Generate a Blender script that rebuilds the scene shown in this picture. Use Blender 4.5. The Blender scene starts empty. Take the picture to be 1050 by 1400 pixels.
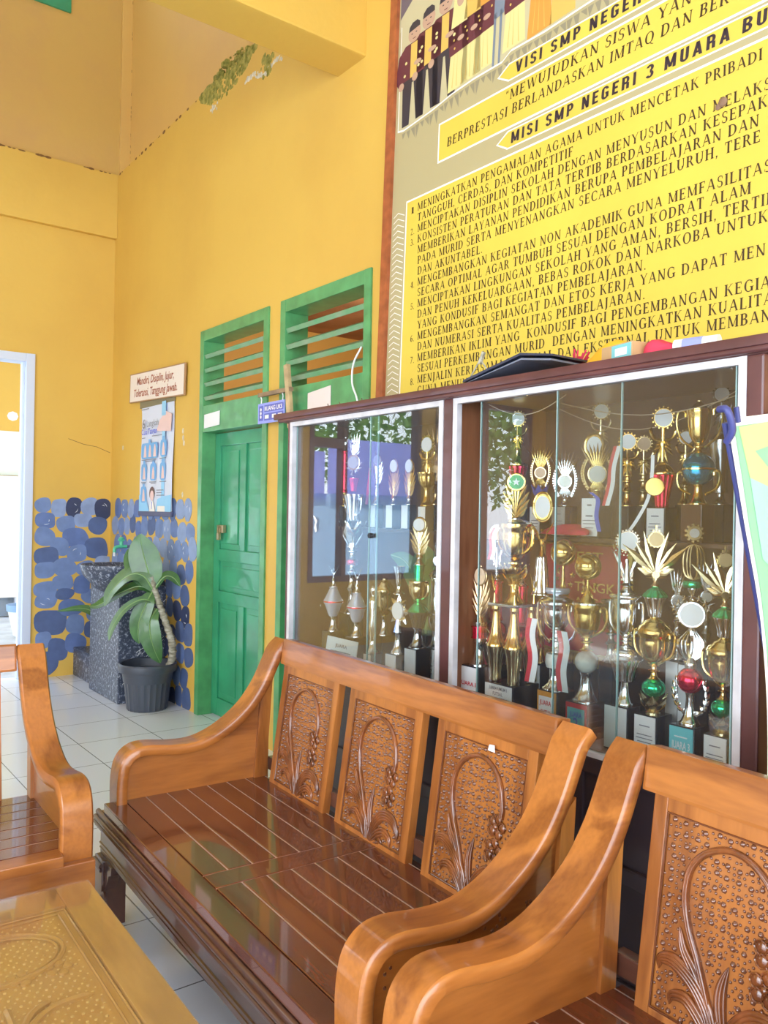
import bpy, bmesh, math, random
import numpy as np
from mathutils import Vector, Matrix
PI = math.pi
scene = bpy.context.scene
COL = scene.collection

# ------------------------------------------------------------------ camera
YAW, ROLL = math.radians(37.2), 0.018
cam_data = bpy.data.cameras.new('camera')
cam_data.sensor_fit = 'HORIZONTAL'
cam_data.sensor_width = 36.0
cam_data.lens = 36.0 * 1130.0 / 1050.0
cam_data.clip_start, cam_data.clip_end = 0.02, 200
cam = bpy.data.objects.new('camera', cam_data)
COL.objects.link(cam)
_F = Vector((math.sin(YAW), math.cos(YAW), 0)); _R = Vector((math.cos(YAW), -math.sin(YAW), 0)); _U = Vector((0, 0, 1))
_cx = _R * math.cos(ROLL) + _U * math.sin(ROLL); _cy = _U * math.cos(ROLL) - _R * math.sin(ROLL); _cz = -_F
cam.matrix_world = Matrix(((_cx.x, _cy.x, _cz.x, 0), (_cx.y, _cy.y, _cz.y, 0), (_cx.z, _cy.z, _cz.z, 1.45), (0, 0, 0, 1)))
scene.camera = cam

# ------------------------------------------------------------------ world, lights, exposure
scene.view_settings.view_transform = 'Standard'
scene.view_settings.look = 'None'
scene.view_settings.exposure = 0.0
scene.view_settings.gamma = 1.0
scene.view_settings.use_curve_mapping = False
WORLD_STRENGTH = 5.0
world = bpy.data.worlds.new('world'); scene.world = world; world.use_nodes = True
_nt = world.node_tree
_bg = _nt.nodes['Background']
_tc = _nt.nodes.new('ShaderNodeTexCoord'); _sep = _nt.nodes.new('ShaderNodeSeparateXYZ'); _rp = _nt.nodes.new('ShaderNodeValToRGB')
_nt.links.new(_tc.outputs['Generated'], _sep.inputs[0]); _nt.links.new(_sep.outputs[2], _rp.inputs[0]); _nt.links.new(_rp.outputs[0], _bg.inputs[0])
_rp.color_ramp.elements[0].position = 0.0; _rp.color_ramp.elements[0].color = (0.86, 0.92, 1.0, 1)
_rp.color_ramp.elements[1].position = 0.8; _rp.color_ramp.elements[1].color = (0.55, 0.74, 1.0, 1)
_bg.inputs[1].default_value = WORLD_STRENGTH
scene.cycles.max_bounces = 10; scene.cycles.diffuse_bounces = 5; scene.cycles.glossy_bounces = 5
scene.cycles.transparent_max_bounces = 16
scene.cycles.sample_clamp_indirect = 6.0
scene.cycles.caustics_reflective = False; scene.cycles.caustics_refractive = False

def daylight(name, loc, target, sx, sy, power, color):
    l = bpy.data.lights.new(name, 'AREA'); l.shape = 'RECTANGLE'; l.size = sx; l.size_y = sy; l.energy = power; l.color = color
    o = bpy.data.objects.new(name, l); COL.objects.link(o); o.location = loc
    o.rotation_euler = (Vector(target) - Vector(loc)).to_track_quat('-Z', 'Y').to_euler()
    return o
# sky light entering the big openings behind the camera and on the far left, and the window bays of the end wall
daylight('daylight_entrance', (-0.6, -4.3, 2.0), (0.6, 4, 1.6), 5.6, 3.4, 200, (0.93, 0.96, 1.0))
daylight('daylight_side', (-4.75, 0.2, 2.0), (2.5, 2.2, 1.6), 6.0, 3.2, 250, (0.90, 0.95, 1.0))

_sun = bpy.data.lights.new('sun', 'SUN'); _sun.energy = 7.0; _sun.angle = math.radians(1.0); _sun.color = (1, .96, .88)
_so = bpy.data.objects.new('sun', _sun); COL.objects.link(_so); _so.rotation_euler = Vector((.15, -.62, -.77)).to_track_quat('-Z', 'Y').to_euler()

# ------------------------------------------------------------------ mesh helpers
class MB:
    def __init__(s): s.v = []; s.f = []; s.m = []
    def add(s, vs, fs, mi=0):
        b = len(s.v); s.v += [tuple(p) for p in vs]; s.f += [tuple(i + b for i in f) for f in fs]; s.m += [mi] * len(fs); return s
    def box(s, x0, x1, y0, y1, z0, z1, mi=0, M=None):
        vs = [Vector((x, y, z)) for z in (z0, z1) for y in (y0, y1) for x in (x0, x1)]
        if M is not None: vs = [M @ p for p in vs]
        return s.add(vs, [(0, 2, 3, 1), (4, 5, 7, 6), (0, 1, 5, 4), (2, 6, 7, 3), (0, 4, 6, 2), (1, 3, 7, 5)], mi)
    def bbox(s, x0, x1, y0, y1, z0, z1, b=0.004, mi=0, M=None):
        """box with chamfered edges"""
        bm = bmesh.new()
        vs = [bm.verts.new((x, y, z)) for z in (z0, z1) for y in (y0, y1) for x in (x0, x1)]
        for f in [(0, 2, 3, 1), (4, 5, 7, 6), (0, 1, 5, 4), (2, 6, 7, 3), (0, 4, 6, 2), (1, 3, 7, 5)]: bm.faces.new([vs[i] for i in f])
        b = min(b, 0.45 * min(abs(x1 - x0), abs(y1 - y0), abs(z1 - z0)))
        bmesh.ops.bevel(bm, geom=list(bm.edges), offset=b, segments=2, profile=0.7, affect='EDGES')
        return s.addbm(bm, mi, M)
    def addbm(s, bm, mi=0, M=None):
        bm.verts.index_update()
        s.add([(M @ v.co if M is not None else v.co) for v in bm.verts], [[v.index for v in f.verts] for f in bm.faces], mi); bm.free(); return s
    def prism(s, poly, axis, a, b, mi=0):
        """extrude a 2-D polygon (counter order free) along axis from a to b; poly coords are the two other axes in xyz order"""
        def P(p, t):
            return {'x': (t, p[0], p[1]), 'y': (p[0], t, p[1]), 'z': (p[0], p[1], t)}[axis]
        n = len(poly)
        vs = [P(p, a) for p in poly] + [P(p, b) for p in poly]
        fs = [tuple(range(n)), tuple(range(2 * n - 1, n - 1, -1))] + [(i, i + n, (i + 1) % n + n, (i + 1) % n) for i in range(n)]
        return s.add(vs, fs, mi)
    def tube(s, pts, r, n=8, mi=0, flat=(1, 1), caps=True, up=None):
        pts = [Vector(p) for p in pts]; rs = r if isinstance(r, (list, tuple)) else [r] * len(pts)
        vs = []; prev = None
        for i, p in enumerate(pts):
            t = (pts[min(i + 1, len(pts) - 1)] - pts[max(i - 1, 0)])
            t = t.normalized() if t.length > 1e-9 else Vector((0, 0, 1))
            if up is not None: a = Vector(up)
            elif prev is not None: a = prev
            else: a = Vector((0, 0, 1)) if abs(t.z) < .9 else Vector((1, 0, 0))
            a = (a - t * a.dot(t)); a = a.normalized() if a.length > 1e-6 else t.orthogonal().normalized()
            prev = a; b = t.cross(a)
            for k in range(n):
                w = 2 * PI * k / n; vs.append(p + (a * math.cos(w) * flat[0] + b * math.sin(w) * flat[1]) * rs[i])
        fs = []
        for i in range(len(pts) - 1):
            for k in range(n): fs.append((i * n + k, i * n + (k + 1) % n, (i + 1) * n + (k + 1) % n, (i + 1) * n + k))
        if caps: fs += [tuple(range(n - 1, -1, -1)), tuple(range((len(pts) - 1) * n, len(pts) * n))]
        return s.add(vs, fs, mi)
    def lathe(s, prof, n=20, c=(0, 0, 0), mi=0, flute=0, fd=0.0, cap=True):
        vs = []
        for (r, z) in prof:
            for k in range(n):
                w = 2 * PI * k / n; rr = max(r, 1e-4) * (1 + (fd * (0.5 + 0.5 * math.cos(w * flute)) if flute else 0))
                vs.append((c[0] + rr * math.cos(w), c[1] + rr * math.sin(w), c[2] + z))
        fs = []
        for i in range(len(prof) - 1):
            for k in range(n): fs.append((i * n + k, i * n + (k + 1) % n, (i + 1) * n + (k + 1) % n, (i + 1) * n + k))
        if cap: fs += [tuple(range(n - 1, -1, -1)), tuple(range((len(prof) - 1) * n, len(prof) * n))]
        return s.add(vs, fs, mi)
    def ball(s, c, r, n=8, mi=0, sc=(1, 1, 1)):
        m = max(3, n // 2)
        vs = []; fs = []
        for i in range(m + 1):
            a = PI * i / m
            for k in range(n):
                w = 2 * PI * k / n
                vs.append((c[0] + r * sc[0] * math.sin(a) * math.cos(w), c[1] + r * sc[1] * math.sin(a) * math.sin(w), c[2] + r * sc[2] * math.cos(a)))
        for i in range(m):
            for k in range(n): fs.append((i * n + k, (i + 1) * n + k, (i + 1) * n + (k + 1) % n, i * n + (k + 1) % n))
        return s.add(vs, fs, mi)
    def build(s, name, mats, parent=None, loc=(0, 0, 0), rot=(0, 0, 0), smooth=True, label=None, angle=48):
        me = bpy.data.meshes.new(name); me.from_pydata(s.v, [], s.f)
        if not isinstance(mats, (list, tuple)): mats = [mats]
        for m in mats: me.materials.append(m)
        if len(mats) > 1: me.polygons.foreach_set('material_index', s.m)
        bm = bmesh.new(); bm.from_mesh(me); bmesh.ops.remove_doubles(bm, verts=bm.verts, dist=1e-6)
        bmesh.ops.recalc_face_normals(bm, faces=bm.faces)
        if smooth:
            ca = math.radians(angle)
            for f in bm.faces: f.smooth = True
            area = {f.index: f.calc_area() for f in bm.faces} if not bm.faces.index_update() else {}
            for e in bm.edges:
                if len(e.link_faces) != 2: e.smooth = False; continue
                g = e.calc_face_angle(0); p, q = (area[f.index] for f in e.link_faces)
                if g > ca or (g > .03 and max(p, q) > 6 * min(p, q)): e.smooth = False   # keep big flat faces flat beside their chamfers
        bm.to_mesh(me); bm.free(); me.update()
        o = bpy.data.objects.new(name, me); COL.objects.link(o)
        o.location = loc; o.rotation_euler = rot
        if parent is not None: o.parent = parent
        if label: o['label'] = label
        return o

def tag(o, label, cat, group=None):
    o['label'] = label; o['category'] = cat
    if group: o['group'] = group
    return o
def thing(name, label, cat, loc=(0, 0, 0), rotz=0.0, group=None):
    o = bpy.data.objects.new(name, None); COL.objects.link(o); o.empty_display_size = 0.05
    o.location = loc; o.rotation_euler = (0, 0, rotz)
    return tag(o, label, cat, group)
def structure(o): o['kind'] = 'structure'; return o
def copy_tree(o, parent=None):
    c = o.copy(); COL.objects.link(c)
    if parent is not None: c.parent = parent
    for ch in list(o.children): copy_tree(ch, c)
    return c
def smooth_path(pts, n=6):
    """Catmull-Rom through the points"""
    P = [Vector(p) for p in pts]; P = [P[0] * 2 - P[1]] + P + [P[-1] * 2 - P[-2]]; out = []
    for i in range(1, len(P) - 2):
        for k in range(n):
            t = k / n; a, b, c, d = P[i - 1], P[i], P[i + 1], P[i + 2]
            out.append(0.5 * ((2 * b) + (c - a) * t + (2 * a - 5 * b + 4 * c - d) * t * t + (3 * b - a - 3 * c + d) * t ** 3))
    out.append(P[-2]); return out

# ------------------------------------------------------------------ materials
def sock(n, names):
    for k in names:
        if k in n.inputs: return n.inputs[k]
def mat(name, rgb, rough=0.5, metal=0.0, coat=0.0, var=0.0, vscale=3.0, bump=0.0, bscale=60.0, trans=0.0, spec=None, rgb2=None, stretch=(1, 1, 1), coat_rough=0.04):
    m = bpy.data.materials.new(name); m.use_nodes = True; nt = m.node_tree; b = nt.nodes['Principled BSDF']
    b.inputs['Base Color'].default_value = (*rgb, 1); b.inputs['Roughness'].default_value = rough; b.inputs['Metallic'].default_value = metal
    if coat: b.inputs['Coat Weight'].default_value = coat; b.inputs['Coat Roughness'].default_value = coat_rough
    if trans: b.inputs['Transmission Weight'].default_value = trans
    if spec is not None: b.inputs['Specular IOR Level'].default_value = spec
    if var or bump or rgb2:
        tc = nt.nodes.new('ShaderNodeTexCoord'); mp = nt.nodes.new('ShaderNodeMapping'); mp.inputs['Scale'].default_value = stretch
        nt.links.new(tc.outputs['Object'], mp.inputs[0])
    if var or rgb2:
        nz = nt.nodes.new('ShaderNodeTexNoise'); nz.inputs['Scale'].default_value = vscale; nz.inputs['Detail'].default_value = 5
        nt.links.new(mp.outputs[0], nz.inputs['Vector'])
        rp = nt.nodes.new('ShaderNodeValToRGB'); nt.links.new(nz.outputs[0], rp.inputs[0])
        rp.color_ramp.elements[0].position = 0.35; rp.color_ramp.elements[1].position = 0.68
        c2 = rgb2 or tuple(min(1, c * (1 + var)) for c in rgb); c1 = rgb if rgb2 else tuple(c * (1 - var) for c in rgb)
        rp.color_ramp.elements[0].color = (*c1, 1); rp.color_ramp.elements[1].color = (*c2, 1)
        nt.links.new(rp.outputs[0], b.inputs['Base Color'])
    if bump:
        nb = nt.nodes.new('ShaderNodeTexNoise'); nb.inputs['Scale'].default_value = bscale; nb.inputs['Detail'].default_value = 3
        nt.links.new(mp.outputs[0], nb.inputs['Vector'])
        bp = nt.nodes.new('ShaderNodeBump'); bp.inputs['Strength'].default_value = bump; bp.inputs['Distance'].default_value = 0.01
        nt.links.new(nb.outputs[0], bp.inputs['Height']); nt.links.new(bp.outputs[0], b.inputs['Normal'])
    return m
def wood(name, c_dark, c_light, axis='y', rough=0.18, coat=0.45, scale=7.0):
    """varnished wood, grain running along the given local axis"""
    m = bpy.data.materials.new(name); m.use_nodes = True; nt = m.node_tree; b = nt.nodes['Principled BSDF']; L = nt.links
    tc = nt.nodes.new('ShaderNodeTexCoord'); mp = nt.nodes.new('ShaderNodeMapping')
    st = {'x': (0.14, 1, 1), 'y': (1, 0.14, 1), 'z': (1, 1, 0.14)}[axis]
    mp.inputs['Scale'].default_value = st; L.new(tc.outputs['Object'], mp.inputs[0])
    nz = nt.nodes.new('ShaderNodeTexNoise'); nz.inputs['Scale'].default_value = scale; nz.inputs['Detail'].default_value = 4; nz.inputs['Distortion'].default_value = 0.7
    L.new(mp.outputs[0], nz.inputs['Vector'])
    wv = nt.nodes.new('ShaderNodeMath'); wv.operation = 'MULTIPLY'; wv.inputs[1].default_value = 9.0; L.new(nz.outputs[0], wv.inputs[0])
    sn = nt.nodes.new('ShaderNodeMath'); sn.operation = 'SINE'; m2 = nt.nodes.new('ShaderNodeMath'); m2.operation = 'MULTIPLY'; m2.inputs[1].default_value = 3.0
    L.new(wv.outputs[0], m2.inputs[0]); L.new(m2.outputs[0], sn.inputs[0])
    fine = nt.nodes.new('ShaderNodeTexNoise'); fine.inputs['Scale'].default_value = scale * 14; fine.inputs['Detail'].default_value = 3; L.new(mp.outputs[0], fine.inputs['Vector'])
    ad = nt.nodes.new('ShaderNodeMath'); ad.operation = 'MULTIPLY_ADD'; ad.inputs[1].default_value = 0.09; L.new(sn.outputs[0], ad.inputs[0]); L.new(nz.outputs[0], ad.inputs[2])
    a2 = nt.nodes.new('ShaderNodeMath'); a2.operation = 'MULTIPLY_ADD'; a2.inputs[1].default_value = 0.30; L.new(fine.outputs[0], a2.inputs[0]); L.new(ad.outputs[0], a2.inputs[2])
    rp = nt.nodes.new('ShaderNodeValToRGB'); L.new(a2.outputs[0], rp.inputs[0])
    rp.color_ramp.elements[0].position = 0.35; rp.color_ramp.elements[0].color = (*c_dark, 1)
    rp.color_ramp.elements[1].position = 0.95; rp.color_ramp.elements[1].color = (*c_light, 1)
    L.new(rp.outputs[0], b.inputs['Base Color'])
    b.inputs['Roughness'].default_value = rough + 0.15; b.inputs['Coat Weight'].default_value = coat; b.inputs['Coat Roughness'].default_value = rough * 0.35
    return m
def lin(r, g, b):
    f = lambda c: (c / 255 / 12.92) if c / 255 <= 0.04045 else ((c / 255 + 0.055) / 1.055) ** 2.4
    return (f(r), f(g), f(b))

M = {}
def paint(name, rgb, stain=None, scale=0.9):
    m = bpy.data.materials.new(name); m.use_nodes = True; nt = m.node_tree; b = nt.nodes['Principled BSDF']; L = nt.links
    tc = nt.nodes.new('ShaderNodeTexCoord')
    nz = nt.nodes.new('ShaderNodeTexNoise'); nz.inputs['Scale'].default_value = scale; nz.inputs['Detail'].default_value = 5; nz.inputs['Roughness'].default_value = .55; L.new(tc.outputs['Object'], nz.inputs['Vector'])
    rp = nt.nodes.new('ShaderNodeValToRGB'); L.new(nz.outputs[0], rp.inputs[0])
    s = stain or tuple(c * .86 for c in rgb)
    rp.color_ramp.elements[0].position = .30; rp.color_ramp.elements[0].color = (*s, 1)
    rp.color_ramp.elements[1].position = .55; rp.color_ramp.elements[1].color = (*rgb, 1)
    L.new(rp.outputs[0], b.inputs['Base Color']); b.inputs['Roughness'].default_value = .55
    nb = nt.nodes.new('ShaderNodeTexNoise'); nb.inputs['Scale'].default_value = 22; nb.inputs['Detail'].default_value = 4; L.new(tc.outputs['Object'], nb.inputs['Vector'])
    bp = nt.nodes.new('ShaderNodeBump'); bp.inputs['Strength'].default_value = .12; bp.inputs['Distance'].default_value = .01
    L.new(nb.outputs[0], bp.inputs['Height']); L.new(bp.outputs[0], b.inputs['Normal'])
    return m
M['yellow'] = paint('yellow_wall_paint', (0.69, 0.445, 0.085), (0.63, 0.385, 0.072))
M['yellow_pale'] = paint('faded_yellow_paint', (0.64, 0.42, 0.115), (0.60, 0.37, 0.13), 1.3)
M['tan'] = paint('tan_plaster_paint', (0.72, 0.47, 0.14), (0.66, 0.42, 0.15), .8)
M['green'] = mat('green_gloss_paint', (0.09, 0.33, 0.13), .32, var=.18, vscale=9, coat=.2)
M['green_dk'] = mat('green_door_paint', (0.035, 0.30, 0.15), .3, var=.15, vscale=5, coat=.25)
M['white'] = mat('white_paint', (0.8, 0.82, 0.84), .45)
M['alu'] = mat('pale_blue_aluminium', (0.62, 0.70, 0.86), .4, .1)
M['alu_w'] = mat('white_aluminium', (0.66, 0.66, 0.70), .4, .15, var=.12, vscale=14)
M['paper'] = mat('white_paper', (0.80, 0.82, 0.85), .7)
M['paper_pink'] = mat('pinkish_paper', (0.74, 0.66, 0.62), .7)
M['cream'] = mat('cream_board', (0.80, 0.72, 0.64), .6)
M['black'] = mat('black_plastic', (0.02, 0.02, 0.025), .35)
M['ink'] = mat('dark_ink', (0.055, 0.028, 0.008), .6)
M['ink_grey'] = mat('grey_ink', (0.22, 0.24, 0.30), .6)
M['ink_bold'] = mat('black_ink', (0.035, 0.02, 0.03), .55)
M['red'] = mat('red_print', (0.62, 0.03, 0.05), .5)
M['blue'] = mat('blue_cloth', (0.03, 0.09, 0.55), .5)
M['gold'] = mat('gold_plated_plastic', (0.78, 0.56, 0.20), .16, 1.0)
M['gold_pale'] = mat('pale_gold_plastic', (0.76, 0.64, 0.38), .2, 1.0)
M['bronze'] = mat('bronze_plastic', (0.62, 0.42, 0.24), .24, 1.0)
M['silver'] = mat('silver_plated_plastic', (0.82, 0.83, 0.86), .14, 1.0)
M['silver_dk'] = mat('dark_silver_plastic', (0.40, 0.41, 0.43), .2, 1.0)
M['m_red'] = mat('red_metal_foil', (0.80, 0.03, 0.08), .16, 0.8)
M['m_green'] = mat('green_metal_foil', (0.03, 0.52, 0.22), .16, 0.8)
M['m_blue'] = mat('blue_metal_foil', (0.02, 0.36, 0.62), .14, 0.8)
M['marble'] = mat('marbled_plastic', (0.66, 0.66, 0.62), .25, var=.25, vscale=30)
M['medal_white'] = mat('white_medallion_print', (0.80, 0.82, 0.86), .4)
M['medal_peach'] = mat('peach_medallion_print', (0.72, 0.52, 0.36), .4)
M['medal_grey'] = mat('grey_medallion', (0.46, 0.47, 0.46), .3, .4)
M['medal_green'] = mat('green_medallion_print', (0.10, 0.45, 0.20), .4)
M['medal_bronze'] = mat('bronze_medallion', (0.52, 0.40, 0.22), .35, .6)
M['lantern'] = mat('pale_blue_clear_plastic', (0.60, 0.68, 0.90), .12, .55)
M['box_black'] = mat('black_trophy_base', (0.025, 0.028, 0.04), .18, coat=.5)
M['box_wood'] = mat('dark_wood_trophy_base', (0.08, 0.035, 0.025), .3, coat=.3)
# ================================================================== the setting
XW, YE, ZC = 2.493, 7.285, 6.9
def wall_grid(name, m, us, zs, holes, place):
    """wall made of boxes on a grid of breakpoints, leaving out the cells inside the holes"""
    mb = MB()
    for i in range(len(us) - 1):
        for j in range(len(zs) - 1):
            u, z = (us[i] + us[i + 1]) / 2, (zs[j] + zs[j + 1]) / 2
            if any(h[0] < u < h[1] and h[2] < z < h[3] for h in holes): continue
            place(mb, us[i], us[i + 1], zs[j], zs[j + 1])
    return structure(mb.build(name, m, smooth=False))
# floor with glossy white tiles
m = bpy.data.materials.new('white_floor_tiles'); m.use_nodes = True; nt = m.node_tree; b = nt.nodes['Principled BSDF']; L = nt.links
tc = nt.nodes.new('ShaderNodeTexCoord'); mp = nt.nodes.new('ShaderNodeMapping'); mp.inputs['Location'].default_value = (-0.19, -0.02, 0)
L.new(tc.outputs['Object'], mp.inputs[0]); bk = nt.nodes.new('ShaderNodeTexBrick'); L.new(mp.outputs[0], bk.inputs['Vector'])
bk.offset = 0; bk.inputs['Scale'].default_value = 1; bk.inputs['Brick Width'].default_value = .465; bk.inputs['Row Height'].default_value = .465
bk.inputs['Mortar Size'].default_value = .0028; bk.inputs['Mortar Smooth'].default_value = 0.1
bk.inputs['Color1'].default_value = (.80, .85, .93, 1); bk.inputs['Color2'].default_value = (.77, .82, .91, 1); bk.inputs['Mortar'].default_value = (.16, .17, .20, 1)
L.new(bk.outputs[0], b.inputs['Base Color']); b.inputs['Roughness'].default_value = .12
M['tiles'] = m
structure(MB().box(-4.7, 2.64, -4.4, 7.43, -.12, 0).build('floor', M['tiles'], smooth=False))
M['concrete'] = mat('pale_concrete', (.58, .62, .68), .7, var=.15, vscale=4)
structure(MB().box(-30, 30, 7.43, 40, -.14, -.01).build('ground_outside', M['concrete'], smooth=False))
structure(MB().box(-30, -4.7, -30, 7.43, -.14, -.01).box(-4.7, 12, -30, -4.4, -.14, -.01).build('ground_entrance', M['concrete'], smooth=False))
structure(MB().box(.35, 6.5, 7.43, 11.75, 3.6, 3.7).build('roof_eave', M['white'], smooth=False))  # unseen slab added to keep the sun off the doorway
structure(MB().box(-4.7, 2.8, 7.43, 8.9, 6.7, 6.8).build('roof_overhang', M['white'], smooth=False))  # slab added to stop the sun coming in at the upper window
structure(MB().box(-4.7, 2.8, -4.4, 7.45, ZC, ZC + .12).build('ceiling', M['white'], smooth=False))
# right wall, with the openings of the two doors, its upper part stepping back behind a ledge
wall_grid('wall_right', M['yellow'], [-4.4, 3.43, 4.315, 4.49, 5.44, 7.43], [0, 2.70], [(3.43, 4.315, 0, 2.7), (4.49, 5.44, 0, 2.7)],
          lambda mb, a, c, d, e: mb.box(XW, XW + .15, a, c, d, e))
mb = MB().prism([(7.43, 2.7), (-4.4, 2.7), (-4.4, ZC), (3.65, ZC), (3.65, 4.443), (7.285, 4.37), (7.43, 4.367)], 'x', XW, XW + .15)
structure(mb.build('wall_right_upper', M['yellow'], smooth=False))
structure(MB().box(XW + .11, XW + .26, 3.3, 7.45, 4.2, ZC).build('wall_right_recess', M['tan'], smooth=False))
# end wall
holes = [(.93, 1.83, 0, 2.70), (-2.14, -.62, .70, 2.80), (-3.95, -2.35, .70, 2.80)]
wall_grid('wall_front', M['yellow'], [-4.7, -3.95, -2.35, -2.14, -.62, .93, 1.83, XW + .15], [0, .70, 2.70, 2.80, 3.9], holes,
          lambda mb, a, c, d, e: mb.box(a, c, YE, YE + .14, d, e))
wall_grid('wall_front_upper', M['yellow_pale'], [-4.7, .95, 2.0, XW + .15], [3.9, 5.74, 6.6, ZC], [(.95, 2.0, 5.74, 6.6)],
          lambda mb, a, c, d, e: mb.box(a, c, YE, YE + .14, d, e))
structure(MB().bbox(-4.7, XW, YE - .05, YE + .01, 3.81, 4.37, .006).build('beam_front', M['yellow'], smooth=False))
structure(MB().bbox(XW + .02, XW + .115, YE - .03, YE + .05, 4.36, ZC, .006).build('column_corner', M['tan'], smooth=False))
structure(MB().bbox(-4.6, XW + .01, 3.51, 3.775, 3.82, 4.45, .012).build('beam_cross', M['yellow'], smooth=False))
# left wall and rear wall, both open to the outside below their beams
wall_grid('wall_left', M['yellow'], [-4.4, -3.2, 3.4, 7.43], [0, 3.6, ZC], [(-3.2, 3.4, 0, 3.6)], lambda mb, a, c, d, e: mb.box(-4.7, -4.55, a, c, d, e))
wall_grid('wall_rear', M['yellow'], [-4.55, -3.5, 2.3, 2.493], [0, 3.7, ZC], [(-3.5, 2.3, 0, 3.7)], lambda mb, a, c, d, e: mb.box(a, c, -4.4, -4.25, d, e))
# moss and flaked paint on the ledge near the beam
M['moss'] = mat('green_moss', (.15, .16, .02), .9, rgb2=(.44, .38, .09), vscale=30, bump=.6)
M['flake'] = mat('bare_plaster', (.62, .58, .46), .9, var=.2, vscale=40)
def ledge_z(y): return 4.37 + (7.285 - y) * .02
rnd = random.Random(4)
mb = MB()
for i in range(520):
    t = rnd.random(); y = 5.55 - t * .85
    lim = .03 + .13 * math.sin(PI * min(1, t * 1.05)); z = ledge_z(y) - rnd.random() ** 1.5 * lim
    s = .006 + .026 * rnd.random() ** 2
    mb.ball((XW, y, z), s, 5, sc=(.16, .6 + rnd.random(), .5 + .6 * rnd.random()))
    up = rnd.random() * .12 * math.sin(PI * min(1, t * 1.1)); mb.ball((XW + .01 + .09 * rnd.random(), y - .05, ledge_z(y) + up * .9), s, 5, sc=(.8, 1, .8))
for i in range(60):
    t = rnd.random(); y = 4.60 - .05 * t + rnd.gauss(0, .025); z = 4.30 - t * .15 + rnd.gauss(0, .01)
    mb.ball((XW, y, z), .01 + .012 * rnd.random(), 5, sc=(.15, 1, 1))
o = mb.build('moss', M['moss']); o['kind'] = 'stuff'; tag(o, 'green moss growing on the damp ledge under the cross beam', 'moss')
mb = MB()
for i in range(46):
    t = i / 45; y = 4.86 - .47 * t; z = 4.225 - .05 * t + .02 * math.sin(9 * t) + rnd.gauss(0, .008)
    mb.ball((XW, y, z), .008 + .014 * rnd.random(), 5, sc=(.12, 1.2, .8))
for i in range(12): mb.ball((XW, 5.32 + rnd.gauss(0, .03), 4.24 + rnd.gauss(0, .015)), .012, 5, sc=(.12, 1, 1))
for (y, z) in ((5.75, 2.02), (5.745, 1.97), (5.73, 1.93), (5.74, 1.55), (7.0, 1.96)): mb.ball((XW, y, z), .018, 6, sc=(.1, 1, 1.3))
o = mb.build('wall_chips', M['flake']); o['kind'] = 'structure'
# a few chips along the edges of the ledge and beams, and the hairline crack by the corner
M['chip'] = mat('dark_chipped_edge', (.20, .10, .03), .9)
mb = MB()
for i in range(26): y = 5.5 + rnd.random() * 1.75; mb.ball((XW, y, ledge_z(y) - .004), .007 + .014 * rnd.random() ** 2, 5, sc=(.12, 1.6, .7))
for i in range(28): mb.ball((1.4 + 1.08 * rnd.random(), YE - .05, 4.365), .007 + .012 * rnd.random() ** 2, 5, sc=(1.8, .2, .6))
for i in range(22): mb.ball((XW + .113, YE - .03, 4.45 + 1.6 * rnd.random()), .006 + .01 * rnd.random(), 5, sc=(.5, .3, 1.4))
mb.tube([(2.12, YE, 2.03), (2.25, YE, 1.99), (2.36, YE, 1.975), (2.48, YE, 1.93)], .0022, 4)
o = mb.build('trim_chips', M['chip']); o['kind'] = 'structure'

# painted pebble wainscot
stone_cols = [(.085, .13, .28), (.16, .24, .46), (.25, .34, .56), (.115, .18, .40), (.035, .05, .12)]
SM = [mat('painted_stone_%d' % i, c, .5, var=.1, vscale=12) for i, c in enumerate(stone_cols)]
SM.append(mat('white_brush_marks', (.62, .68, .78), .6))
def stone(mb, P, cu, cv, ru, rv, rot, mi, seed, streak=False):
    r = random.Random(seed); n = 22; ph = [r.random() * 6.28 for _ in range(3)]; am = [.05, .035, .03]
    pts = []
    for k in range(n):
        w = 2 * PI * k / n; q = 1 + sum(am[j] * math.sin((j + 2) * w + ph[j]) for j in range(3))
        e = .82  # slightly squared ellipse
        cx_ = math.copysign(abs(math.cos(w)) ** e, math.cos(w)); sy_ = math.copysign(abs(math.sin(w)) ** e, math.sin(w))
        x, y = ru * q * cx_, rv * q * sy_
        pts.append((cu + x * math.cos(rot) - y * math.sin(rot), cv + x * math.sin(rot) + y * math.cos(rot)))
    hh = .0012 + .00012 * (seed % 23)
    mb.add([P(u, v, hh) for u, v in pts] + [P(u, v, -.002) for u, v in pts], [tuple(range(n))] + [(i, i + n, (i + 1) % n + n, (i + 1) % n) for i in range(n)], mi)
    if streak:
        for k in range(2):
            a0 = r.random() * 6; path = []
            for t in range(7):
                w = a0 + t * .17; f = .35 + .18 * k
                x, y = ru * f * math.cos(w), rv * f * math.sin(w)
                path.append(P(cu + x * math.cos(rot) - y * math.sin(rot), cv + x * math.sin(rot) + y * math.cos(rot), hh))
            mb.tube(path, [.0005, .002, .003, .003, .0025, .0015, .0005], 4, 5)
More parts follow.
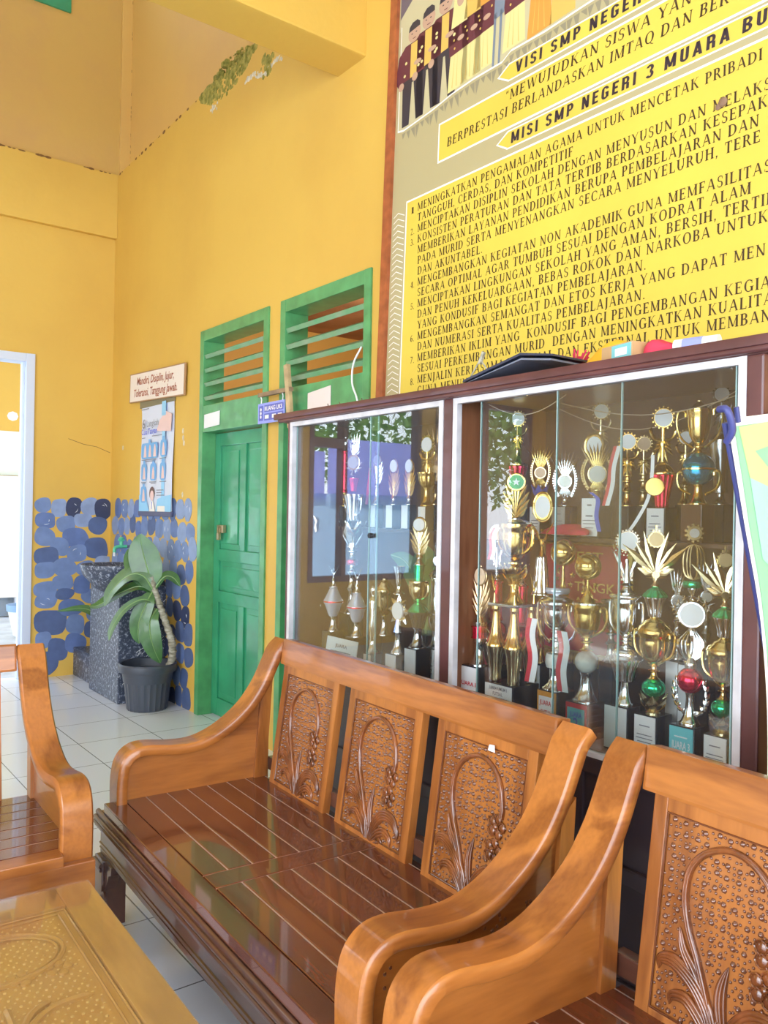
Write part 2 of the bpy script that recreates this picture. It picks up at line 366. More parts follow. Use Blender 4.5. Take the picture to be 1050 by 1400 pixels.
# end wall: centre x, z, half width, half height, colour
END = [(1.922, 1.457, 0.07, 0.061, 1), (2.052, 1.435, 0.062, 0.083, 2), (2.176, 1.442, 0.068, 0.087, 4), (2.318, 1.45, 0.08, 0.08, 2), (2.426, 1.429, 0.071, 0.101, 4), (1.943, 1.329, 0.087, 0.066, 3), (2.113, 1.298, 0.084, 0.069, 1), (2.258, 1.331, 0.079, 0.062, 2), (2.383, 1.287, 0.078, 0.081, 0), (1.939, 1.191, 0.082, 0.082, 1), (2.193, 1.182, 0.115, 0.082, 3), (2.062, 1.104, 0.079, 0.081, 1), (2.374, 1.088, 0.103, 0.096, 0), (1.958, 1.025, 0.099, 0.083, 0), (2.21, 1.046, 0.083, 0.077, 1), (1.948, 0.909, 0.089, 0.07, 1), (2.108, 0.929, 0.096, 0.081, 1), (2.439, 0.961, 0.076, 0.061, 2), (2.29, 0.914, 0.084, 0.068, 1), (2.098, 0.801, 0.091, 0.066, 1), (2.256, 0.776, 0.074, 0.082, 3), (1.953, 0.746, 0.094, 0.07, 1), (2.112, 0.7, 0.079, 0.049, 0), (1.96, 0.646, 0.096, 0.061, 1), (2.324, 0.673, 0.075, 0.06, 1), (2.0, 0.464, 0.133, 0.112, 0), (2.169, 0.581, 0.115, 0.069, 3), (2.206, 0.433, 0.083, 0.084, 1), (1.942, 0.315, 0.065, 0.078, 1), (2.061, 0.227, 0.086, 0.098, 0), (2.209, 0.271, 0.093, 0.085, 3), (1.983, 0.119, 0.085, 0.102, 0), (2.372, 0.527, 0.075, 0.076, 1), (2.344, 0.378, 0.065, 0.075, 0)]
mb = MB(); P = lambda u, v, h: (u, YE - h, v)
for i, (u, v, ru, rv, c) in enumerate(END):
    stone(mb, P, max(u, 1.838 + ru), v, ru * 1.0, rv * 1.0, 0, c, i, c == 4 or i % 9 == 5)
for i in range(90):   # further left, past the doorway
    u = -.3 + 1.15 * rnd.random(); v = .08 + 1.38 * rnd.random()
    if -.05 < u < .85: stone(mb, P, u, v, .07, .06, rnd.random(), i % 4, 300 + i)
structure(mb.build('trim_pebbles_front', SM, smooth=False))
mb = MB(); P = lambda u, v, h: (XW - h, u, v)
rows = 10; seed = 1000
for j in range(rows):
    v = 1.515 - .074 - j * .152; y = 7.27 - (.04 if j % 2 else .10)
    while y > 5.47:
        ru = .062 + .022 * rnd.random(); rv = .073 + .014 * rnd.random()
        y0 = y - ru
        if y0 - ru < 5.455: break
        vv = v + (rnd.gauss(0, .012) if j else 0)
        stone(mb, P, y0, vv, ru, rv, rnd.gauss(0, .12) if j else 0, rnd.choice((0, 1, 1, 2, 2, 3, 1) if v > .9 else (0, 1, 3, 0, 1, 4)), seed, rnd.random() < .28); seed += 1
        y = y0 - ru + .004
structure(mb.build('trim_pebbles_right', SM, smooth=False))
# trim line of wall paint between stones and the wall stays the wall itself

# rooms behind the two doors (seen through the louvres)
M['room'] = mat('ochre_room_wall', (.62, .36, .08), .7)
M['brown_ceil'] = mat('brown_board_ceiling', (.30, .13, .05), .7, var=.2)
wall_grid('wall_back_room', M['room'], [3.0, 3.6, 5.4, 7.3], [0, .9, 2.6, 3.3], [(3.6, 5.4, .9, 2.6)], lambda mb, a, c, d, e: mb.box(5.6, 5.7, a, c, d, e))
structure(MB().box(XW + .15, 5.7, 7.3, 7.42, 0, 3.3).box(XW + .15, 5.7, 2.9, 3.0, 0, 3.3).build('wall_side_room', M['room'], smooth=False))
structure(MB().box(XW + .15, 5.7, 2.9, 7.42, 3.3, 3.4).build('ceiling_room', M['brown_ceil'], smooth=False))
structure(MB().box(XW + .15, 5.7, 2.9, 7.42, -.1, 0).build('floor_room', M['tiles'], smooth=False))

M['green_dusty'] = mat('dusty_green_slats', (.10, .33, .14), .45, rgb2=(.24, .33, .20), vscale=6)
_l = bpy.data.lights.new('room_lamp', 'POINT'); _l.energy = 60; _l.shadow_soft_size = .15; _l.color = (1, .93, .82)  # added fill light, brightens the unseen room behind the louvres
_o = bpy.data.objects.new('room_lamp', _l); COL.objects.link(_o); _o.location = (4.2, 5.2, 3.0)
# ------------------------------------------------------------------ doors with louvred fanlights
def door_unit(name, y0, y1, leaf_open=False):
    """frame, fanlight with four louvre slats, lintel board and panelled leaf, in the wall between y0 and y1"""
    root = bpy.data.objects.new(name, None); COL.objects.link(root); root.location = (XW, 0, 0); structure(root)
    fr = MB(); w = .06; D = .147
    fr.bbox(-.012, D, y0, y0 + w, 0, 2.70, .004); fr.bbox(-.012, D, y1 - w, y1, 0, 2.70, .004)
    fr.bbox(-.011, D, y0 + w, y1 - w, 2.625, 2.70, .004)
    structure(fr.build('frame', M['green'], root))
    lt = MB().bbox(-.010, D - .02, y0 + w, y1 - w, 1.985, 2.17, .004)
    structure(lt.build('lintel_board', M['green'], root))
    for k in range(4):
        z = 2.245 + k * .098
        Mx = Matrix.Translation((.055, 0, z)) @ Matrix.Rotation(math.radians(-24), 4, 'Y')
        structure(MB().bbox(-.062, .062, y0 + w, y1 - w, -.014, .014, .003, 0, Mx).build('louvre_slat', M['green_dusty'], root))
    lf = MB(); x0, x1 = .088, .125; a, c = y0 + w + .004, y1 - w - .004
    def rect(ya, yb, za, zb, d=0): lf.bbox(x0 + d, x1 - d, ya, yb, za, zb, .004)
    st = .085; mid = (a + c) / 2
    rect(a, a + st, .01, 1.98); rect(c - st, c, .01, 1.98)
    for za, zb in ((.01, .13), (.80, .88), (1.09, 1.17), (1.89, 1.98)): rect(a + st, c - st, za, zb)
    for za, zb in ((.13, .80), (1.17, 1.89)):
        rect(mid - .04, mid + .04, za, zb)
        for ya, yb in ((a + st, mid - .04), (mid + .04, c - st)):
            rect(ya, yb, za, zb, .013); lf.bbox(x0 + .006, x1 - .006, ya + .035, yb - .035, za + .04, zb - .04, .006)
    rect(a + st, c - st, .88, 1.09, .013); lf.bbox(x0 + .006, x1 - .006, a + st + .035, c - st - .035, .915, 1.055, .006)
    leaf = structure(lf.build('leaf', M['green_dk'], root))
    return root, leaf
d1, leaf1 = door_unit('door_1', 4.475, 5.452)
d2, leaf2 = door_unit('door_2', 3.415, 4.33)
# hasp and padlock of the nearer-to-corner door
hb = MB().bbox(.066, .09, 5.20, 5.30, 1.285, 1.34, .004).bbox(.05, .07, 5.235, 5.275, 1.235, 1.285, .006)
hb.tube(smooth_path([(.06, 5.242, 1.283), (.06, 5.242, 1.315), (.06, 5.255, 1.328), (.06, 5.268, 1.315), (.06, 5.268, 1.283)]), .004, 6)
structure(hb.build('padlock', mat('worn_brass', (.45, .36, .22), .35, .9), leaf1))
# paper notices
def paper(name, label, cat, mm, x, yl, yr, zt, zb, skew=0.0, group=None):
    o = MB().add([(x, yl, zb), (x, yr, zb + skew), (x, yr, zt + skew), (x, yl, zt), (x + .002, yl, zb), (x + .002, yr, zb + skew), (x + .002, yr, zt + skew), (x + .002, yl, zt)],
                 [(0, 1, 2, 3), (7, 6, 5, 4), (0, 4, 5, 1), (1, 5, 6, 2), (2, 6, 7, 3), (3, 7, 4, 0)]).build(name, mm, smooth=False)
    return tag(o, label, cat, group)
paper('door_notice', 'small white paper taped to the lintel of the closed green door', 'notice', M['paper'], XW - .0145, 5.36, 5.12, 2.105, 2.01, .01)
paper('door_notice', 'pinkish paper taped under the louvres of the green door behind the cabinet', 'notice', M['paper_pink'], XW - .0145, 4.0, 3.765, 2.115, 1.95, .02)

# white framed doorway in the end wall
root = bpy.data.objects.new('door_3', None); COL.objects.link(root); structure(root)
fr = MB().bbox(1.765, 1.835, YE - .02, YE + .15, 0, 2.715, .006).bbox(.925, .995, YE - .02, YE + .15, 0, 2.715, .006).bbox(.995, 1.765, YE - .019, YE + .149, 2.645, 2.714, .006)
fr.bbox(1.745, 1.77, YE + .03, YE + .09, 0, 2.65, .004).bbox(.99, 1.015, YE + .03, YE + .09, 0, 2.65, .004)
structure(fr.build('frame', M['alu'], root))
# upper window of the end wall
root = bpy.data.objects.new('window_1', None); COL.objects.link(root); structure(root)
fr = MB().bbox(.94, 2.075, YE - .02, YE + .12, 5.655, 5.745, .006).bbox(1.99, 2.076, YE - .019, YE + .121, 5.656, 6.65, .006).bbox(.93, 1.0, YE - .019, YE + .121, 5.656, 6.65, .006).bbox(.94, 2.07, YE - .018, YE + .12, 6.57, 6.651, .006)
structure(fr.build('frame', M['green_dk'], root))

# glass, with an optional pale haze mixed into it
def glass(name, tint, film=.0, k=1.15):
    m = bpy.data.materials.new(name); m.use_nodes = True; nt = m.node_tree; L = nt.links; nt.nodes.remove(nt.nodes['Principled BSDF'])
    out = nt.nodes['Material Output']; tr = nt.nodes.new('ShaderNodeBsdfTransparent'); tr.inputs[0].default_value = (*tint, 1)
    gl = nt.nodes.new('ShaderNodeBsdfGlossy'); gl.inputs['Roughness'].default_value = 0.0; gl.inputs[0].default_value = (1, 1, 1, 1)
    # Schlick reflectance, the same from both faces of the thin sheet
    ge = nt.nodes.new('ShaderNodeNewGeometry'); dt = nt.nodes.new('ShaderNodeVectorMath'); dt.operation = 'DOT_PRODUCT'; L.new(ge.outputs['Normal'], dt.inputs[0]); L.new(ge.outputs['Incoming'], dt.inputs[1])
    def mth(op, a, c=None):
        q = nt.nodes.new('ShaderNodeMath'); q.operation = op
        for i_, v_ in enumerate((a, c)):
            if v_ is None: continue
            if isinstance(v_, (int, float)): q.inputs[i_].default_value = v_
            else: L.new(v_, q.inputs[i_])
        return q.outputs[0]
    sch = mth('POWER', mth('SUBTRACT', 1.0, mth('ABSOLUTE', dt.outputs['Value'])), 5.0)
    class _o: pass
    mu = _o(); mu.outputs = [mth('MULTIPLY', mth('ADD', mth('MULTIPLY', sch, .96), .04), k)]
    mx = nt.nodes.new('ShaderNodeMixShader'); L.new(mu.outputs[0], mx.inputs[0]); L.new(tr.outputs[0], mx.inputs[1]); L.new(gl.outputs[0], mx.inputs[2])
    last = mx
    if film:
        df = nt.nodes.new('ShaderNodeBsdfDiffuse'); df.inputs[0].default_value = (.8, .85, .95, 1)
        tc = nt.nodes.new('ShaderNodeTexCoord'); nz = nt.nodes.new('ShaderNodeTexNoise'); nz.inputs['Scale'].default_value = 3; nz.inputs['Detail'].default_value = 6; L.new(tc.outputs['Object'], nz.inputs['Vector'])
        m3 = nt.nodes.new('ShaderNodeMath'); m3.operation = 'MULTIPLY'; m3.inputs[1].default_value = film * 2; L.new(nz.outputs[0], m3.inputs[0])
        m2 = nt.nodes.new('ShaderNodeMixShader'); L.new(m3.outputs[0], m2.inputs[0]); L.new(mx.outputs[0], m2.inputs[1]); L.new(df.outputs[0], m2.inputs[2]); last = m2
    L.new(last.outputs[0], out.inputs[0]); return m
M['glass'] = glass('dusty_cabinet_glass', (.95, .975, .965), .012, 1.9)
M['glass_edge'] = mat('green_glass_edge', (.30, .46, .46), .15)
M['pane'] = glass('window_glass', (.95, .97, .97))
structure(MB().box(1.0, 1.99, YE + .045, YE + .05, 5.745, 6.57).build('glass', M['pane'], root, smooth=False))

# window bays of the end wall (out of frame, mirrored in the cabinet glass)
M['frame_brown'] = mat('grey_brown_timber', (.22, .16, .13), .5)
def bay(name, x0, x1, posts):
    root = bpy.data.objects.new(name, None); COL.objects.link(root); structure(root)
    fr = MB()
    for x in posts: fr.bbox(x - .028, x + .028, YE - .01, YE + .12, .70, 2.80, .004)
    fr.bbox(x0, x1, YE - .008, YE + .118, 2.74, 2.80, .004).bbox(x0, x1, YE - .008, YE + .118, .70, .76, .004)
    structure(fr.build('frame', M['frame_brown'], root)); return root
w2 = bay('window_2', -2.14, -.62, (-2.11, -1.065, -.648))
structure(MB().bbox(-1.04, -.675, YE - .006, YE + .1, 2.12, 2.22, .004).build('rail', M['frame_brown'], w2))
bay('window_3', -3.95, -2.35, (-3.92, -3.15, -2.38))
def cloth(name, rgb):
    m = bpy.data.materials.new(name); m.use_nodes = True; nt = m.node_tree; L = nt.links; nt.nodes.remove(nt.nodes['Principled BSDF'])
    out = nt.nodes['Material Output']; d = nt.nodes.new('ShaderNodeBsdfDiffuse'); t = nt.nodes.new('ShaderNodeBsdfTranslucent'); d.inputs[0].default_value = (*rgb, 1); t.inputs[0].default_value = (*rgb, 1)
    mx = nt.nodes.new('ShaderNodeMixShader'); mx.inputs[0].default_value = .75; L.new(d.outputs[0], mx.inputs[1]); L.new(t.outputs[0], mx.inputs[2]); L.new(mx.outputs[0], out.inputs[0]); return m
M['sheet_purple'] = cloth('violet_blue_vinyl', (.38, .42, .95)); M['sheet_sky'] = cloth('sky_blue_vinyl', (.50, .72, 1.0))
for nm, lab, mm, x0, x1, z0, z1, yy in (('vinyl_banner', 'violet blue vinyl sheet hung low outside the end window', M['sheet_purple'], -1.03, -.60, 1.58, 2.10, 7.62),
                                 ('vinyl_banner', 'wide violet blue vinyl sheet hung outside the end window', M['sheet_purple'], -2.3, -1.10, 1.60, 2.26, 7.66),
                                 ('vinyl_banner', 'sky blue vinyl sheet covering the lower end window', M['sheet_sky'], -2.35, -.60, .60, 1.64, 7.56)):
    mb = MB(); n = 14
    for i in range(n + 1):
        x = x0 + (x1 - x0) * i / n; w = .008 * math.sin(i * 1.9)
        mb.v += [(x, yy + w, z0), (x, yy + w, z1)]
        if i: mb.f.append((2 * i - 2, 2 * i, 2 * i + 1, 2 * i - 1)); mb.m.append(0)
    tag(mb.build(nm, mm), lab, 'banner')
# beyond the doorway: a yellow wall with a notice and a tall white board, and the pot on the paving
structure(MB().box(.6, 6.5, 11.6, 11.75, 0, 3.6).build('wall_outside', M['yellow'], smooth=False))
structure(MB().box(.6, 6.5, 11.57, 11.6, 0, .24).build('baseboard_outside', mat('blue_grey_skirting', (.25, .32, .42), .6), smooth=False))
bd = thing('white_board', 'tall white board leaning on the yellow wall beyond the doorway', 'board', (0, 0, 0))
MB().bbox(1.3, 2.93, 11.49, 11.53, .25, 1.83, .006).build('panel', mat('gloss_white_sheet', (.86, .88, .9), .35), bd)
MB().bbox(1.5, 1.56, 11.49, 11.56, 0, .25, .005).build('foot', M['alu'], bd); MB().bbox(2.7, 2.76, 11.49, 11.56, 0, .25, .005).build('foot', M['alu'], bd)
tag(MB().box(1.9, 2.86, 11.592, 11.598, 1.84, 2.42).build('pale_notice', mat('pale_green_paper', (.72, .82, .78), .7), smooth=False), 'pale green notice on the yellow wall above the white board', 'notice')
mb = MB()
for (x, z, s) in ((2.35, 2.62, .09), (2.66, 2.62, .07), (2.38, 2.50, .05)): mb.ball((x, 11.6, z), s, 8, sc=(1, .05, .9))
structure(mb.build('wall_chips_outside', M['paper']))
pt = thing('flower_pot', 'white flower pot with a blue rim on the paving beyond the doorway', 'flower pot', (2.42, 9.75, -.01))
MB().lathe([(.12, 0), (.14, .02), (.19, .26), (.2, .3), (.185, .3), (.17, .25)], 24).build('pot_body', M['white'], pt)
MB().lathe([(.195, .29), (.21, .29), (.215, .36), (.2, .36), (.19, .30)], 24).build('rim', mat('blue_glazed_rim', (.25, .42, .72), .4), pt, label='blue rim of the white pot')
MB().lathe([(.19, .31), (.1, .33), (.01, .34)], 20).build('soil', mat('dark_soil', (.10, .08, .07), .9), pt)
mb = MB()
for k in range(7):
    a = k * .9; mb.tube(smooth_path([(0, 0, .33), (.03 * math.cos(a), .03 * math.sin(a), .42), (.09 * math.cos(a), .09 * math.sin(a), .47)], 4), [.008] * 8 + [.001], 5)
mb.build('sprout', mat('dusty_green_leaf', (.12, .25, .12), .5), pt)
# trees outside the end wall, seen mirrored in the cabinet glass
M['leafy'] = mat('tree_leaves', (.07, .22, .03), .5, rgb2=(.32, .52, .08), vscale=2.5); M['bark'] = mat('tree_bark', (.12, .08, .05), .9)
for i, (x, y, h, s) in enumerate(((-2.2, 13.2, 4.6, 2.0), (-6.4, 15, 6.2, 2.1), (-11.0, 14.2, 5.6, 2.1), (1.4, 18.0, 6.0, 1.9), (-16.0, 15.5, 6.4, 2.4))):
    labs = ('leafy tree outside the end windows, second from the doorway side', 'tall leafy tree standing farther out past the end windows', 'broad leafy tree beyond the left end of the window bays', 'leafy tree nearest the doorway outside the end wall', 'tallest leafy tree at the far left outside')
    t = thing('leafy_tree', labs[i], 'tree', (x, y, -.01), group='trees outside the end windows')
    MB().tube([(0, 0, 0), (.05, 0, h * .3), (0, .05, h * .6)], [.16, .12, .06], 8).build('trunk', M['bark'], t)
    r = random.Random(i); mb = MB()
    for k in range(1900):
        d = Vector((r.gauss(0, 1), r.gauss(0, 1), r.gauss(0, 1))); d.normalize(); p = d * s * (r.random() ** .35) ; p.z = p.z * .95 + h * .62
        a = Vector((r.gauss(0, 1), r.gauss(0, 1), r.gauss(0, 1))).normalized() * .13; c = d.cross(a).normalized() * .06
        mb.add([p - a, p + c, p + a, p - c], [(0, 1, 2, 3)])
    mb.build('crown', M['leafy'], t, smooth=False)
# ================================================================== carved teak furniture
ORANGE_D, ORANGE_L = (.20, .058, .012), (.52, .19, .040)
M['teak_z'] = wood('varnished_teak_upright', ORANGE_D, ORANGE_L, 'z')
M['teak_x'] = wood('varnished_teak_deep', ORANGE_D, ORANGE_L, 'x')
M['teak_y'] = wood('varnished_teak_long', ORANGE_D, ORANGE_L, 'y')
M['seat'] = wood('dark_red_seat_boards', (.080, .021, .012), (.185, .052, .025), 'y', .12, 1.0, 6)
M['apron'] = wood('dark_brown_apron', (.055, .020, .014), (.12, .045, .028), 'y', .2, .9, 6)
M['carve'] = mat('carved_relief_varnish', (.11, .032, .010), .2, coat=.9, rgb2=(.28, .085, .024), vscale=14)
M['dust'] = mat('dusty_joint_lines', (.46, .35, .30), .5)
M['stud'] = mat('dark_varnished_studs', (.16, .055, .025), .10, coat=1.0)

# ---- one carved back panel, local frame: u across (0..W), v up (0..H), relief towards -x
PW, PH = .40, .475
def carved_panel_meshes():
    board = MB(); fr = .034
    board.bbox(0, .022, 0, PW, 0, PH, .003)
    # raised border round a slightly lower field
    board.bbox(-.006, .004, 0, fr, 0, PH, .0025).bbox(-.006, .004, PW - fr, PW, 0, PH, .0025).bbox(-.006, .004, fr, PW - fr, PH - .045, PH, .0025).bbox(-.006, .004, fr, PW - fr, 0, fr * .9, .0025)
    line = MB()
    a, c, d, e = fr + .002, PW - fr - .002, fr * .9 + .002, PH - .047
    for p, q in (((a, d), (c, d)), ((c, d), (c, e)), ((c, e), (a, e)), ((a, e), (a, d))):
        line.tube([(-.004, p[0], p[1]), (-.004, q[0], q[1])], .0022, 5)
    rel = MB()
    def Q(u, v): return (-.002, PW - u * PW, v * PH)       # u measured from the panel's left edge as one sits facing it
    def rib(pts, r, n=5, dv=0.0):
        path = smooth_path([Q(*p) for p in pts], 6); k = len(path)
        rel.tube(path, [r * f for f in np.interp(np.linspace(0, 1, k), [0, .15, .75, 1], [.8, 1, .85, .25])] if n == 5 else r, 7, flat=(1, 1))
    def leaf(pts, wid, ribs=3):
        path = smooth_path([Q(*p) for p in pts], 6); k = len(path)
        for j in range(ribs):
            off = (j - (ribs - 1) / 2) / max(1, ribs - 1) * 2 if ribs > 1 else 0
            pp = []
            for i, p in enumerate(path):
                t = (path[min(i + 1, k - 1)] - path[max(i - 1, 0)]).normalized(); nrm = Vector((0, -t.z, t.y)); s = i / (k - 1)
                w = wid * (math.sin(PI * min(1, .18 + s * .82)) ** .7)
                pp.append(p + nrm * off * w * .62 + Vector((-.002 + .0015 * abs(off), 0, 0)))
            rr = [wid * .44 * max(.12, math.sin(PI * min(1, .18 + i / (k - 1) * .82)) ** .7) for i in range(k)]
            rel.tube(pp, rr, 6)
    # the tall looping stem
    arch = [(.46, .07), (.42, .18), (.34, .34), (.27, .46), (.235, .58), (.25, .70), (.33, .79), (.46, .835), (.59, .81), (.69, .73), (.735, .61), (.735, .55)]
    path = smooth_path([Q(*p) for p in arch], 6)
    rel.tube(path, .0075, 8)
    for s in (-1, 1):
        rel.tube([p + Vector((-.004, 0, 0)) + Vector((0, s * .003, s * .001)) for p in path], .0038, 6)
    # two flowers with a trailing bud
    for (fu, fv, R) in ((.70, .50, .030), (.69, .37, .030)):
        c0 = Vector(Q(fu, fv))
        for k in range(5):
            w = k * 2 * PI / 5 + .5; c1 = c0 + Vector((0, math.cos(w), math.sin(w))) * R * .68
            rel.ball(c1, R * .48, 8, sc=(.35, 1, 1))
            rel.tube([c1 + Vector((-.005, math.cos(q) * R * .45, math.sin(q) * R * .45)) for q in np.linspace(0, 2 * PI, 9)], .0016, 4, caps=False)
        rel.ball(c0 + Vector((-.006, 0, 0)), R * .26, 8, sc=(.6, 1, 1))
    for (u, v) in ((.68, .275), (.66, .245), (.69, .245)): rel.ball(Q(u, v), .0075, 7, sc=(.6, .8, 1.4))
    # leaves
    leaf([(.46, .05), (.42, .16), (.33, .25), (.21, .30), (.13, .285), (.12, .24)], .017, 4)
    leaf([(.43, .06), (.38, .12), (.29, .175), (.21, .16), (.20, .12)], .013, 3)
    leaf([(.42, .17), (.33, .29), (.25, .37), (.22, .45)], .012, 3)
    leaf([(.50, .12), (.475, .22), (.475, .30), (.50, .385)], .013, 3)
    leaf([(.52, .05), (.55, .15), (.64, .235), (.76, .245), (.84, .19), (.855, .13)], .018, 4)
    leaf([(.54, .06), (.60, .11), (.68, .14), (.76, .12), (.78, .075)], .014, 3)
    leaf([(.48, .05), (.47, .11), (.49, .20)], .014, 3); leaf([(.56, .06), (.63, .075), (.68, .065)], .012, 2)
    # studs: rows of large ones with small ones between
    st = MB(); r = random.Random(7)
    segs = [Vector(Q(*p)) for p in arch]; path_pts = path
    leaves_pts = [Vector(v) for v in rel.v[::5]]
    L_arr = np.array([(p.y, p.z) for p in leaves_pts])
    def clear(u, v, d):
        return np.min(np.hypot(L_arr[:, 0] - u, L_arr[:, 1] - v)) > d
    def dome(y, z, rad, h):
        n = 6; vs = [(-.0005 + .0, y + rad * math.cos(2 * PI * k / n), z + rad * math.sin(2 * PI * k / n)) for k in range(n)]
        vs += [(-h * .75, y + .65 * rad * math.cos(2 * PI * k / n), z + .65 * rad * math.sin(2 * PI * k / n)) for k in range(n)] + [(-h, y, z)]
        st.add(vs, [(k, (k + 1) % n, n + (k + 1) % n, n + k) for k in range(n)] + [(n + k, n + (k + 1) % n, 2 * n) for k in range(n)])
    j = 0; z = d + .010
    while z < e - .006:
        y = a + .010 + (.0105 if j % 2 else 0); i = 0
        while y < c - .006:
            big = (i + j) % 2 == 0 and j % 2 == 0
            if clear(y, z, .0085 if big else .006): dome(y + r.gauss(0, .0022), z + r.gauss(0, .0022), .0064 if big else .0034, .0068 if big else .0042)
            y += .0125; i += 1
        z += .0125; j += 1
    return board, line, rel, st
_b, _l, _r, _s = carved_panel_meshes()

# ---- arm: a thick strip following a curved profile in (d, z)
ARM = [(.012, .20), (.004, .40), (.004, .50), (.018, .565), (.055, .603), (.11, .613), (.20, .602), (.28, .600), (.35, .618), (.42, .655), (.49, .712), (.545, .785), (.585, .865), (.61, .915), (.645, .948)]
def arm_cap(s0, s1):
    top = smooth_path([(p[0], 0, p[1]) for p in ARM], 4); mb = MB(); th = .036; k = len(top); low = []
    for i, p in enumerate(top):
        t = (top[min(i + 1, k - 1)] - top[max(i - 1, 0)]).normalized(); n = Vector((t.z, 0, -t.x)); low.append(p + n * th)
    ch = .006
    ring = []
    for p, q in zip(top, low):
        e = (q - p).normalized()
        a = [p + e * ch, p, p, p + e * ch, q - e * ch * .6, q, q, q - e * ch * .6]
        ys = [s0, s0 + ch, s1 - ch, s1, s1, s1 - ch * .6, s0 + ch * .6, s0]
        ring.append([(v.x, y, v.z) for v, y in zip(a, ys)])
    vs = [v for r_ in ring for v in r_]; n = 8
    fs = [(i * n + j, i * n + (j + 1) % n, (i + 1) * n + (j + 1) % n, (i + 1) * n + j) for i in range(k - 1) for j in range(n)]
    fs += [tuple(range(n)), tuple(range((k - 1) * n + n - 1, (k - 1) * n - 1, -1))]
    return mb.add(vs, fs), low
def make_seat(name, label, cat, loc, rotz, n_panels, group=None, plain=False):
    """local frame: x = depth towards the back (d), y = along the seat (s, 0 at the left arm's inner top edge, decreasing to the right)"""
    pitch = .475; inner = .012 + n_panels * pitch + .0
    sR = -inner
    root = thing(name, label, cat, loc, rotz, group)
    # arms
    for side, (s0, s1) in (('l', (0.0, .095)), ('r', (sR - .095, sR))):
        cap, low = arm_cap(s0, s1); arm = cap.build('arm', M['teak_x'], root, angle=50)
        sm = (s0 + s1) / 2 + (.012 if side == 'l' else -.012)
        poly = [(q.x, q.z) for q in low if q.z > .22 and q.x < .60]
        poly = poly + [(.60, poly[-1][1]), (.60, .26), (poly[0][0], .26)]
        pn = MB().prism([(x + (.0 if i else 0), z) for i, (x, z) in enumerate(poly)], 'y', sm - .016, sm + .016)
        r = random.Random(3); ys = sm + .016 if side == 'l' else sm - .016
        for i in range(150):
            x, z = .07 + .46 * r.random(), .28 + .30 * r.random()
            if z < .575 - .03 * math.sin((x - .05) * 9): pn.ball((x, ys, z), .0045, 6, 1, sc=(1, .5, 1))
        pn.build('side_panel', [M['teak_x'], M['stud']], arm)
        # upright post under the back end of the arm
        po = MB(); pm = sm
        po.prism([(.535, .405), (.585, .405), (.607, .79), (.560, .75)], 'y', pm - .028, pm + .028)
        po.build('post', M['teak_z'], arm, smooth=False)
    # seat boards: front board, two bays of slats with a cross board
    fy0, fy1 = sR - .05, .05
    def board(nm, x0, x1, y0, y1, z0=.392, z1=.42, mm='seat'): return MB().bbox(x0, x1, y0, y1, z0, z1, .0035).build(nm, M[mm], root)
    board('front_board', -.028, .040, *((fy0, fy1) if not plain else (sR - .001, .001)), .388, .4205, 'seat' if not plain else 'teak_y')
    mid = [] if n_panels == 1 else [(-.712 - .044, -.712 + .044)]
    for a, c in mid: board('cross_board', .042, .60, a, c)
    bays = [(fy0, fy1)] if not mid else [(mid[0][1] + .002, fy1), (fy0, mid[0][0] - .002)]
    ns = 7; w = (.585 - .043) / ns
    gaps = MB()  # pale strips set in the joints between the boards
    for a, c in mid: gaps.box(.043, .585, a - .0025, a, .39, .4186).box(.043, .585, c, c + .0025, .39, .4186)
    for y0, y1 in bays:
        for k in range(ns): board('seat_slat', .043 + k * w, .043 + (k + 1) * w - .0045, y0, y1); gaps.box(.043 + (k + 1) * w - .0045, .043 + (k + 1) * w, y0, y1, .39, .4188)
    board('back_board', .588, .63, fy0, fy1, .36, .405)
    # stretch of dark frame closing the gaps under the slats
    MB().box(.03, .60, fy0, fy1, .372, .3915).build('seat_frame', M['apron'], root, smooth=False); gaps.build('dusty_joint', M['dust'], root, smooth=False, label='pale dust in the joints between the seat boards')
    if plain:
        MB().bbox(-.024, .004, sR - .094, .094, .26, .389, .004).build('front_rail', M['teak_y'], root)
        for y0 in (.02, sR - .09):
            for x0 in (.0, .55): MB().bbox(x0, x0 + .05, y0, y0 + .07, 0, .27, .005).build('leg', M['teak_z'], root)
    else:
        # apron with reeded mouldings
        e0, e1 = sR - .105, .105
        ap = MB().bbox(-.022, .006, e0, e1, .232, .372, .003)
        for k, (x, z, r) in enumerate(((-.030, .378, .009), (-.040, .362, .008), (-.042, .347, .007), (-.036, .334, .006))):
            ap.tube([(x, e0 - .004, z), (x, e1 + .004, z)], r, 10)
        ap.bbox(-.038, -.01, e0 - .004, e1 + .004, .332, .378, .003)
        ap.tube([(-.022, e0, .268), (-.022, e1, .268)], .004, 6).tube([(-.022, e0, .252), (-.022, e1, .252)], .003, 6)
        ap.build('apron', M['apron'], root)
        # feet: four blocks with scrolled inner edge
        for (x0, x1) in ((-.040, .045), (.56, .63)):
            for (y0, y1, sg) in ((.02, .105, -1), (sR - .105, sR - .02, 1)):
                ft = MB().bbox(x0, x1, y0, y1, 0, .232, .005)
                yi = y0 if sg < 0 else y1
                ft.prism([(yi, .232), (yi + sg * .075, .232), (yi + sg * .070, .205), (yi + sg * .045, .195), (yi + sg * .030, .165), (yi, .13)], 'x', x0 + .01, x0 + .05)
                ft.tube([(x0 - .002, y0, .215), (x0 - .002, y1, .215)], .008, 8).tube([(x0 - .002, y0, .20), (x0 - .002, y1, .20)], .006, 8)
                ft.tube([(x0 + .0, yi + sg * .03 + .016 * math.cos(q), .115 + .02 * math.sin(q)) for q in np.linspace(0, 5.2, 12)], .007, 6)
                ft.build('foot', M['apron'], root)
    # top rail, leaning back
    rl = MB(); lean = math.radians(9)
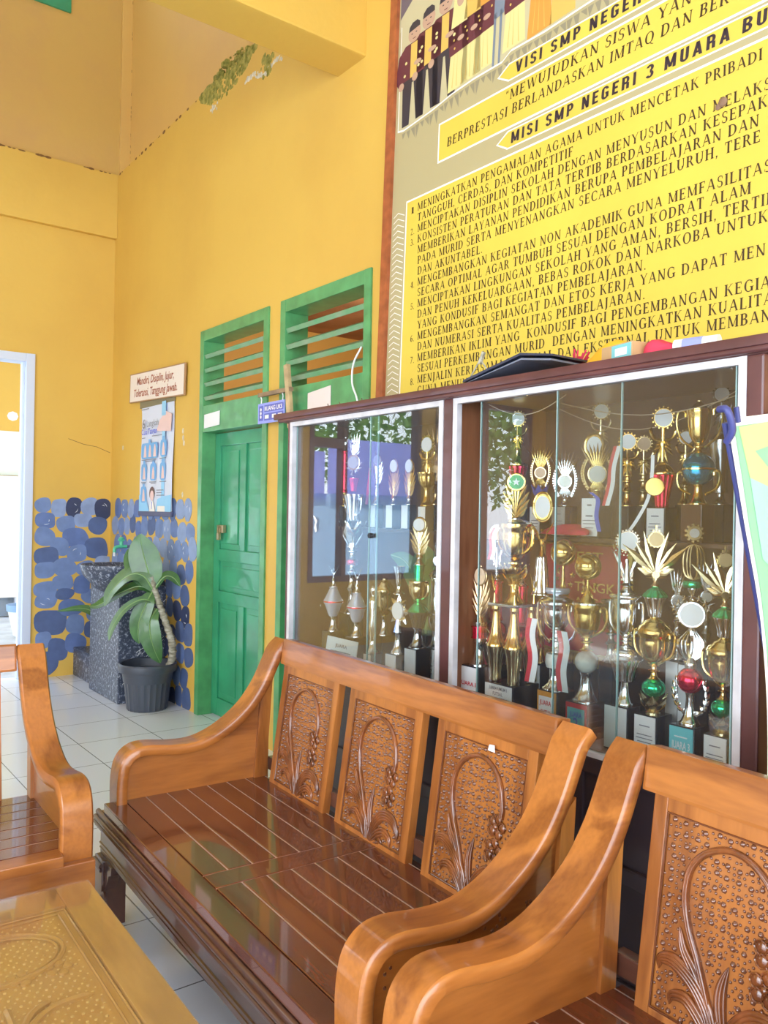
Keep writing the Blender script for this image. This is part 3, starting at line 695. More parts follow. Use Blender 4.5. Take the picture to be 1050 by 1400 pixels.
    Mr = Matrix.Translation((.632, 0, .855)) @ Matrix.Rotation(lean, 4, 'Y')
    rl.bbox(-.012, .036, sR + .001, -.001, 0, .098, .008, 0, Mr)
    rl.build('top_rail', M['teak_y'], root)
    if not plain: MB().bbox(.60, .632, fy0, fy1, .44, .49, .004).build('lower_rail', M['apron'], root)
    # carved panels
    for k in range(n_panels):
        yR = -.012 - k * pitch - PW - .02
        Mp = (.571, yR, .402)
        pr = bpy.data.objects.new('back_panel', BOARD_ME)
        COL.objects.link(pr); pr.parent = root; pr.location = Mp; pr.rotation_euler = (0, math.radians(7.6), 0)
        q = bpy.data.objects.new('carving', CARVE_ME); COL.objects.link(q); q.parent = pr
    return root
def _mesh(mb, nm, mm, **k):
    o = mb.build(nm, mm, **k); me = o.data; bpy.data.objects.remove(o); return me
BOARD_ME = _mesh(_b, 'back_panel', M['teak_z']); _c = MB().add(_r.v, _r.f, 0).add(_l.v, _l.f, 1).add(_s.v, _s.f, 1); CARVE_ME = _mesh(_c, 'carving', [M['carve'], M['stud']], angle=65)

RZ = math.radians(-2.6)
Ld = Vector((math.sin(-RZ), math.cos(-RZ), 0)); Dd = Vector((math.cos(-RZ), -math.sin(-RZ), 0))
O0 = Vector((1.0, 2.80, 0))
sofa = make_seat('carved_sofa', 'varnished teak three panel sofa in front of the trophy cabinet', 'sofa', O0 + Ld * .012, RZ, 3)
arm2 = O0 + Ld * (-1.685)
make_seat('carved_armchair', 'varnished teak armchair standing close beside the near arm of the long sofa', 'armchair', arm2, RZ, 1, None)
make_seat('carved_armchair', 'varnished teak armchair facing the camera at the head of the low table', 'armchair', (.735 - .487, 2.535, 0), RZ + PI / 2 + math.radians(1), 1, None, True)
t = MB().add([(0, 0, 0), (0, .028, 0), (0, .024, .016), (0, .004, .018)], [(0, 1, 2, 3)])
pos = O0 + Ld * (-1.225) + Dd * .612
o = t.build('price_sticker', M['paper'], None, tuple(pos) [:2] + (.822,), (0, math.radians(7.6), RZ), smooth=False)
tag(o, 'small torn white sticker on the top of the third carved sofa panel', 'sticker')

# ---- low carved table with a glass top
tb = thing('coffee_table', 'low teak table with a carved centre under a sheet of glass', 'table', (.752, 2.325, 0), math.radians(-1.7))
M['table_teak'] = wood('amber_table_teak', (.36, .17, .045), (.62, .34, .10), 'y', .25, .6)
W, Ln = .62, 1.15
fr = MB()
fr.bbox(-.09, 0, -Ln, 0, .376, .408, .004).bbox(-W, -W + .09, -Ln, 0, .376, .408, .004).bbox(-W + .09, -.09, -.115, 0, .376, .408, .003).bbox(-W + .09, -.09, -Ln, -Ln + .115, .376, .408, .003)
fr.bbox(-W + .09, -.09, -Ln + .115, -.115, .376, .398, .002).build('table_top', M['table_teak'], tb)
rl = MB(); r = random.Random(5)
for p, q in (((-.095, -.12), (-.095, -Ln + .12)), ((-.095, -.12), (-W + .095, -.12)), ((-W + .095, -.12), (-W + .095, -Ln + .12)), ((-.115, -.14), (-.115, -Ln + .14)), ((-.115, -.14), (-W + .115, -.14))):
    rl.tube([(p[0], p[1], .400), (q[0], q[1], .400)], .003, 5)
rl.tube([(-W / 2 + .165 * math.cos(q), -.30 + .115 * math.sin(q), .402) for q in np.linspace(0, 2 * PI, 40)], .006, 7, caps=False)
rl.tube([(-W / 2 + .152 * math.cos(q), -.30 + .102 * math.sin(q), .402) for q in np.linspace(0, 2 * PI, 40)], .003, 6, caps=False)
for cx in (-.42, -.26, -.18):
    for k in range(5): rl.ball((cx + .022 * math.cos(k * 1.257), -.40 + .022 * math.sin(k * 1.257), .400), .013, 7, sc=(1, 1, .4))
for k in range(5): rl.tube(smooth_path([(-W / 2, -.62, .40), (-W / 2 + (k - 2) * .04, -.55, .402), (-W / 2 + (k - 2) * .085, -.50 - .02 * abs(k - 2), .40)], 4), [.008] * 8 + [.002], 6)
rl.build('relief', M['table_teak'], tb)
st = MB(); M['pale_stud'] = mat('pale_worn_studs', (.70, .46, .18), .3, coat=.6)
y = -.155; j = 0
while y > -Ln + .15:
    x = -.13 - (.011 if j % 2 else 0)
    while x > -W + .13:
        st.ball((x + r.gauss(0, .0015), y + r.gauss(0, .0015), .3985), .0042 if (j % 2) else .0028, 5, sc=(1, 1, .7)); x -= .02
    y -= .0165; j += 1
st.build('studs', M['pale_stud'], tb)
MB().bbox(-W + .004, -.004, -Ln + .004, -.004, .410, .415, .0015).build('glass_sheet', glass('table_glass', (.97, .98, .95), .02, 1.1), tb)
ap = MB().bbox(-W + .02, -.02, -Ln + .02, -.02, .30, .376, .003)
for z in (.385, .37): ap.tube([(0, -Ln, z), (0, 0, z)], .006, 8); ap.tube([(-W, 0, z), (0, 0, z)], .006, 8)
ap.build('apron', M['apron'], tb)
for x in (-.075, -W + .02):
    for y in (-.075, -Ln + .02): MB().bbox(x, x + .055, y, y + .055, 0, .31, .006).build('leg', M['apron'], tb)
# ================================================================== writing
_tc_cache = {}
def text2d(s, bold=0.0, shear=0.0, space=1.0):
    """(verts2d, faces) of a line of text in the built-in sans face, cap height about 0.7"""
    key = (s, bold, shear, space)
    if key in _tc_cache: return _tc_cache[key]
    cu = bpy.data.curves.new('writing', 'FONT'); cu.body = s; cu.size = 1; cu.resolution_u = 3; cu.offset = bold; cu.shear = shear; cu.space_character = space; cu.fill_mode = 'FRONT'
    o = bpy.data.objects.new('writing', cu); COL.objects.link(o)
    dg = bpy.context.evaluated_depsgraph_get(); dg.update(); ev = o.evaluated_get(dg); me = ev.to_mesh()
    r = ([(v.co.x, v.co.y) for v in me.vertices], [tuple(p.vertices) for p in me.polygons])
    ev.to_mesh_clear(); bpy.data.objects.remove(o); bpy.data.curves.remove(cu)
    _tc_cache[key] = r; return r
def put_text(mb, s, org, udir, vdir, height, width=None, align='l', mi=0, bold=0.0, shear=0.0, space=1.0):
    """append text to a mesh; org is the baseline start (or centre), height is the cap height, width the total width wanted"""
    vs, fs = text2d(s, bold, shear, space)
    if not vs: return 0
    x0 = min(v[0] for v in vs); x1 = max(v[0] for v in vs); ky = height / .70; kx = (width / (x1 - x0)) if width else ky
    off = {'l': x0, 'c': (x0 + x1) / 2, 'r': x1}[align]
    o, u, w = Vector(org), Vector(udir), Vector(vdir)
    mb.add([o + u * ((x - off) * kx) + w * (y * ky) for x, y in vs], fs, mi); return (x1 - x0) * kx

# ---- a Roman capital face drawn from strokes (thick stems, hairlines, bracket serifs)
T, H_ = .175, .082
def _arc(cx, cy, rx, ry, a0, a1, t=T, h=H_, n=14):
    q = []
    for i in range(n + 1):
        a = math.radians(a0 + (a1 - a0) * i / n); w = h + (t - h) * abs(math.cos(a)) ** 1.5
        ux, uy = math.cos(a), math.sin(a)
        q.append(((cx + (rx - w) * ux, cy + (ry - max(h, w * .6)) * uy), (cx + rx * ux, cy + ry * uy)))
    return [[q[i][0], q[i][1], q[i + 1][1], q[i + 1][0]] for i in range(n)]
def _v(x, y0=0, y1=1, t=T, s=True, top=True, bot=True):
    r = [[(x - t / 2, y0), (x + t / 2, y0), (x + t / 2, y1), (x - t / 2, y1)]]
    for on, y, d in ((bot, y0, 1), (top, y1, -1)):
        if on and s:
            e = t / 2 + .075; r.append([(x - e, y), (x + e, y), (x + e, y + .03 * d), (x + t / 2, y + .075 * d), (x - t / 2, y + .075 * d), (x - e, y + .03 * d)])
    return r
def _h(x0, x1, y, h=H_): return [[(x0, y - h / 2), (x1, y - h / 2), (x1, y + h / 2), (x0, y + h / 2)]]
def _d(x0, y0, x1, y1, w=T): return [[(x0 - w / 2, y0), (x0 + w / 2, y0), (x1 + w / 2, y1), (x1 - w / 2, y1)]]
def _sf(x, y, d=1, e=.13): return [[(x - e, y), (x + e, y), (x + e, y + .035 * d), (x - e, y + .035 * d)]]
def _tk(x, y0, y1, w=.05): return [[(x - w / 2, y0), (x + w / 2, y0), (x + w / 2, y1), (x - w / 2, y1)]]
G = {}
G['I'] = (.34, _v(.17)); G['H'] = (.84, _v(.17) + _v(.67) + _h(.17, .67, .52)); G['L'] = (.66, _v(.17) + _h(.17, .60, .03) + _tk(.585, 0, .24))
G['E'] = (.68, _v(.17) + _h(.17, .60, .03) + _h(.17, .57, .97) + _h(.17, .46, .52) + _tk(.585, 0, .24) + _tk(.56, .78, 1) + _tk(.46, .42, .62))
G['F'] = (.64, _v(.17) + _h(.17, .57, .97) + _h(.17, .46, .50) + _tk(.56, .78, 1) + _tk(.46, .40, .60))
G['T'] = (.72, _v(.36, top=False) + _h(.05, .67, .97) + _tk(.065, .76, 1) + _tk(.655, .76, 1))
G['N'] = (.86, _v(.16, t=H_) + _v(.70, t=H_, bot=False) + _d(.12, 1, .68, 0, .16) + _sf(.10, 1, -1, .09))
G['M'] = (1.02, _v(.15, t=H_) + _v(.85) + _d(.17, 1, .50, .06, .14) + _d(.84, 1, .52, .06, .06) + _sf(.12, 1, -1, .1))
G['A'] = (.84, _d(.10, 0, .40, 1, .06) + _d(.72, 0, .42, 1, .15) + _h(.2, .64, .34) + _sf(.10, 0, 1, .11) + _sf(.72, 0, 1, .13))
G['V'] = (.84, _d(.12, 1, .42, 0, .15) + _d(.74, 1, .44, 0, .06) + _sf(.12, 1, -1, .13) + _sf(.74, 1, -1, .11))
G['W'] = (1.16, _d(.12, 1, .36, 0, .14) + _d(.60, 1, .38, 0, .055) + _d(.58, 1, .82, 0, .14) + _d(1.06, 1, .84, 0, .055) + _sf(.12, 1, -1, .12) + _sf(.58, 1, -1, .1) + _sf(1.06, 1, -1, .1))
G['Y'] = (.80, _d(.11, 1, .40, .45, .14) + _d(.70, 1, .42, .45, .06) + _v(.40, 0, .5, top=False) + _sf(.11, 1, -1, .12) + _sf(.70, 1, -1, .1))
G['K'] = (.82, _v(.17) + _d(.24, .50, .64, 1, .06) + _d(.36, .58, .70, 0, .15) + _sf(.64, 1, -1, .11) + _sf(.70, 0, 1, .12))
G['B'] = (.72, _v(.17) + _h(.17, .40, .03) + _h(.17, .40, .97) + _h(.17, .40, .53) + _arc(.38, .755, .24, .245, -90, 90) + _arc(.38, .27, .28, .27, -90, 90))
G['P'] = (.66, _v(.17) + _h(.17, .38, .97) + _h(.17, .38, .46) + _arc(.36, .715, .26, .285, -90, 90))
G['R'] = (.78, _v(.17) + _h(.17, .38, .97) + _h(.17, .38, .49) + _arc(.36, .73, .25, .27, -90, 90) + _d(.40, .49, .68, 0, .14) + _sf(.70, 0, 1, .10))
G['D'] = (.84, _v(.17) + _h(.17, .36, .03) + _h(.17, .36, .97) + _arc(.34, .5, .44, .5, -90, 90))
G['O'] = (.90, _arc(.45, .5, .40, .52, 0, 360, n=28)); G['Q'] = (.90, _arc(.45, .5, .40, .52, 0, 360, n=28) + _d(.84, -.18, .46, .06, .12))
G['C'] = (.80, _arc(.45, .5, .40, .52, 50, 310, n=24) + _tk(.70, .66, .95) + _tk(.71, .07, .2))
G['G'] = (.88, _arc(.45, .5, .40, .52, 50, 310, n=24) + _tk(.70, .68, .95) + _v(.70, .04, .44, bot=False))
G['U'] = (.84, _v(.17, .3, 1, bot=False) + _v(.68, .3, 1, t=H_, bot=False) + _arc(.405, .33, .30, .35, 180, 360))
G['J'] = (.44, _v(.24, .0, 1, bot=False) + _arc(.09, .0, .2175, .22, -95, 0))
G['S'] = (.62, _arc(.31, .745, .24, .275, 45, 268, t=.115) + _arc(.31, .262, .25, .285, -135, 95, t=.135) + _tk(.50, .72, .95) + _tk(.09, .06, .28))
G['.'] = (.28, [[(.08, 0), (.20, 0), (.20, .13), (.08, .13)]]); G[','] = (.28, [[(.08, .13), (.08, 0), (.13, 0), (.06, -.16), (.12, -.16), (.21, 0), (.21, .13)]])
G['"'] = (.40, [[(.08, .98), (.15, 1.0), (.13, .74), (.06, .72)], [(.24, .98), (.31, 1.0), (.29, .74), (.22, .72)]]); G[' '] = (.36, [])
G['1'] = (.44, _v(.24, top=False) + _d(.10, .84, .24, .97, .07)); G['2'] = (.58, _arc(.28, .74, .23, .27, -10, 170, t=.12) + _d(.10, .04, .46, .68, .07) + _h(.06, .54, .05, .10))
G['3'] = (.56, _arc(.24, .76, .22, .25, -90, 150, t=.11) + _arc(.24, .27, .27, .28, -150, 90, t=.13)); G['4'] = (.60, _v(.42, top=False) + _d(.06, .30, .40, 1, .06) + _h(.04, .58, .30, .07))
G['5'] = (.56, _h(.14, .50, .95, .10) + _tk(.15, .5, .98, .05) + _arc(.24, .30, .28, .31, -150, 130, t=.12)); G['6'] = (.58, _arc(.29, .30, .26, .31, 0, 360, n=22) + _arc(.46, .36, .43, .66, 95, 180, t=.12))
G['7'] = (.54, _h(.05, .52, .95, .10) + _d(.16, 0, .48, .95, .10)); G['8'] = (.56, _arc(.28, .76, .21, .25, 0, 360, n=20, t=.10) + _arc(.28, .27, .25, .29, 0, 360, n=20, t=.12))
def put_serif(mb, s, org, udir, vdir, cap, width=None, mi=0, slant=0.0, track=.10):
    adv = sum(G[c][0] + track for c in s) - track
    k = (width / adv) if width else cap
    o, u, w = Vector(org), Vector(udir), Vector(vdir); x = 0
    for c in s:
        for poly in G[c][1]:
            mb.add([o + u * ((x + px + slant * py) * k) + w * (py * cap) for px, py in poly], [tuple(range(len(poly)))], mi)
        x += G[c][0] + track
    return adv * k

# ---- a heavy condensed poster face for the headings
B_ = .20
GB = {}
def _bv(x, y0=0, y1=1): return [[(x - B_ / 2, y0), (x + B_ / 2, y0), (x + B_ / 2, y1), (x - B_ / 2, y1)]]
def _bh(x0, x1, y, h=.17): return [[(x0, y - h / 2), (x1, y - h / 2), (x1, y + h / 2), (x0, y + h / 2)]]
GB['I'] = (.30, _bv(.15)); GB['N'] = (.66, _bv(.15) + _bv(.51) + _d(.15, 1, .51, 0, .20)); GB['M'] = (.84, _bv(.15) + _bv(.69) + _d(.16, 1, .42, .1, .18) + _d(.68, 1, .42, .1, .18))
GB['V'] = (.64, _d(.12, 1, .32, 0, .20) + _d(.52, 1, .32, 0, .20)); GB['A'] = (.66, _d(.12, 0, .33, 1, .20) + _d(.54, 0, .33, 1, .20) + _bh(.2, .46, .27, .15))
GB['P'] = (.60, _bv(.15) + _bh(.15, .40, .915) + _bh(.15, .40, .46) + _arc(.32, .69, .26, .31, -90, 90, B_, .16)); GB['R'] = (.64, _bv(.15) + _bh(.15, .40, .915) + _bh(.15, .40, .48) + _arc(.32, .70, .26, .30, -90, 90, B_, .16) + _bv(.48, 0, .46))
GB['E'] = (.54, _bv(.15) + _bh(.15, .50, .085) + _bh(.15, .50, .915) + _bh(.15, .46, .51)); GB['B'] = (.62, _bv(.15) + _bh(.15, .38, .085) + _bh(.15, .38, .915) + _bh(.15, .38, .52) + _arc(.32, .74, .26, .26, -90, 90, B_, .15) + _arc(.32, .27, .27, .27, -90, 90, B_, .15))
GB['U'] = (.64, _bv(.15, .25) + _bv(.49, .25) + _arc(.32, .28, .27, .29, 180, 360, B_, .16)); GB['O'] = (.64, _bv(.15, .27, .73) + _bv(.49, .27, .73) + _arc(.32, .28, .27, .29, 180, 360, B_, .16) + _arc(.32, .72, .27, .29, 0, 180, B_, .16))
GB['G'] = (.64, _bv(.15, .27, .73) + _bv(.49, .1, .48) + _bh(.34, .59, .47, .14) + _arc(.32, .28, .27, .29, 180, 350, B_, .16) + _arc(.32, .72, .27, .29, 8, 180, B_, .16))
GB['S'] = (.60, _arc(.30, .73, .26, .28, 5, 265, B_, .16) + _arc(.30, .27, .26, .28, -175, 90, B_, .16)); GB['3'] = (.60, _arc(.28, .74, .26, .27, -90, 165, B_, .16) + _arc(.28, .27, .27, .28, -165, 90, B_, .16)); GB[' '] = (.30, [])
def put_block(mb, s, org, udir, vdir, cap, width, slant=.06, track=.16):
    adv = sum(GB[c][0] + track for c in s) - track; k = width / adv; o, u, w = Vector(org), Vector(udir), Vector(vdir); x = 0
    for c in s:
        for poly in GB[c][1]: mb.add([o + u * ((x + px) * k + slant * py * cap) + w * (py * cap) for px, py in poly], [tuple(range(len(poly)))])
        x += GB[c][0] + track
# ================================================================== the big framed notice board on the right wall
BX0, BZ0, BSL = 2.435, 2.03, .05 / 1.94
_bv = Vector((BSL, 0, 1)).normalized(); _bn = Vector((-1, 0, BSL)).normalized(); _bu = Vector((0, -1, 0))
def BP(y, z, h=0.0):
    return Vector((BX0 + (z - BZ0) * BSL, y, z)) + _bn * h
M['khaki'] = mat('khaki_print', (.44, .38, .20), .45); M['b_yellow'] = mat('yellow_print', (.70, .53, .075), .42, var=.06, vscale=2)
M['b_white'] = mat('white_print', (.86, .84, .78), .45); M['frame_red'] = mat('reddish_timber_strip', (.36, .10, .035), .4, var=.2, vscale=20)
M['skin'] = mat('printed_skin', (.50, .32, .22), .5); M['p_maroon'] = mat('printed_maroon', (.12, .025, .04), .5); M['p_black'] = mat('printed_black', (.035, .03, .045), .5)
M['p_gold'] = mat('printed_gold', (.66, .44, .10), .5); M['p_pale'] = mat('printed_pale_yellow', (.70, .62, .26), .5); M['p_sky'] = mat('printed_pale_khaki', (.52, .47, .28), .5); M['p_shadow'] = mat('printed_brown_grey', (.28, .25, .16), .5)
M['p_blue'] = mat('printed_grey_blue', (.18, .22, .28), .5); M['p_orange'] = mat('printed_orange', (.66, .30, .05), .5); M['p_dark'] = mat('printed_dark_violet', (.14, .11, .13), .5); M['p_grey'] = mat('printed_grey', (.40, .40, .42), .5)
YL, YR, ZB, ZT = 3.215, .55, 1.96, 4.55
nb = thing('notice_board', 'huge framed yellow and khaki school mission board on the right wall', 'notice board')
def quadB(mb, y0, y1, z0, z1, h, mi=0):
    mb.add([BP(y0, z0, h), BP(y1, z0, h), BP(y1, z1, h), BP(y0, z1, h)], [(0, 1, 2, 3)], mi); return mb
def boxB(mb, y0, y1, z0, z1, h0, h1, mi=0):
    vs = [BP(y, z, h) for h in (h0, h1) for z in (z0, z1) for y in (y0, y1)]
    return mb.add(vs, [(0, 2, 3, 1), (4, 5, 7, 6), (0, 1, 5, 4), (2, 6, 7, 3), (0, 4, 6, 2), (1, 3, 7, 5)], mi)
boxB(MB(), YL, YR, ZB, ZT, -.006, 0).build('backing_sheet', M['khaki'], nb, smooth=False)
fr = MB()
boxB(fr, YL + .055, YL, ZB - .03, ZT + .05, -.01, .018); boxB(fr, YR, YR - .055, ZB - .03, ZT + .05, -.01, .018); boxB(fr, YL, YR, ZT, ZT + .05, -.01, .018); boxB(fr, YL, YR, ZB - .03, ZB, -.01, .018)
fr.build('frame', M['frame_red'], nb, smooth=False, label='reddish timber frame of the notice board')
# printed boxes
pb = MB()
def polyB(mb, pts, h, mi): mb.add([BP(y, z, h) for y, z in pts], [tuple(range(len(pts)))], mi)
def bordered(y0, y1, z0, z1, b=.009):
    quadB(pb, y0, y1, z0, z1, .0008, 1); quadB(pb, y0 - b, y1 + b, z0 + b, z1 - b, .0014, 0)
bordered(3.105, .60, 1.97, 2.938)
bordered(2.885, .60, 3.048, 3.232)
for z0, z1, yt in ((2.962, 3.040, 2.505), (3.250, 3.326, 2.512)):
    zm = (z0 + z1) / 2
    polyB(pb, [(yt, zm), (yt - .065, z1), (1.02, z1), (.96, zm), (1.02, z0), (yt - .065, z0)], .0008, 1)
    polyB(pb, [(yt - .012, zm), (yt - .07, z1 - .006), (1.025, z1 - .006), (.972, zm), (1.025, z0 + .006), (yt - .07, z0 + .006)], .0014, 0)
# thin slanting stripes at the left edge, and brush-like shadows under the photograph
for k in range(33):
    z = 2.90 - k * .0285
    polyB(pb, [(3.20, z - .016), (3.20, z - .020), (3.165, z - .004), (3.115, z - .026), (3.115, z - .022), (3.165, z)], .0008, 1)
pb.build('printed_panel', [M['b_yellow'], M['b_white']], nb, smooth=False)
# lettering
tx = MB(); CAP = .037
_ref = 'YANG KONDUSIF BAGI KEGIATAN PEMBELAJARAN.'; TK = 1.245 / (sum(G[c][0] + .10 for c in _ref) - .10)
def line(s, y, z, num=None, wid=None):
    put_serif(tx, s, BP(y, z, .0022), _bu, _bv, CAP, width=wid or TK * (sum(G[c][0] + .10 for c in s) - .10))
    if num: put_serif(tx, num, BP(y + .052, z - .003, .0022), _bu, _bv, CAP * .82, width=.030)
ROWS = [('MENINGKATKAN PENGAMALAN AGAMA UNTUK MENCETAK PRIBADI', '1'), ('TANGGUH, CERDAS, DAN KOMPETITIF', None), ('MENCIPTAKAN DISIPLIN SEKOLAH DENGAN MENYUSUN DAN MELAKSANAKAN', '2.'),
 ('KONSISTEN PERATURAN DAN TATA TERTIB BERDASARKAN KESEPAKATAN', '3.'), ('MEMBERIKAN LAYANAN PENDIDIKAN BERUPA PEMBELAJARAN DAN', None), ('PADA MURID SERTA MENYENANGKAN SECARA MENYELURUH, TERE', None),
 ('DAN AKUNTABEL.', None), ('MENGEMBANGKAN KEGIATAN NON AKADEMIK GUNA MEMFASILITASI', '4.'), ('SECARA OPTIMAL AGAR TUMBUH SESUAI DENGAN KODRAT ALAM', None), ('MENCIPTAKAN LINGKUNGAN SEKOLAH YANG AMAN, BERSIH, TERTIB', '5.'),
 ('DAN PENUH KEKELUARGAAN, BEBAS ROKOK DAN NARKOBA UNTUK', None), ('YANG KONDUSIF BAGI KEGIATAN PEMBELAJARAN.', None), ('MENGEMBANGKAN SEMANGAT DAN ETOS KERJA YANG DAPAT MEN', '6.'), ('DAN NUMERASI SERTA KUALITAS PEMBELAJARAN.', None),
 ('MEMBERIKAN IKLIM YANG  KONDUSIF BAGI PENGEMBANGAN KEGIATAN', '7.'), ('SESUAI PERKEMBANGAN MURID  DENGAN MENINGKATKAN KUALITAS', None), ('MENJALIN KERJASAMA INTERNAL DAN EKSTERNAL UNTUK MEMBAN', '8.'), ('GUNA MENUNJANG', None)]
for i, (s, n) in enumerate(ROWS):
    line(s, 3.016 - i * .0029, 2.869 - i * .0512, n)
put_serif(tx, '"MEWUJUDKAN SISWA YANG BERKA', BP(2.46, 3.170, .0022), _bu, _bv, .041, width=1.15, slant=.08)
put_serif(tx, 'BERPRESTASI BERLANDASKAN IMTAQ DAN BERWAWAS', BP(2.822, 3.104, .0022), _bu, _bv, .041, width=1.59, slant=.08)
tx.build('mission_lettering', M['ink'], nb, smooth=False, label='dark brown Roman capitals printed on yellow')
for s, y, z, w in (('MISI SMP NEGERI 3 MUARA BUNGO', 2.420, 2.980, 1.235), ('VISI SMP NEGERI 3', 2.408, 3.268, .72)):
    hd = MB(); put_block(hd, s, BP(y, z, .0024), _bu, _bv, .046, w)
    hd.build('heading_lettering', M['ink_bold'], nb, smooth=False, label='bold black capitals on a pointed yellow ribbon')

# printed group photograph along the top
PMATS = ['p_sky', 'b_white', 'skin', 'p_maroon', 'p_black', 'p_gold', 'p_pale', 'p_shadow', 'p_blue', 'p_orange', 'p_dark', 'p_grey']
PI_ = {k: i for i, k in enumerate(PMATS)}
ph = MB()
xw = [(0, 1)]      # widening of the figure being drawn about its own middle
def pp(pts, h, k): polyB(ph, [(xw[0][0] + (y - xw[0][0]) * xw[0][1], z) for y, z in pts], h, PI_[k])
def ell(cy, cz, ry, rz, h, k, n=14, a0=0, a1=2 * PI): pp([(cy + ry * math.cos(a0 + (a1 - a0) * i / n), cz + rz * math.sin(a0 + (a1 - a0) * i / n)) for i in range(n)], h, k)
pp([(3.205, 3.80), (.60, 3.80), (.60, 4.50), (3.205, 4.50)], .0006, 'p_sky')
pp([(3.205, 3.86), (2.88, 4.08), (2.88, 4.50), (3.205, 4.50)], .0008, 'p_dark')
base = [(3.195, 3.30), (3.15, 3.292), (3.03, 3.303), (2.93, 3.313), (2.80, 3.335), (2.66, 3.345), (2.49, 3.345), (2.44, 3.372), (2.25, 3.368), (2.05, 3.378), (1.7, 3.385), (1.3, 3.39), (.62, 3.40)]
pp([(3.195, 3.82)] + base + [(.62, 3.82)], .0010, 'b_white')
pp([(3.19, 3.82)] + [(y - .006, z + .008) for y, z in base] + [(.625, 3.82)], .0012, 'p_sky')
for k in range(40):   # ragged printed shadows under the cut-out photograph
    y = 3.16 - k * .034; z = np.interp(-y, [-b_[0] for b_ in base], [b_[1] for b_ in base])
    pp([(y, z - .012), (y - .03, z - .010), (y - .008 - .012 * (k % 3), z - .040 - .012 * (k % 4))], .0007, 'p_shadow')
def man(y, z, h):
    s = h / .50; xw[0] = (y, 1.6)
    pp([(y + .045 * s, z), (y + .012 * s, z), (y + .004 * s, z + .20 * s), (y - .004 * s, z + .20 * s), (y - .02 * s, z + .008 * s), (y - .05 * s, z + .012 * s), (y - .045 * s, z + .27 * s), (y + .05 * s, z + .27 * s)], .0016, 'p_black')
    pp([(y + .055 * s, z + .22 * s), (y - .055 * s, z + .23 * s), (y - .065 * s, z + .36 * s), (y - .04 * s, z + .395 * s), (y + .04 * s, z + .395 * s), (y + .07 * s, z + .36 * s)], .0018, 'p_maroon')
    pp([(y + .07 * s, z + .36 * s), (y + .085 * s, z + .24 * s), (y + .06 * s, z + .19 * s), (y + .05 * s, z + .24 * s)], .0019, 'p_maroon')
    pp([(y + .014 * s, z + .225 * s), (y - .016 * s, z + .228 * s), (y - .016 * s, z + .39 * s), (y + .014 * s, z + .39 * s)], .0020, 'p_gold')
    for dy, dz in ((.035, .31), (-.038, .34), (.04, .25), (-.04, .27)): ell(y + dy * s, z + dz * s, .006 * s, .008 * s, .0021, 'p_pale', 6)
    ell(y + .055 * s, z + .205 * s, .013 * s, .02 * s, .0022, 'skin'); ell(y - .02 * s, z + .285 * s, .018 * s, .012 * s, .0022, 'skin')
    ell(y, z + .435 * s, .029 * s, .042 * s, .0020, 'skin')
    pp([(y + .027 * s, z + .452 * s), (y - .026 * s, z + .457 * s), (y - .025 * s, z + .478 * s), (y - .012 * s, z + .493 * s), (y + .010 * s, z + .492 * s), (y + .024 * s, z + .476 * s)], .0023, 'p_black')
    for dy in (-.009, .011): ell(y + dy * s, z + .437 * s, .004 * s, .003 * s, .0024, 'p_black', 6)
    pp([(y + .008 * s, z + .414 * s), (y - .009 * s, z + .414 * s), (y - .006 * s, z + .410 * s), (y + .005 * s, z + .410 * s)], .0024, 'p_maroon')
def woman(y, z, h, skirt='p_pale', jacket='p_maroon', veil='p_pale'):
    s = h / .48; xw[0] = (y, 1.15)
    pp([(y + .06 * s, z + .005), (y - .055 * s, z + .012 * s), (y - .045 * s, z + .22 * s), (y + .045 * s, z + .22 * s)], .0017, skirt)
    for q in (-.02, .01, .035): pp([(y + q * s, z + .02 * s), (y + (q - .004) * s, z + .02 * s), (y + q * .6 * s, z + .2 * s)], .00175, 'p_gold')
    pp([(y + .055 * s, z + .17 * s), (y - .055 * s, z + .18 * s), (y - .062 * s, z + .32 * s), (y - .03 * s, z + .37 * s), (y + .03 * s, z + .37 * s), (y + .065 * s, z + .32 * s)], .0018, jacket)
    pp([(y + .05 * s, z + .30 * s), (y - .045 * s, z + .30 * s), (y - .036 * s, z + .43 * s), (y, z + .475 * s), (y + .036 * s, z + .43 * s)], .0020, veil)
    ell(y - .002, z + .415 * s, .022 * s, .031 * s, .0022, 'skin'); ell(y - .01 * s, z + .235 * s, .02 * s, .012 * s, .0022, 'skin')
    for dy in (-.008, .008): ell(y + dy * s, z + .42 * s, .0035 * s, .003 * s, .0024, 'p_black', 6)
    for dy, dz in ((.03, .24), (-.035, .27), (.025, .2)): ell(y + dy * s, z + dz * s, .005 * s, .006 * s, .0021, 'p_gold', 6)
for y, z, k in ((3.09, 3.312, .50), (2.985, 3.322, .51), (2.865, 3.33, .515)): man(y, z, k)
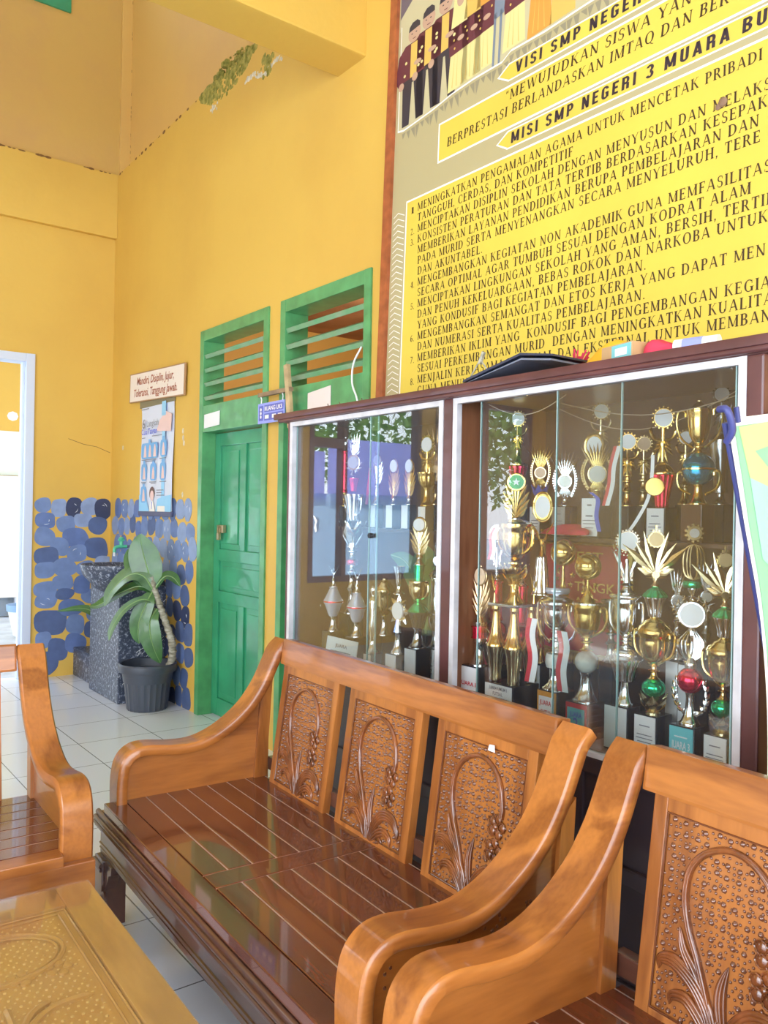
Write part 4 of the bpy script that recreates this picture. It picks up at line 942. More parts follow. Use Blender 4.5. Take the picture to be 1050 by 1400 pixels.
for i, (y, z, sk, jk, vl) in enumerate(((2.765, 3.345, 'p_pale', 'p_maroon', 'p_pale'), (2.68, 3.352, 'p_pale', 'p_maroon', 'p_gold'), (2.60, 3.36, 'p_pale', 'p_maroon', 'p_orange'), (2.42, 3.378, 'p_pale', 'p_maroon', 'p_pale'),
    (2.28, 3.374, 'p_orange', 'p_maroon', 'p_gold'), (2.16, 3.38, 'p_gold', 'p_maroon', 'p_pale'), (1.98, 3.39, 'p_pale', 'p_black', 'p_pale'), (1.86, 3.392, 'p_orange', 'p_maroon', 'p_gold'), (1.72, 3.393, 'p_pale', 'p_maroon', 'p_gold'),
    (1.58, 3.395, 'p_gold', 'p_maroon', 'p_pale'), (1.44, 3.397, 'p_pale', 'p_black', 'p_gold'), (1.30, 3.40, 'p_orange', 'p_maroon', 'p_pale'), (1.15, 3.40, 'p_pale', 'p_maroon', 'p_gold'))):
    woman(y, z, .47, sk, jk, vl)
xw[0] = (0, 1)
for y in (2.535, 2.50): pp([(y + .012, 3.352), (y, 3.352), (y - .006, 3.58), (y + .008, 3.58)], .0026, 'p_blue')
pp([(2.545, 3.55), (2.485, 3.56), (2.475, 3.72), (2.54, 3.70)], .0026, 'p_blue')
for y0 in (3.04, 2.93): pp([(y0 + .02, 3.325), (y0 - .02, 3.335), (y0 - .022, 3.50), (y0 + .012, 3.48)], .0014, 'p_grey')
ph.build('printed_photo', [M[k] for k in PMATS], nb, smooth=False, label='printed group photograph of men in black caps and veiled women')
MB().ball(BP(1.47, 2.785, .004), .017, 8, sc=(.4, 1, 1)).ball(BP(1.485, 2.775, .004), .012, 7, sc=(.4, 1, 1)).build('mud_mark', mat('dry_mud', (.25, .15, .09), .95), nb, label='small mud nest stuck on the lettering')

# ================================================================== motto sign and hand-washing poster
_yn = Vector((0, -1, 0)); _zn = Vector((0, 0, 1))
sg = thing('motto_sign', 'cream wooden sign with two lines of red brown writing above the washing poster', 'sign', (XW - .016, 6.23, 2.415))
sg.rotation_euler = (math.radians(2.2), 0, 0)
sb = MB().bbox(-.012, 0, -.545, .545, -.112, .112, .003).build('board', M['cream'], sg)
ed = MB().bbox(-.013, .002, -.553, -.543, -.118, .118, .002).bbox(-.013, .002, .543, .553, -.118, .118, .002).bbox(-.0125, .002, -.545, .545, .110, .119, .002).bbox(-.0125, .002, -.545, .545, -.119, -.110, .002)
ed.build('edging', mat('brown_sign_edge', (.40, .24, .12), .6), sg, label='thin brown edging of the sign')
tx = MB(); put_text(tx, 'Mandiri, Disiplin, Jujur,', (-.0135, .39, .020), _yn, _zn, .062, .75, bold=.012, shear=.18); put_text(tx, 'Toleransi, Tanggung Jawab.', (-.0135, .45, -.075), _yn, _zn, .062, .88, bold=.012, shear=.18)
tx.build('writing', mat('red_brown_lettering', (.42, .13, .08), .6), sg, smooth=False)

po = thing('hand_washing_poster', 'narrow blue and white hanging poster about washing hands, above the sink', 'poster', (XW - .006, 6.225, 0))
sh = MB(); n = 12
for i in range(n + 1):
    z = 1.41 + (2.275 - 1.41) * i / n; w = -.006 - .006 * math.sin(i * .5)
    sh.v += [(w, .325, z), (w, -.33, z)]
    if i: sh.f.append((2 * i - 2, 2 * i - 1, 2 * i + 1, 2 * i)); sh.m.append(0)
PX = -.0145
M['poster'] = mat('pale_blue_print', (.66, .72, .86), .45); M['pos_blue'] = mat('mid_blue_print', (.16, .42, .78), .45); M['pos_sky'] = mat('light_blue_print', (.30, .62, .90), .45); M['pos_navy'] = mat('deep_blue_print', (.12, .17, .72), .5); M['pos_pink'] = mat('skin_pink_print', (.80, .58, .56), .5); M['pos_brown'] = mat('brown_hair_print', (.14, .08, .08), .5)
sh.build('sheet', M['poster'], po)
pr = MB(); PM = [M['pos_blue'], M['pos_sky'], M['pos_pink'], M['pos_brown'], M['b_white'], M['pos_navy'], M['ink_grey']]
def pq(pts, h, mi): pr.add([(PX - h, y, z) for y, z in pts], [tuple(range(len(pts)))], mi)
def rr(y0, y1, z0, z1, h, mi, r=.03):
    pts = []
    for cy, cz, a in ((y1 + r, z1 - r, 0), (y0 - r, z1 - r, 90), (y0 - r, z0 + r, 180), (y1 + r, z0 + r, 270)):
        for t in range(5):
            w = math.radians(a + t * 22.5); pts.append((cy - r * math.cos(w), cz + r * math.sin(w)))
    pq(pts, h, mi)
# bottles and hands (plain generic shapes)
for y0, y1, z0, z1 in ((.29, -.05, 1.84, 1.965), (-.10, -.225, 1.845, 1.975), (.285, .165, 1.665, 1.80), (.10, -.03, 1.665, 1.80), (-.10, -.215, 1.665, 1.80), (.29, .17, 1.49, 1.62)):
    rr(y0, y1, z0, z1, .0006, 0); ym = (y0 + y1) / 2
    rr(ym + .022, ym - .022, z1 - .005, z1 + .028, .0007, 0, .008)
    for q in ([ym] if y0 - y1 < .2 else [ym + .09, ym - .01, ym - .11]):
        pq([(q + .03, z0 + .012), (q - .03, z0 + .012), (q - .022, z0 + .07), (q - .01, z0 + .105), (q + .008, z0 + .11), (q + .02, z0 + .07)], .0010, 2)
pq([(-.02, 2.05), (-.30, 2.03), (-.315, 2.16), (-.20, 2.19), (-.08, 2.13)], .0006, 2)
rr(-.12, -.20, 2.16, 2.27, .0008, 1, .01); rr(-.13, -.19, 1.42, 2.08, .0004, 1, .008)
pq([(.325, 1.415), (.325, 1.55), (.20, 1.57), (.10, 1.415)], .0005, 1); pq([(-.02, 1.415), (-.06, 1.52), (-.18, 1.54), (-.325, 1.55), (-.325, 1.415)], .0005, 1)
pr.add([(PX - .0012, .05 + .055 * math.cos(t * .449), 1.565 + .052 * math.sin(t * .449)) for t in range(14)], [tuple(range(14))], 3)
pr.add([(PX - .0014, .05 + .038 * math.cos(t * .449), 1.545 + .042 * math.sin(t * .449)) for t in range(14)], [tuple(range(14))], 2)
pq([(.11, 1.415), (.085, 1.495), (.055, 1.51), (.02, 1.495), (-.02, 1.415)], .0011, 4); pq([(.062, 1.50), (.048, 1.50), (.05, 1.44), (.06, 1.44)], .0015, 5)
rr(-.06, -.21, 1.42, 1.465, .0009, 4, .01)
for y, z, w in ((.28, 1.828, .30), (.20, 1.816, .18), (-.09, 1.83, .13), (.28, 1.65, .10), (.11, 1.65, .14), (-.10, 1.65, .13), (.27, 1.64, .08), (.08, 1.64, .10), (-.04, 1.585, .14), (-.04, 1.565, .11), (-.04, 1.545, .15), (.30, 2.235, .16), (.28, 2.005, .07), (.07, 2.012, .20)):
    pq([(y, z), (y - w, z), (y - w, z + .006), (y, z + .006)], .0016, 6)
pr.build('print', PM, po, smooth=False)
tx = MB(); put_text(tx, '6', (PX - .0018, .275, 2.085), _yn, _zn, .075, .055, bold=.02, mi=0); put_text(tx, 'Langkah', (PX - .0018, .18, 2.095), _yn, _zn, .05, .24, mi=0); put_text(tx, 'Cuci Tangan', (PX - .0018, .29, 2.035), _yn, _zn, .045, .32, bold=.02, mi=1)
tx.build('writing', [M['ink_grey'], M['pos_navy']], po, smooth=False)
MB().bbox(-.008, .004, -.335, .36, 2.255, 2.335, .003).build('top_rail', mat('olive_grey_rail', (.22, .19, .11), .6), po, label='olive grey strip the poster hangs from')
MB().bbox(-.020, -.002, -.335, .33, 1.385, 1.422, .004).build('bottom_bar', mat('slate_grey_bar', (.10, .11, .20), .5), po)

# ================================================================== small blue room sign hung on a wooden bracket
hs = thing('room_sign', 'small blue room sign hanging from a thin stick between the two green doors', 'sign', (2.42, 4.30, 2.03))
M['sign_blue'] = mat('lavender_blue_sign', (.30, .35, .80), .45); M['sign_navy'] = mat('indigo_sign_field', (.11, .13, .50), .45)
MB().bbox(-.005, .003, -.15, .165, -.062, .060, .002).build('board', M['sign_blue'], hs)
fd = MB()
for y0, y1, z0, z1 in ((.15, .10, -.045, .045), (.085, -.14, .004, .046), (.085, -.14, -.046, -.004)): fd.box(-.006, -.004, y1, y0, z0, z1)
fd.build('field', M['sign_navy'], hs, smooth=False)
tx = MB(); put_text(tx, 'RUANG UKS', (-.0068, .078, .012), _yn, _zn, .025, .205, bold=.02); [tx.box(-.0068, -.006, y_, y_ + .045, -.036, -.014) for y_ in (-.125, -.055, .03)]
for k in range(3): tx.ball((-.0065, .126, .022 - k * .022), .010, 8, sc=(.2, 1, 1))
tx.build('writing', M['b_white'], hs, smooth=False)
for y in (.135, -.12): MB().tube([(0, y, .055), (.004, y + .002, .085), (-.004, y - .003, .10), (.002, y, .125)], .0035, 6).build('tie', M['paper'], hs)
br = thing('sign_bracket', 'rough wooden bracket nailed beside the second green door, holding the blue sign', 'bracket', (2.42, 4.1, 2.1))
MB().bbox(-.012, .012, -.02, .36, .03, .055, .003).build('stick', mat('grey_brown_stick', (.28, .19, .11), .7, var=.2, vscale=15), br)
Mx = Matrix.Translation((0, 0, .02)) @ Matrix.Rotation(math.radians(-9), 4, 'X')
MB().bbox(-.016, .010, -.012, .026, -.20, .17, .004, 0, Mx).build('upright', mat('raw_timber_upright', (.52, .38, .20), .7, var=.2, vscale=12), br)
# white cable hanging beside the louvres of the second door
tag(MB().tube(smooth_path([(XW - .02, 3.475, 2.30), (XW - .03, 3.53, 2.22), (XW - .03, 3.54, 2.12), (XW - .028, 3.50, 2.04), (XW - .03, 3.47, 1.96), (XW - .03, 3.47, 1.88)], 5), .005, 7).build('cable', M['white']), 'short white cable hanging from the louvres of the second green door', 'cable')

# ================================================================== wash basin, its pedestal, tap and plants
M['splat'] = bpy.data.materials.new('black_paint_with_white_splashes'); m = M['splat']; m.use_nodes = True; nt = m.node_tree; b = nt.nodes['Principled BSDF']; L = nt.links
tc = nt.nodes.new('ShaderNodeTexCoord'); nz = nt.nodes.new('ShaderNodeTexNoise'); nz.inputs['Scale'].default_value = 42; nz.inputs['Detail'].default_value = 6; nz.inputs['Roughness'].default_value = .75; L.new(tc.outputs['Object'], nz.inputs['Vector'])
rp = nt.nodes.new('ShaderNodeValToRGB'); L.new(nz.outputs[0], rp.inputs[0]); rp.color_ramp.elements[0].position = .52; rp.color_ramp.elements[0].color = (.045, .06, .10, 1); rp.color_ramp.elements[1].position = .66; rp.color_ramp.elements[1].color = (.50, .56, .68, 1)
L.new(rp.outputs[0], b.inputs['Base Color']); b.inputs['Roughness'].default_value = .4
wb = thing('wash_basin', 'black wash basin with white paint splashes on a square pedestal in the corner', 'wash basin', (2.13, 6.0, 0))
MB().bbox(0, .36, 0, .66, 0, .86, .012).build('pedestal', M['splat'], wb)
bs = MB(); prof = [(.10, .80), (.15, .83), (.24, .93), (.262, .995), (.258, 1.01), (.24, 1.005), (.20, .94), (.12, .90), (.02, .89)]
bs.lathe(prof, 36, (.09, .35, 0)); bs.build('bowl', M['splat'], wb)
pl = thing('plinth', 'low black splashed plinth beside the wash basin pedestal', 'plinth', (2.13, 6.0, 0))
MB().bbox(.06, .36, .662, 1.283, 0, .24, .015).build('block', M['splat'], pl)
# diagonal white splashes on the face towards the camera
mb = MB(); r = random.Random(12)
for k in range(70):
    x, z = .03 + .31 * r.random(), .12 + .62 * r.random(); ln = .012 + .03 * r.random()
    if abs((z - .1) - (x * 1.1 + .0)) < .12 or r.random() < .25: mb.tube([(x, -.002, z), (x + ln, -.002, z + ln * .75)], [.0025, .0008], 4)
mb.build('paint_specks', M['paper'], wb)
tp = thing('tap', 'green plastic tap on the wall above the wash basin', 'tap', (XW, 6.62, 1.13))
M['tap'] = mat('green_tap_plastic', (.10, .55, .32), .35)
MB().tube([(0, 0, 0), (-.05, 0, 0), (-.10, 0, .002)], [.012, .011, .011], 10).build('pipe', M['silver_dk'], tp)
MB().tube(smooth_path([(-.09, 0, .002), (-.15, 0, .002), (-.185, 0, -.01), (-.19, 0, -.045)], 5), .014, 10).lathe([(.013, 0), (.016, .03), (.012, .04)], 12, (-.135, 0, .005)).build('body', M['tap'], tp)
MB().bbox(-.16, -.11, -.012, .012, .045, .062, .004).lathe([(.02, 0), (.022, .012), (.01, .02)], 10, (-.135, 0, .06)).build('handle', M['tap'], tp)
MB().tube([(-.19, 0, -.045), (-.19, 0, -.075)], .009, 8).build('nozzle', M['white'], tp)

M['leaf'] = mat('dark_waxy_leaf', (.035, .115, .035), .3, coat=.3, rgb2=(.075, .20, .055), vscale=9); M['leaf_l'] = mat('light_leaf_midrib', (.20, .34, .12), .4); M['leaf_pale'] = mat('dusty_leaf', (.16, .27, .17), .35, coat=.2, rgb2=(.09, .19, .08), vscale=7)
def leaf_mesh(path, wid, fold=.35, up=(0, 0, 1), tip=.0):
    """broad pointed leaf along a path, folded along its midrib; returns (blade, midrib)"""
    P = smooth_path(path, 6); k = len(P); bl = MB(); rows = []
    for i, p in enumerate(P):
        t = (P[min(i + 1, k - 1)] - P[max(i - 1, 0)]).normalized(); sd = t.cross(Vector(up))
        if sd.length < 1e-3: sd = t.orthogonal()
        sd.normalize(); n = sd.cross(t).normalized(); s = i / (k - 1)
        w = wid * (math.sin(PI * min(1, s * .93 + .06)) ** .75) * (1 if s < .8 else 1)
        rows.append([p + sd * q * w + n * abs(q) * w * fold * (1 - .3 * abs(q)) for q in (-1, -.55, -.12, 0, .12, .55, 1)])
    m = len(rows[0])
    vs = [v for r_ in rows for v in r_]
    fs = [(i * m + j, i * m + j + 1, (i + 1) * m + j + 1, (i + 1) * m + j) for i in range(k - 1) for j in range(m - 1)]
    bl.add(vs, fs)
    th = MB(); th.tube([p - Vector(up) * 0 + Vector((0, 0, .0)) for p in P], list(np.linspace(.007, .0015, k)), 6)
    return bl, th
pt = thing('potted_plant', 'tall big leaved dumb cane in a dark grey ribbed pot by the green door', 'potted plant', (2.27, 5.782, 0))
M['pot_grey'] = mat('dark_grey_plastic_pot', (.055, .065, .09), .38)
pb = MB(); pb.lathe([(.135, 0), (.14, .01), (.165, .24), (.17, .275)], 72, flute=24, fd=.035)
pb.lathe([(.178, .27), (.202, .275), (.207, .29), (.205, .325), (.198, .335), (.186, .33), (.182, .28), (.17, .20), (.02, .19)], 48)
pot = pb.build('pot', M['pot_grey'], pt, angle=30)
sl = MB(); r = random.Random(2); sl.lathe([(.178, .245), (.12, .262), (.06, .27), (.005, .268)], 24)
for k in range(60):
    a, q = r.random() * 6.28, .16 * r.random() ** .5; sl.ball((q * math.cos(a), q * math.sin(a), .26), .008 + .01 * r.random(), 5)
sl.build('soil', mat('dry_grey_soil', (.16, .15, .16), .95, var=.4, vscale=50), pt)
stem_pts = [(.13, -.06, .26), (.15, -.085, .38), (.14, -.08, .50), (.105, -.06, .62), (.075, -.04, .72), (.04, -.02, .84), (.015, 0, .95)]
sp = smooth_path(stem_pts, 7); k = len(sp)
M['cane'] = mat('pale_ringed_cane', (.46, .44, .36), .7, rgb2=(.16, .15, .10), vscale=22, stretch=(1, 1, 3))
MB().tube(sp, [(.028 + .007 * (1 if i % 3 == 0 else 0)) * (1 - .35 * i / k) for i in range(k)], 10).build('stem', M['cane'], pt)
def add_leaf(path, wid, mm='leaf', fold=.3, up=(-.5, -.8, .3)):
    bl, th = leaf_mesh(path, wid, fold, up); o = bl.build('leaf', M[mm], pt); th.build('midrib', M['leaf_l'], o)
    sm = o.modifiers.new('thickness', 'SOLIDIFY'); sm.thickness = .002
# the blades, top one first; right in the photo is (.8,-.6), towards the camera (-.6,-.8)
add_leaf([(.02, -.01, .88), (.0, .0, .96), (-.03, .02, 1.08), (-.05, .03, 1.18), (-.06, .03, 1.26)], .112, 'leaf', .16)
add_leaf([(.0, .02, .88), (-.05, .06, .97), (-.09, .10, 1.07), (-.11, .13, 1.15)], .075, 'leaf', .25)
add_leaf([(.02, -.02, .86), (-.05, .0, .96), (-.14, .05, .96), (-.23, .12, .85), (-.27, .15, .74)], .085, 'leaf_pale', .25, (-.5, -.4, .8))
add_leaf([(.03, .0, .84), (-.06, .05, .88), (-.18, .14, .82), (-.29, .22, .74), (-.34, .27, .73)], .055, 'leaf', .3, (-.4, -.5, .8))
add_leaf([(.03, -.02, .86), (.08, -.07, .95), (.13, -.11, .95), (.17, -.15, .89)], .05, 'leaf', .3, (-.3, -.5, .9))
add_leaf([(.02, -.01, .84), (-.02, -.01, .77), (-.06, .01, .65), (-.07, .02, .55), (-.06, .02, .47)], .07, 'leaf', .2)
add_leaf([(.05, -.03, .72), (.0, -.03, .64), (.0, -.04, .53), (.03, -.05, .42), (.07, -.06, .33)], .075, 'leaf', .18)
add_leaf([(.05, -.02, .76), (-.06, -.01, .79), (-.17, .03, .72), (-.24, .07, .59), (-.26, .08, .50)], .035, 'leaf_pale', .25, (-.5, -.5, .7))
add_leaf([(.02, .0, .86), (.05, .03, .94), (.03, .08, .99), (-.02, .14, .96)], .05, 'leaf_pale', .3)

p2 = thing('small_potted_plant', 'small strap leaved plant in a pale brown wrapped pot on the plinth', 'potted plant', (2.33, 6.87, .24))
pb = MB(); pb.lathe([(.065, 0), (.075, .02), (.095, .16), (.105, .20), (.09, .20), (.08, .15), (.01, .14)], 32, flute=9, fd=.09)
pb.build('pot', mat('pinkish_brown_wrapped_pot', (.42, .30, .24), .7, var=.25, vscale=16), p2)
for path, w in (([(0, 0, .15), (-.05, .05, .30), (-.15, .13, .36), (-.33, .22, .34)], .045), ([(0, 0, .15), (.04, -.02, .28), (.06, -.04, .42), (.05, -.06, .52)], .03), ([(0, 0, .15), (-.06, -.03, .24), (-.11, -.06, .20), (-.13, -.08, .08)], .02), ([(.0, 0, .15), (.02, .05, .25), (.0, .12, .33)], .03)):
    bl, th = leaf_mesh(path, w, .2, (-.4, -.5, .8)); o = bl.build('leaf', M['leaf'], p2); th.build('midrib', M['leaf_l'], o); sm = o.modifiers.new('thickness', 'SOLIDIFY'); sm.thickness = .002
# ================================================================== trophy cabinet
M['cab'] = mat('maroon_brown_cabinet', (.11, .040, .040), .35, coat=.3, var=.2, vscale=6); M['cab_in'] = wood('cabinet_inner_wood', (.20, .075, .035), (.40, .17, .08), 'z', .35, .2, 6); M['cab_back'] = mat('dark_cabinet_back', (.075, .035, .026), .5, var=.3, vscale=4)
M['cab_base'] = mat('dark_plum_base_boards', (.035, .022, .028), .4, coat=.3)
M['cab_side'] = mat('light_brown_cabinet_side', (.42, .20, .12), .45, var=.15, vscale=7)
CX, CB, CY0, CY1, CZ0, CZ1 = 1.95, 2.44, 1.041, 3.30, .76, 1.852
cab = thing('trophy_cabinet', 'long glass fronted maroon trophy cabinet along the right wall behind the sofa', 'cabinet')
def part(nm, mb, mm, parent=cab, **k): return mb.build(nm, M[mm] if isinstance(mm, str) else mm, parent, **k)
part('side', MB().bbox(CX + .02, CB, CY1 - .022, CY1, 0, CZ1, .003), 'cab'); part('side', MB().bbox(CX + .044, CB, CY0, CY0 + .022, 0, CZ1, .003), 'cab_side', label='lighter brown end board')
part('back_board', MB().box(CB - .012, CB, CY0 + .02, CY1 - .02, .1, CZ1), 'cab_back', smooth=False)
part('floor_board', MB().bbox(CX, CB, CY0 + .02, CY1 - .02, CZ0 - .03, CZ0, .003), 'cab_in')
top = MB().bbox(CX - .012, CB, CY0 - .012, CY1 + .03, CZ1, CZ1 + .02, .003).bbox(CX - .030, CB, CY0 - .03, CY1 + .10, CZ1 + .018, CZ1 + .045, .006)
top.tube([(CX - .018, CY0 - .02, CZ1 + .012), (CX - .018, CY1 + .06, CZ1 + .012)], .010, 10)
part('cornice', top, 'cab')
part('post', MB().bbox(CX - .012, CX + .05, CY0, CY0 + .045, 0, CZ1, .006), 'cab'); part('post', MB().bbox(CX - .010, CX + .03, 2.168, 2.215, CZ0 - .06, CZ1, .004), 'cab'); part('post', MB().bbox(CX - .008, CX + .04, CY1 - .022, CY1, 0, CZ1, .004), 'cab')
part('divider', MB().bbox(CX + .03, CB - .012, 2.172, 2.205, CZ0, CZ1, .002), 'cab_in')
# pale metal strips round the two openings
for y0, y1 in ((2.218, 3.277), (1.086, 2.165)):
    f = MB().bbox(CX - .012, CX + .012, y0, y0 + .022, CZ0 - .02, CZ1, .002).bbox(CX - .012, CX + .012, y1 - .022, y1, CZ0 - .02, CZ1, .002).bbox(CX - .011, CX + .011, y0 + .022, y1 - .022, CZ1 - .02, CZ1, .002).bbox(CX - .011, CX + .011, y0 + .022, y1 - .022, CZ0 - .02, CZ0 + .004, .002)
    part('metal_frame', f, 'alu_w')
def pane(y0, y1, x):
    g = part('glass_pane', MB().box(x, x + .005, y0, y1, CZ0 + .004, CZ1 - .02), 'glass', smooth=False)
    for ya in (y0 - .004, y1): part('polished_edge', MB().box(x - .0005, x + .0055, ya, ya + .004, CZ0 + .004, CZ1 - .02), 'glass_edge', g, smooth=False)
    return g
g1 = pane(2.634, 3.25, CX + .012); pane(2.246, 2.668, CX + .002); pane(1.474, 2.045, CX + .012); pane(1.122, 1.700, CX + .002)
part('glass_lock', MB().tube([(CX + .004, 2.65, 1.355), (CX - .012, 2.65, 1.355)], .010, 10), 'black', g1)
tag(MB().add([(CX + .010, 3.10, 1.43), (CX + .010, 3.082, 1.40), (CX + .010, 3.09, 1.375), (CX + .010, 3.08, 1.355), (CX + .010, 3.068, 1.36), (CX + .010, 3.074, 1.39), (CX + .010, 3.066, 1.405), (CX + .010, 3.085, 1.425)], [tuple(range(8))]).build('torn_sticker', M['paper'], smooth=False), 'torn white sticker remnant on the left glass pane of the cabinet', 'sticker')
part('shelf', MB().bbox(2.215, CB - .012, 2.205, CY1 - .022, 1.361, 1.375, .002), 'cab_back'); part('shelf', MB().bbox(2.20, CB - .012, CY0 + .022, 2.172, 1.361, 1.375, .002), 'cab_back')
base = MB().bbox(CX, CX + .02, CY0 + .045, CY1 - .02, .05, CZ0 - .02, .003)
for z in (.10, .42, .70): base.bbox(CX - .012, CX + .004, CY0 + .045, CY1 - .022, z, z + .05, .006)
for y in (1.60, 2.17, 2.74): base.bbox(CX - .010, CX + .004, y - .03, y + .03, .15, .70, .004)
part('base_front', base, 'cab_base')
hd = MB().tube(smooth_path([(CX - .01, 2.70, .62), (CX - .035, 2.695, .64), (CX - .04, 2.70, .58), (CX - .03, 2.705, .53), (CX - .04, 2.70, .49), (CX - .012, 2.70, .50)], 5), .009, 8)
part('handle', hd, mat('dull_metal_pull', (.20, .19, .18), .35, .8))
# cobwebby cords drooping under the top of the right half
cd = MB()
for (a, c, s, x) in ((2.1, 1.75, .05, 2.05), (1.9, 1.12, .07, 2.2), (2.0, 1.3, .10, 2.3)):
    cd.tube([(x, a + (c - a) * t / 12, 1.835 - s * math.sin(PI * t / 12)) for t in range(13)], .0016, 4)
tag(cd.build('hanging_cord', mat('dusty_cord', (.45, .35, .25), .9)), 'thin dusty cords sagging under the cabinet top in its right half', 'cord')
# brown cloth sagging under the cabinet top
# ------------------------------------------------------------------ things lying on top of the cabinet
TZ = CZ1 + .045
fo = thing('folder', 'dark blue folder lying half open on top of the cabinet', 'folder', (2.06, 1.87, TZ))
M['navy'] = mat('dark_navy_cover', (.035, .045, .085), .35, coat=.3)
MB().prism([(-.24, .004), (-.236, .012), (.03, .068), (.165, .046), (.165, .040), (.03, .060), (-.236, .004)], 'x', -.10, .13).build('cover', M['navy'], fo, (0, 0, 0), (0, 0, PI), smooth=False)
MB().prism([(-.23, .001), (.03, .052), (.155, .034), (.155, .028), (.03, .046), (-.23, -.0)], 'x', -.095, .125).build('lining', mat('slate_lining', (.16, .18, .24), .5), fo, (0, 0, 0), (0, 0, PI), smooth=False)
def crumple(name, label, cat, mm, c, size, seed, sub=3):
    bm = bmesh.new(); bmesh.ops.create_icosphere(bm, subdivisions=sub, radius=1); r = random.Random(seed)
    dirs = [Vector((r.gauss(0, 1), r.gauss(0, 1), r.gauss(0, 1))).normalized() for _ in range(9)]
    for v in bm.verts:
        d = v.co.normalized(); q = 1 + .22 * sum(math.sin(5 * d.dot(k) + i) for i, k in enumerate(dirs)) / 3
        v.co = Vector((d.x * q * size[0], d.y * q * size[1], max(-.02 * size[2], d.z * q * size[2])))
    return tag(MB().addbm(bm).build(name, mm, None, c, angle=70), label, cat)
M['cloth_y'] = mat('saffron_cloth', (.80, .42, .02), .75); M['cloth_r'] = mat('rose_red_cloth', (.62, .04, .09), .75)
crumple('folded_cloth', 'saffron yellow cloth bunched up on top of the cabinet behind a small box', 'cloth', M['cloth_y'], (2.10, 1.60, TZ), (.09, .115, .075), 3)
crumple('folded_cloth', 'rose red cloth lump on top of the cabinet near its right end', 'cloth', M['cloth_r'], (2.03, 1.385, TZ), (.05, .055, .055), 5)
bx = thing('carton', 'small brown carton with a teal and white label on top of the cabinet', 'box', (2.02, 1.50, TZ), math.radians(-14))
MB().bbox(-.045, .045, -.075, .06, 0, .05, .003).build('carton_body', mat('brown_cardboard', (.52, .33, .16), .7), bx)
lb = MB().box(-.0465, -.045, -.072, .012, .006, .046).build('printed_label', mat('teal_label', (.20, .55, .58), .5), bx, smooth=False)
MB().box(-.048, -.0465, -.055, -.005, .014, .036).build('label_field', M['paper'], lb, smooth=False)
rl = thing('paper_roll', 'white and blue rolled paper beside the red cloth on top of the cabinet', 'roll', (2.03, 1.28, TZ + .022), math.radians(10))
MB().tube([(0, -.06, 0), (0, .06, 0)], .022, 14).build('roll_body', M['paper'], rl); MB().tube([(0, -.02, 0), (0, .035, 0)], .0228, 14).build('blue_band', M['sign_blue'], rl)
st = MB().tube([(2.0, 2.17, TZ + .005), (2.02, 2.10, TZ + .115)], .003, 5).tube([(2.0, 2.02, TZ + .004), (2.02, 2.12, TZ + .10)], .003, 5).tube([(2.02, 2.10, TZ + .12), (2.02, 2.12, TZ + .08)], .008, 5)
tag(st.build('tied_sticks', M['cane']), 'pale crossed sticks standing up beside the dark folder on the cabinet', 'sticks')
pf = MB(); r = random.Random(8)
for k in range(14): pf.tube([(2.15, 1.80, TZ + .02), (2.15 + r.gauss(0, .02), 1.78 + r.gauss(0, .04), TZ + .07 + .03 * r.random())], .004, 4)
pf.ball((2.15, 1.80, TZ + .03), .028, 8)
tag(pf.build('artificial_flower', M['cloth_r']), 'small red artificial flower peeping out behind the dark folder', 'flower')
# twigs and crumbs along the cornice over the left half
tw = MB()
for y, s in ((2.95, .05), (2.80, .03), (2.72, .06), (3.05, .04)): tw.tube([(2.0, y, TZ + .002), (2.02, y + s, TZ + .03)], .002, 4).ball((2.01, y - .02, TZ + .006), .008, 5)
o = tw.build('litter', mat('dry_twigs', (.14, .10, .07), .9)); o['kind'] = 'stuff'; tag(o, 'dry twigs and crumbs lying on the left part of the cabinet top', 'litter')

# ------------------------------------------------------------------ green and white display banner leaning in front of the cabinet end
xb = thing('display_banner', 'green and white display banner on a thin stand at the cabinet end', 'banner', (0, .965, 0))
M['ban_white'] = mat('white_vinyl', (.78, .82, .80), .4); M['ban_green'] = mat('mint_green_print', (.24, .60, .38), .4); M['ban_aqua'] = mat('pale_aqua_print', (.32, .66, .56), .4); M['ban_lime'] = mat('pale_lime_print', (.46, .68, .30), .4)
lf = smooth_path([(1.647, 0, 1.662), (1.724, 0, 1.44), (1.800, 0, 1.22), (1.84, 0, .95), (1.83, 0, .60), (1.77, 0, .22)], 5); rt = smooth_path([(2.25, 0, 1.752), (2.18, 0, 1.3), (2.16, 0, .9), (2.20, 0, .2)], 5)
def strip(a, h):
    """poly between parameter curves left (a) and right"""
    return a
n = len(lf) ; rts = [rt[min(len(rt) - 1, int(i * (len(rt) - 1) / (n - 1)))] for i in range(n)]
sh = MB(); vs = []
for p, q in zip(lf, rts): vs += [(p.x, 0, p.z), (q.x, 0, q.z)]
sh.add(vs, [(2 * i, 2 * i + 1, 2 * i + 3, 2 * i + 2) for i in range(n - 1)]).build('sheet', M['ban_white'], xb)
pr = MB()
def lerp(i, t): p, q = lf[i], rts[i]; return (p.x + (q.x - p.x) * t, p.z + (q.z - p.z) * t)
for i in range(n - 1):
    a, c = lerp(i, .035), lerp(i + 1, .035); d, e = lerp(i, 1), lerp(i + 1, 1); dz = .018 if i == 0 else 0
    pr.add([(a[0], -.0015, a[1] - dz), (d[0], -.0015, d[1] - dz), (e[0], -.0015, e[1]), (c[0], -.0015, c[1])], [(0, 1, 2, 3)], 0)
pr.add([(1.69, -.0022, 1.648), (2.0, -.0022, 1.70), (1.93, -.0022, 1.50), (1.74, -.0022, 1.54)], [(0, 1, 2, 3)], 2)
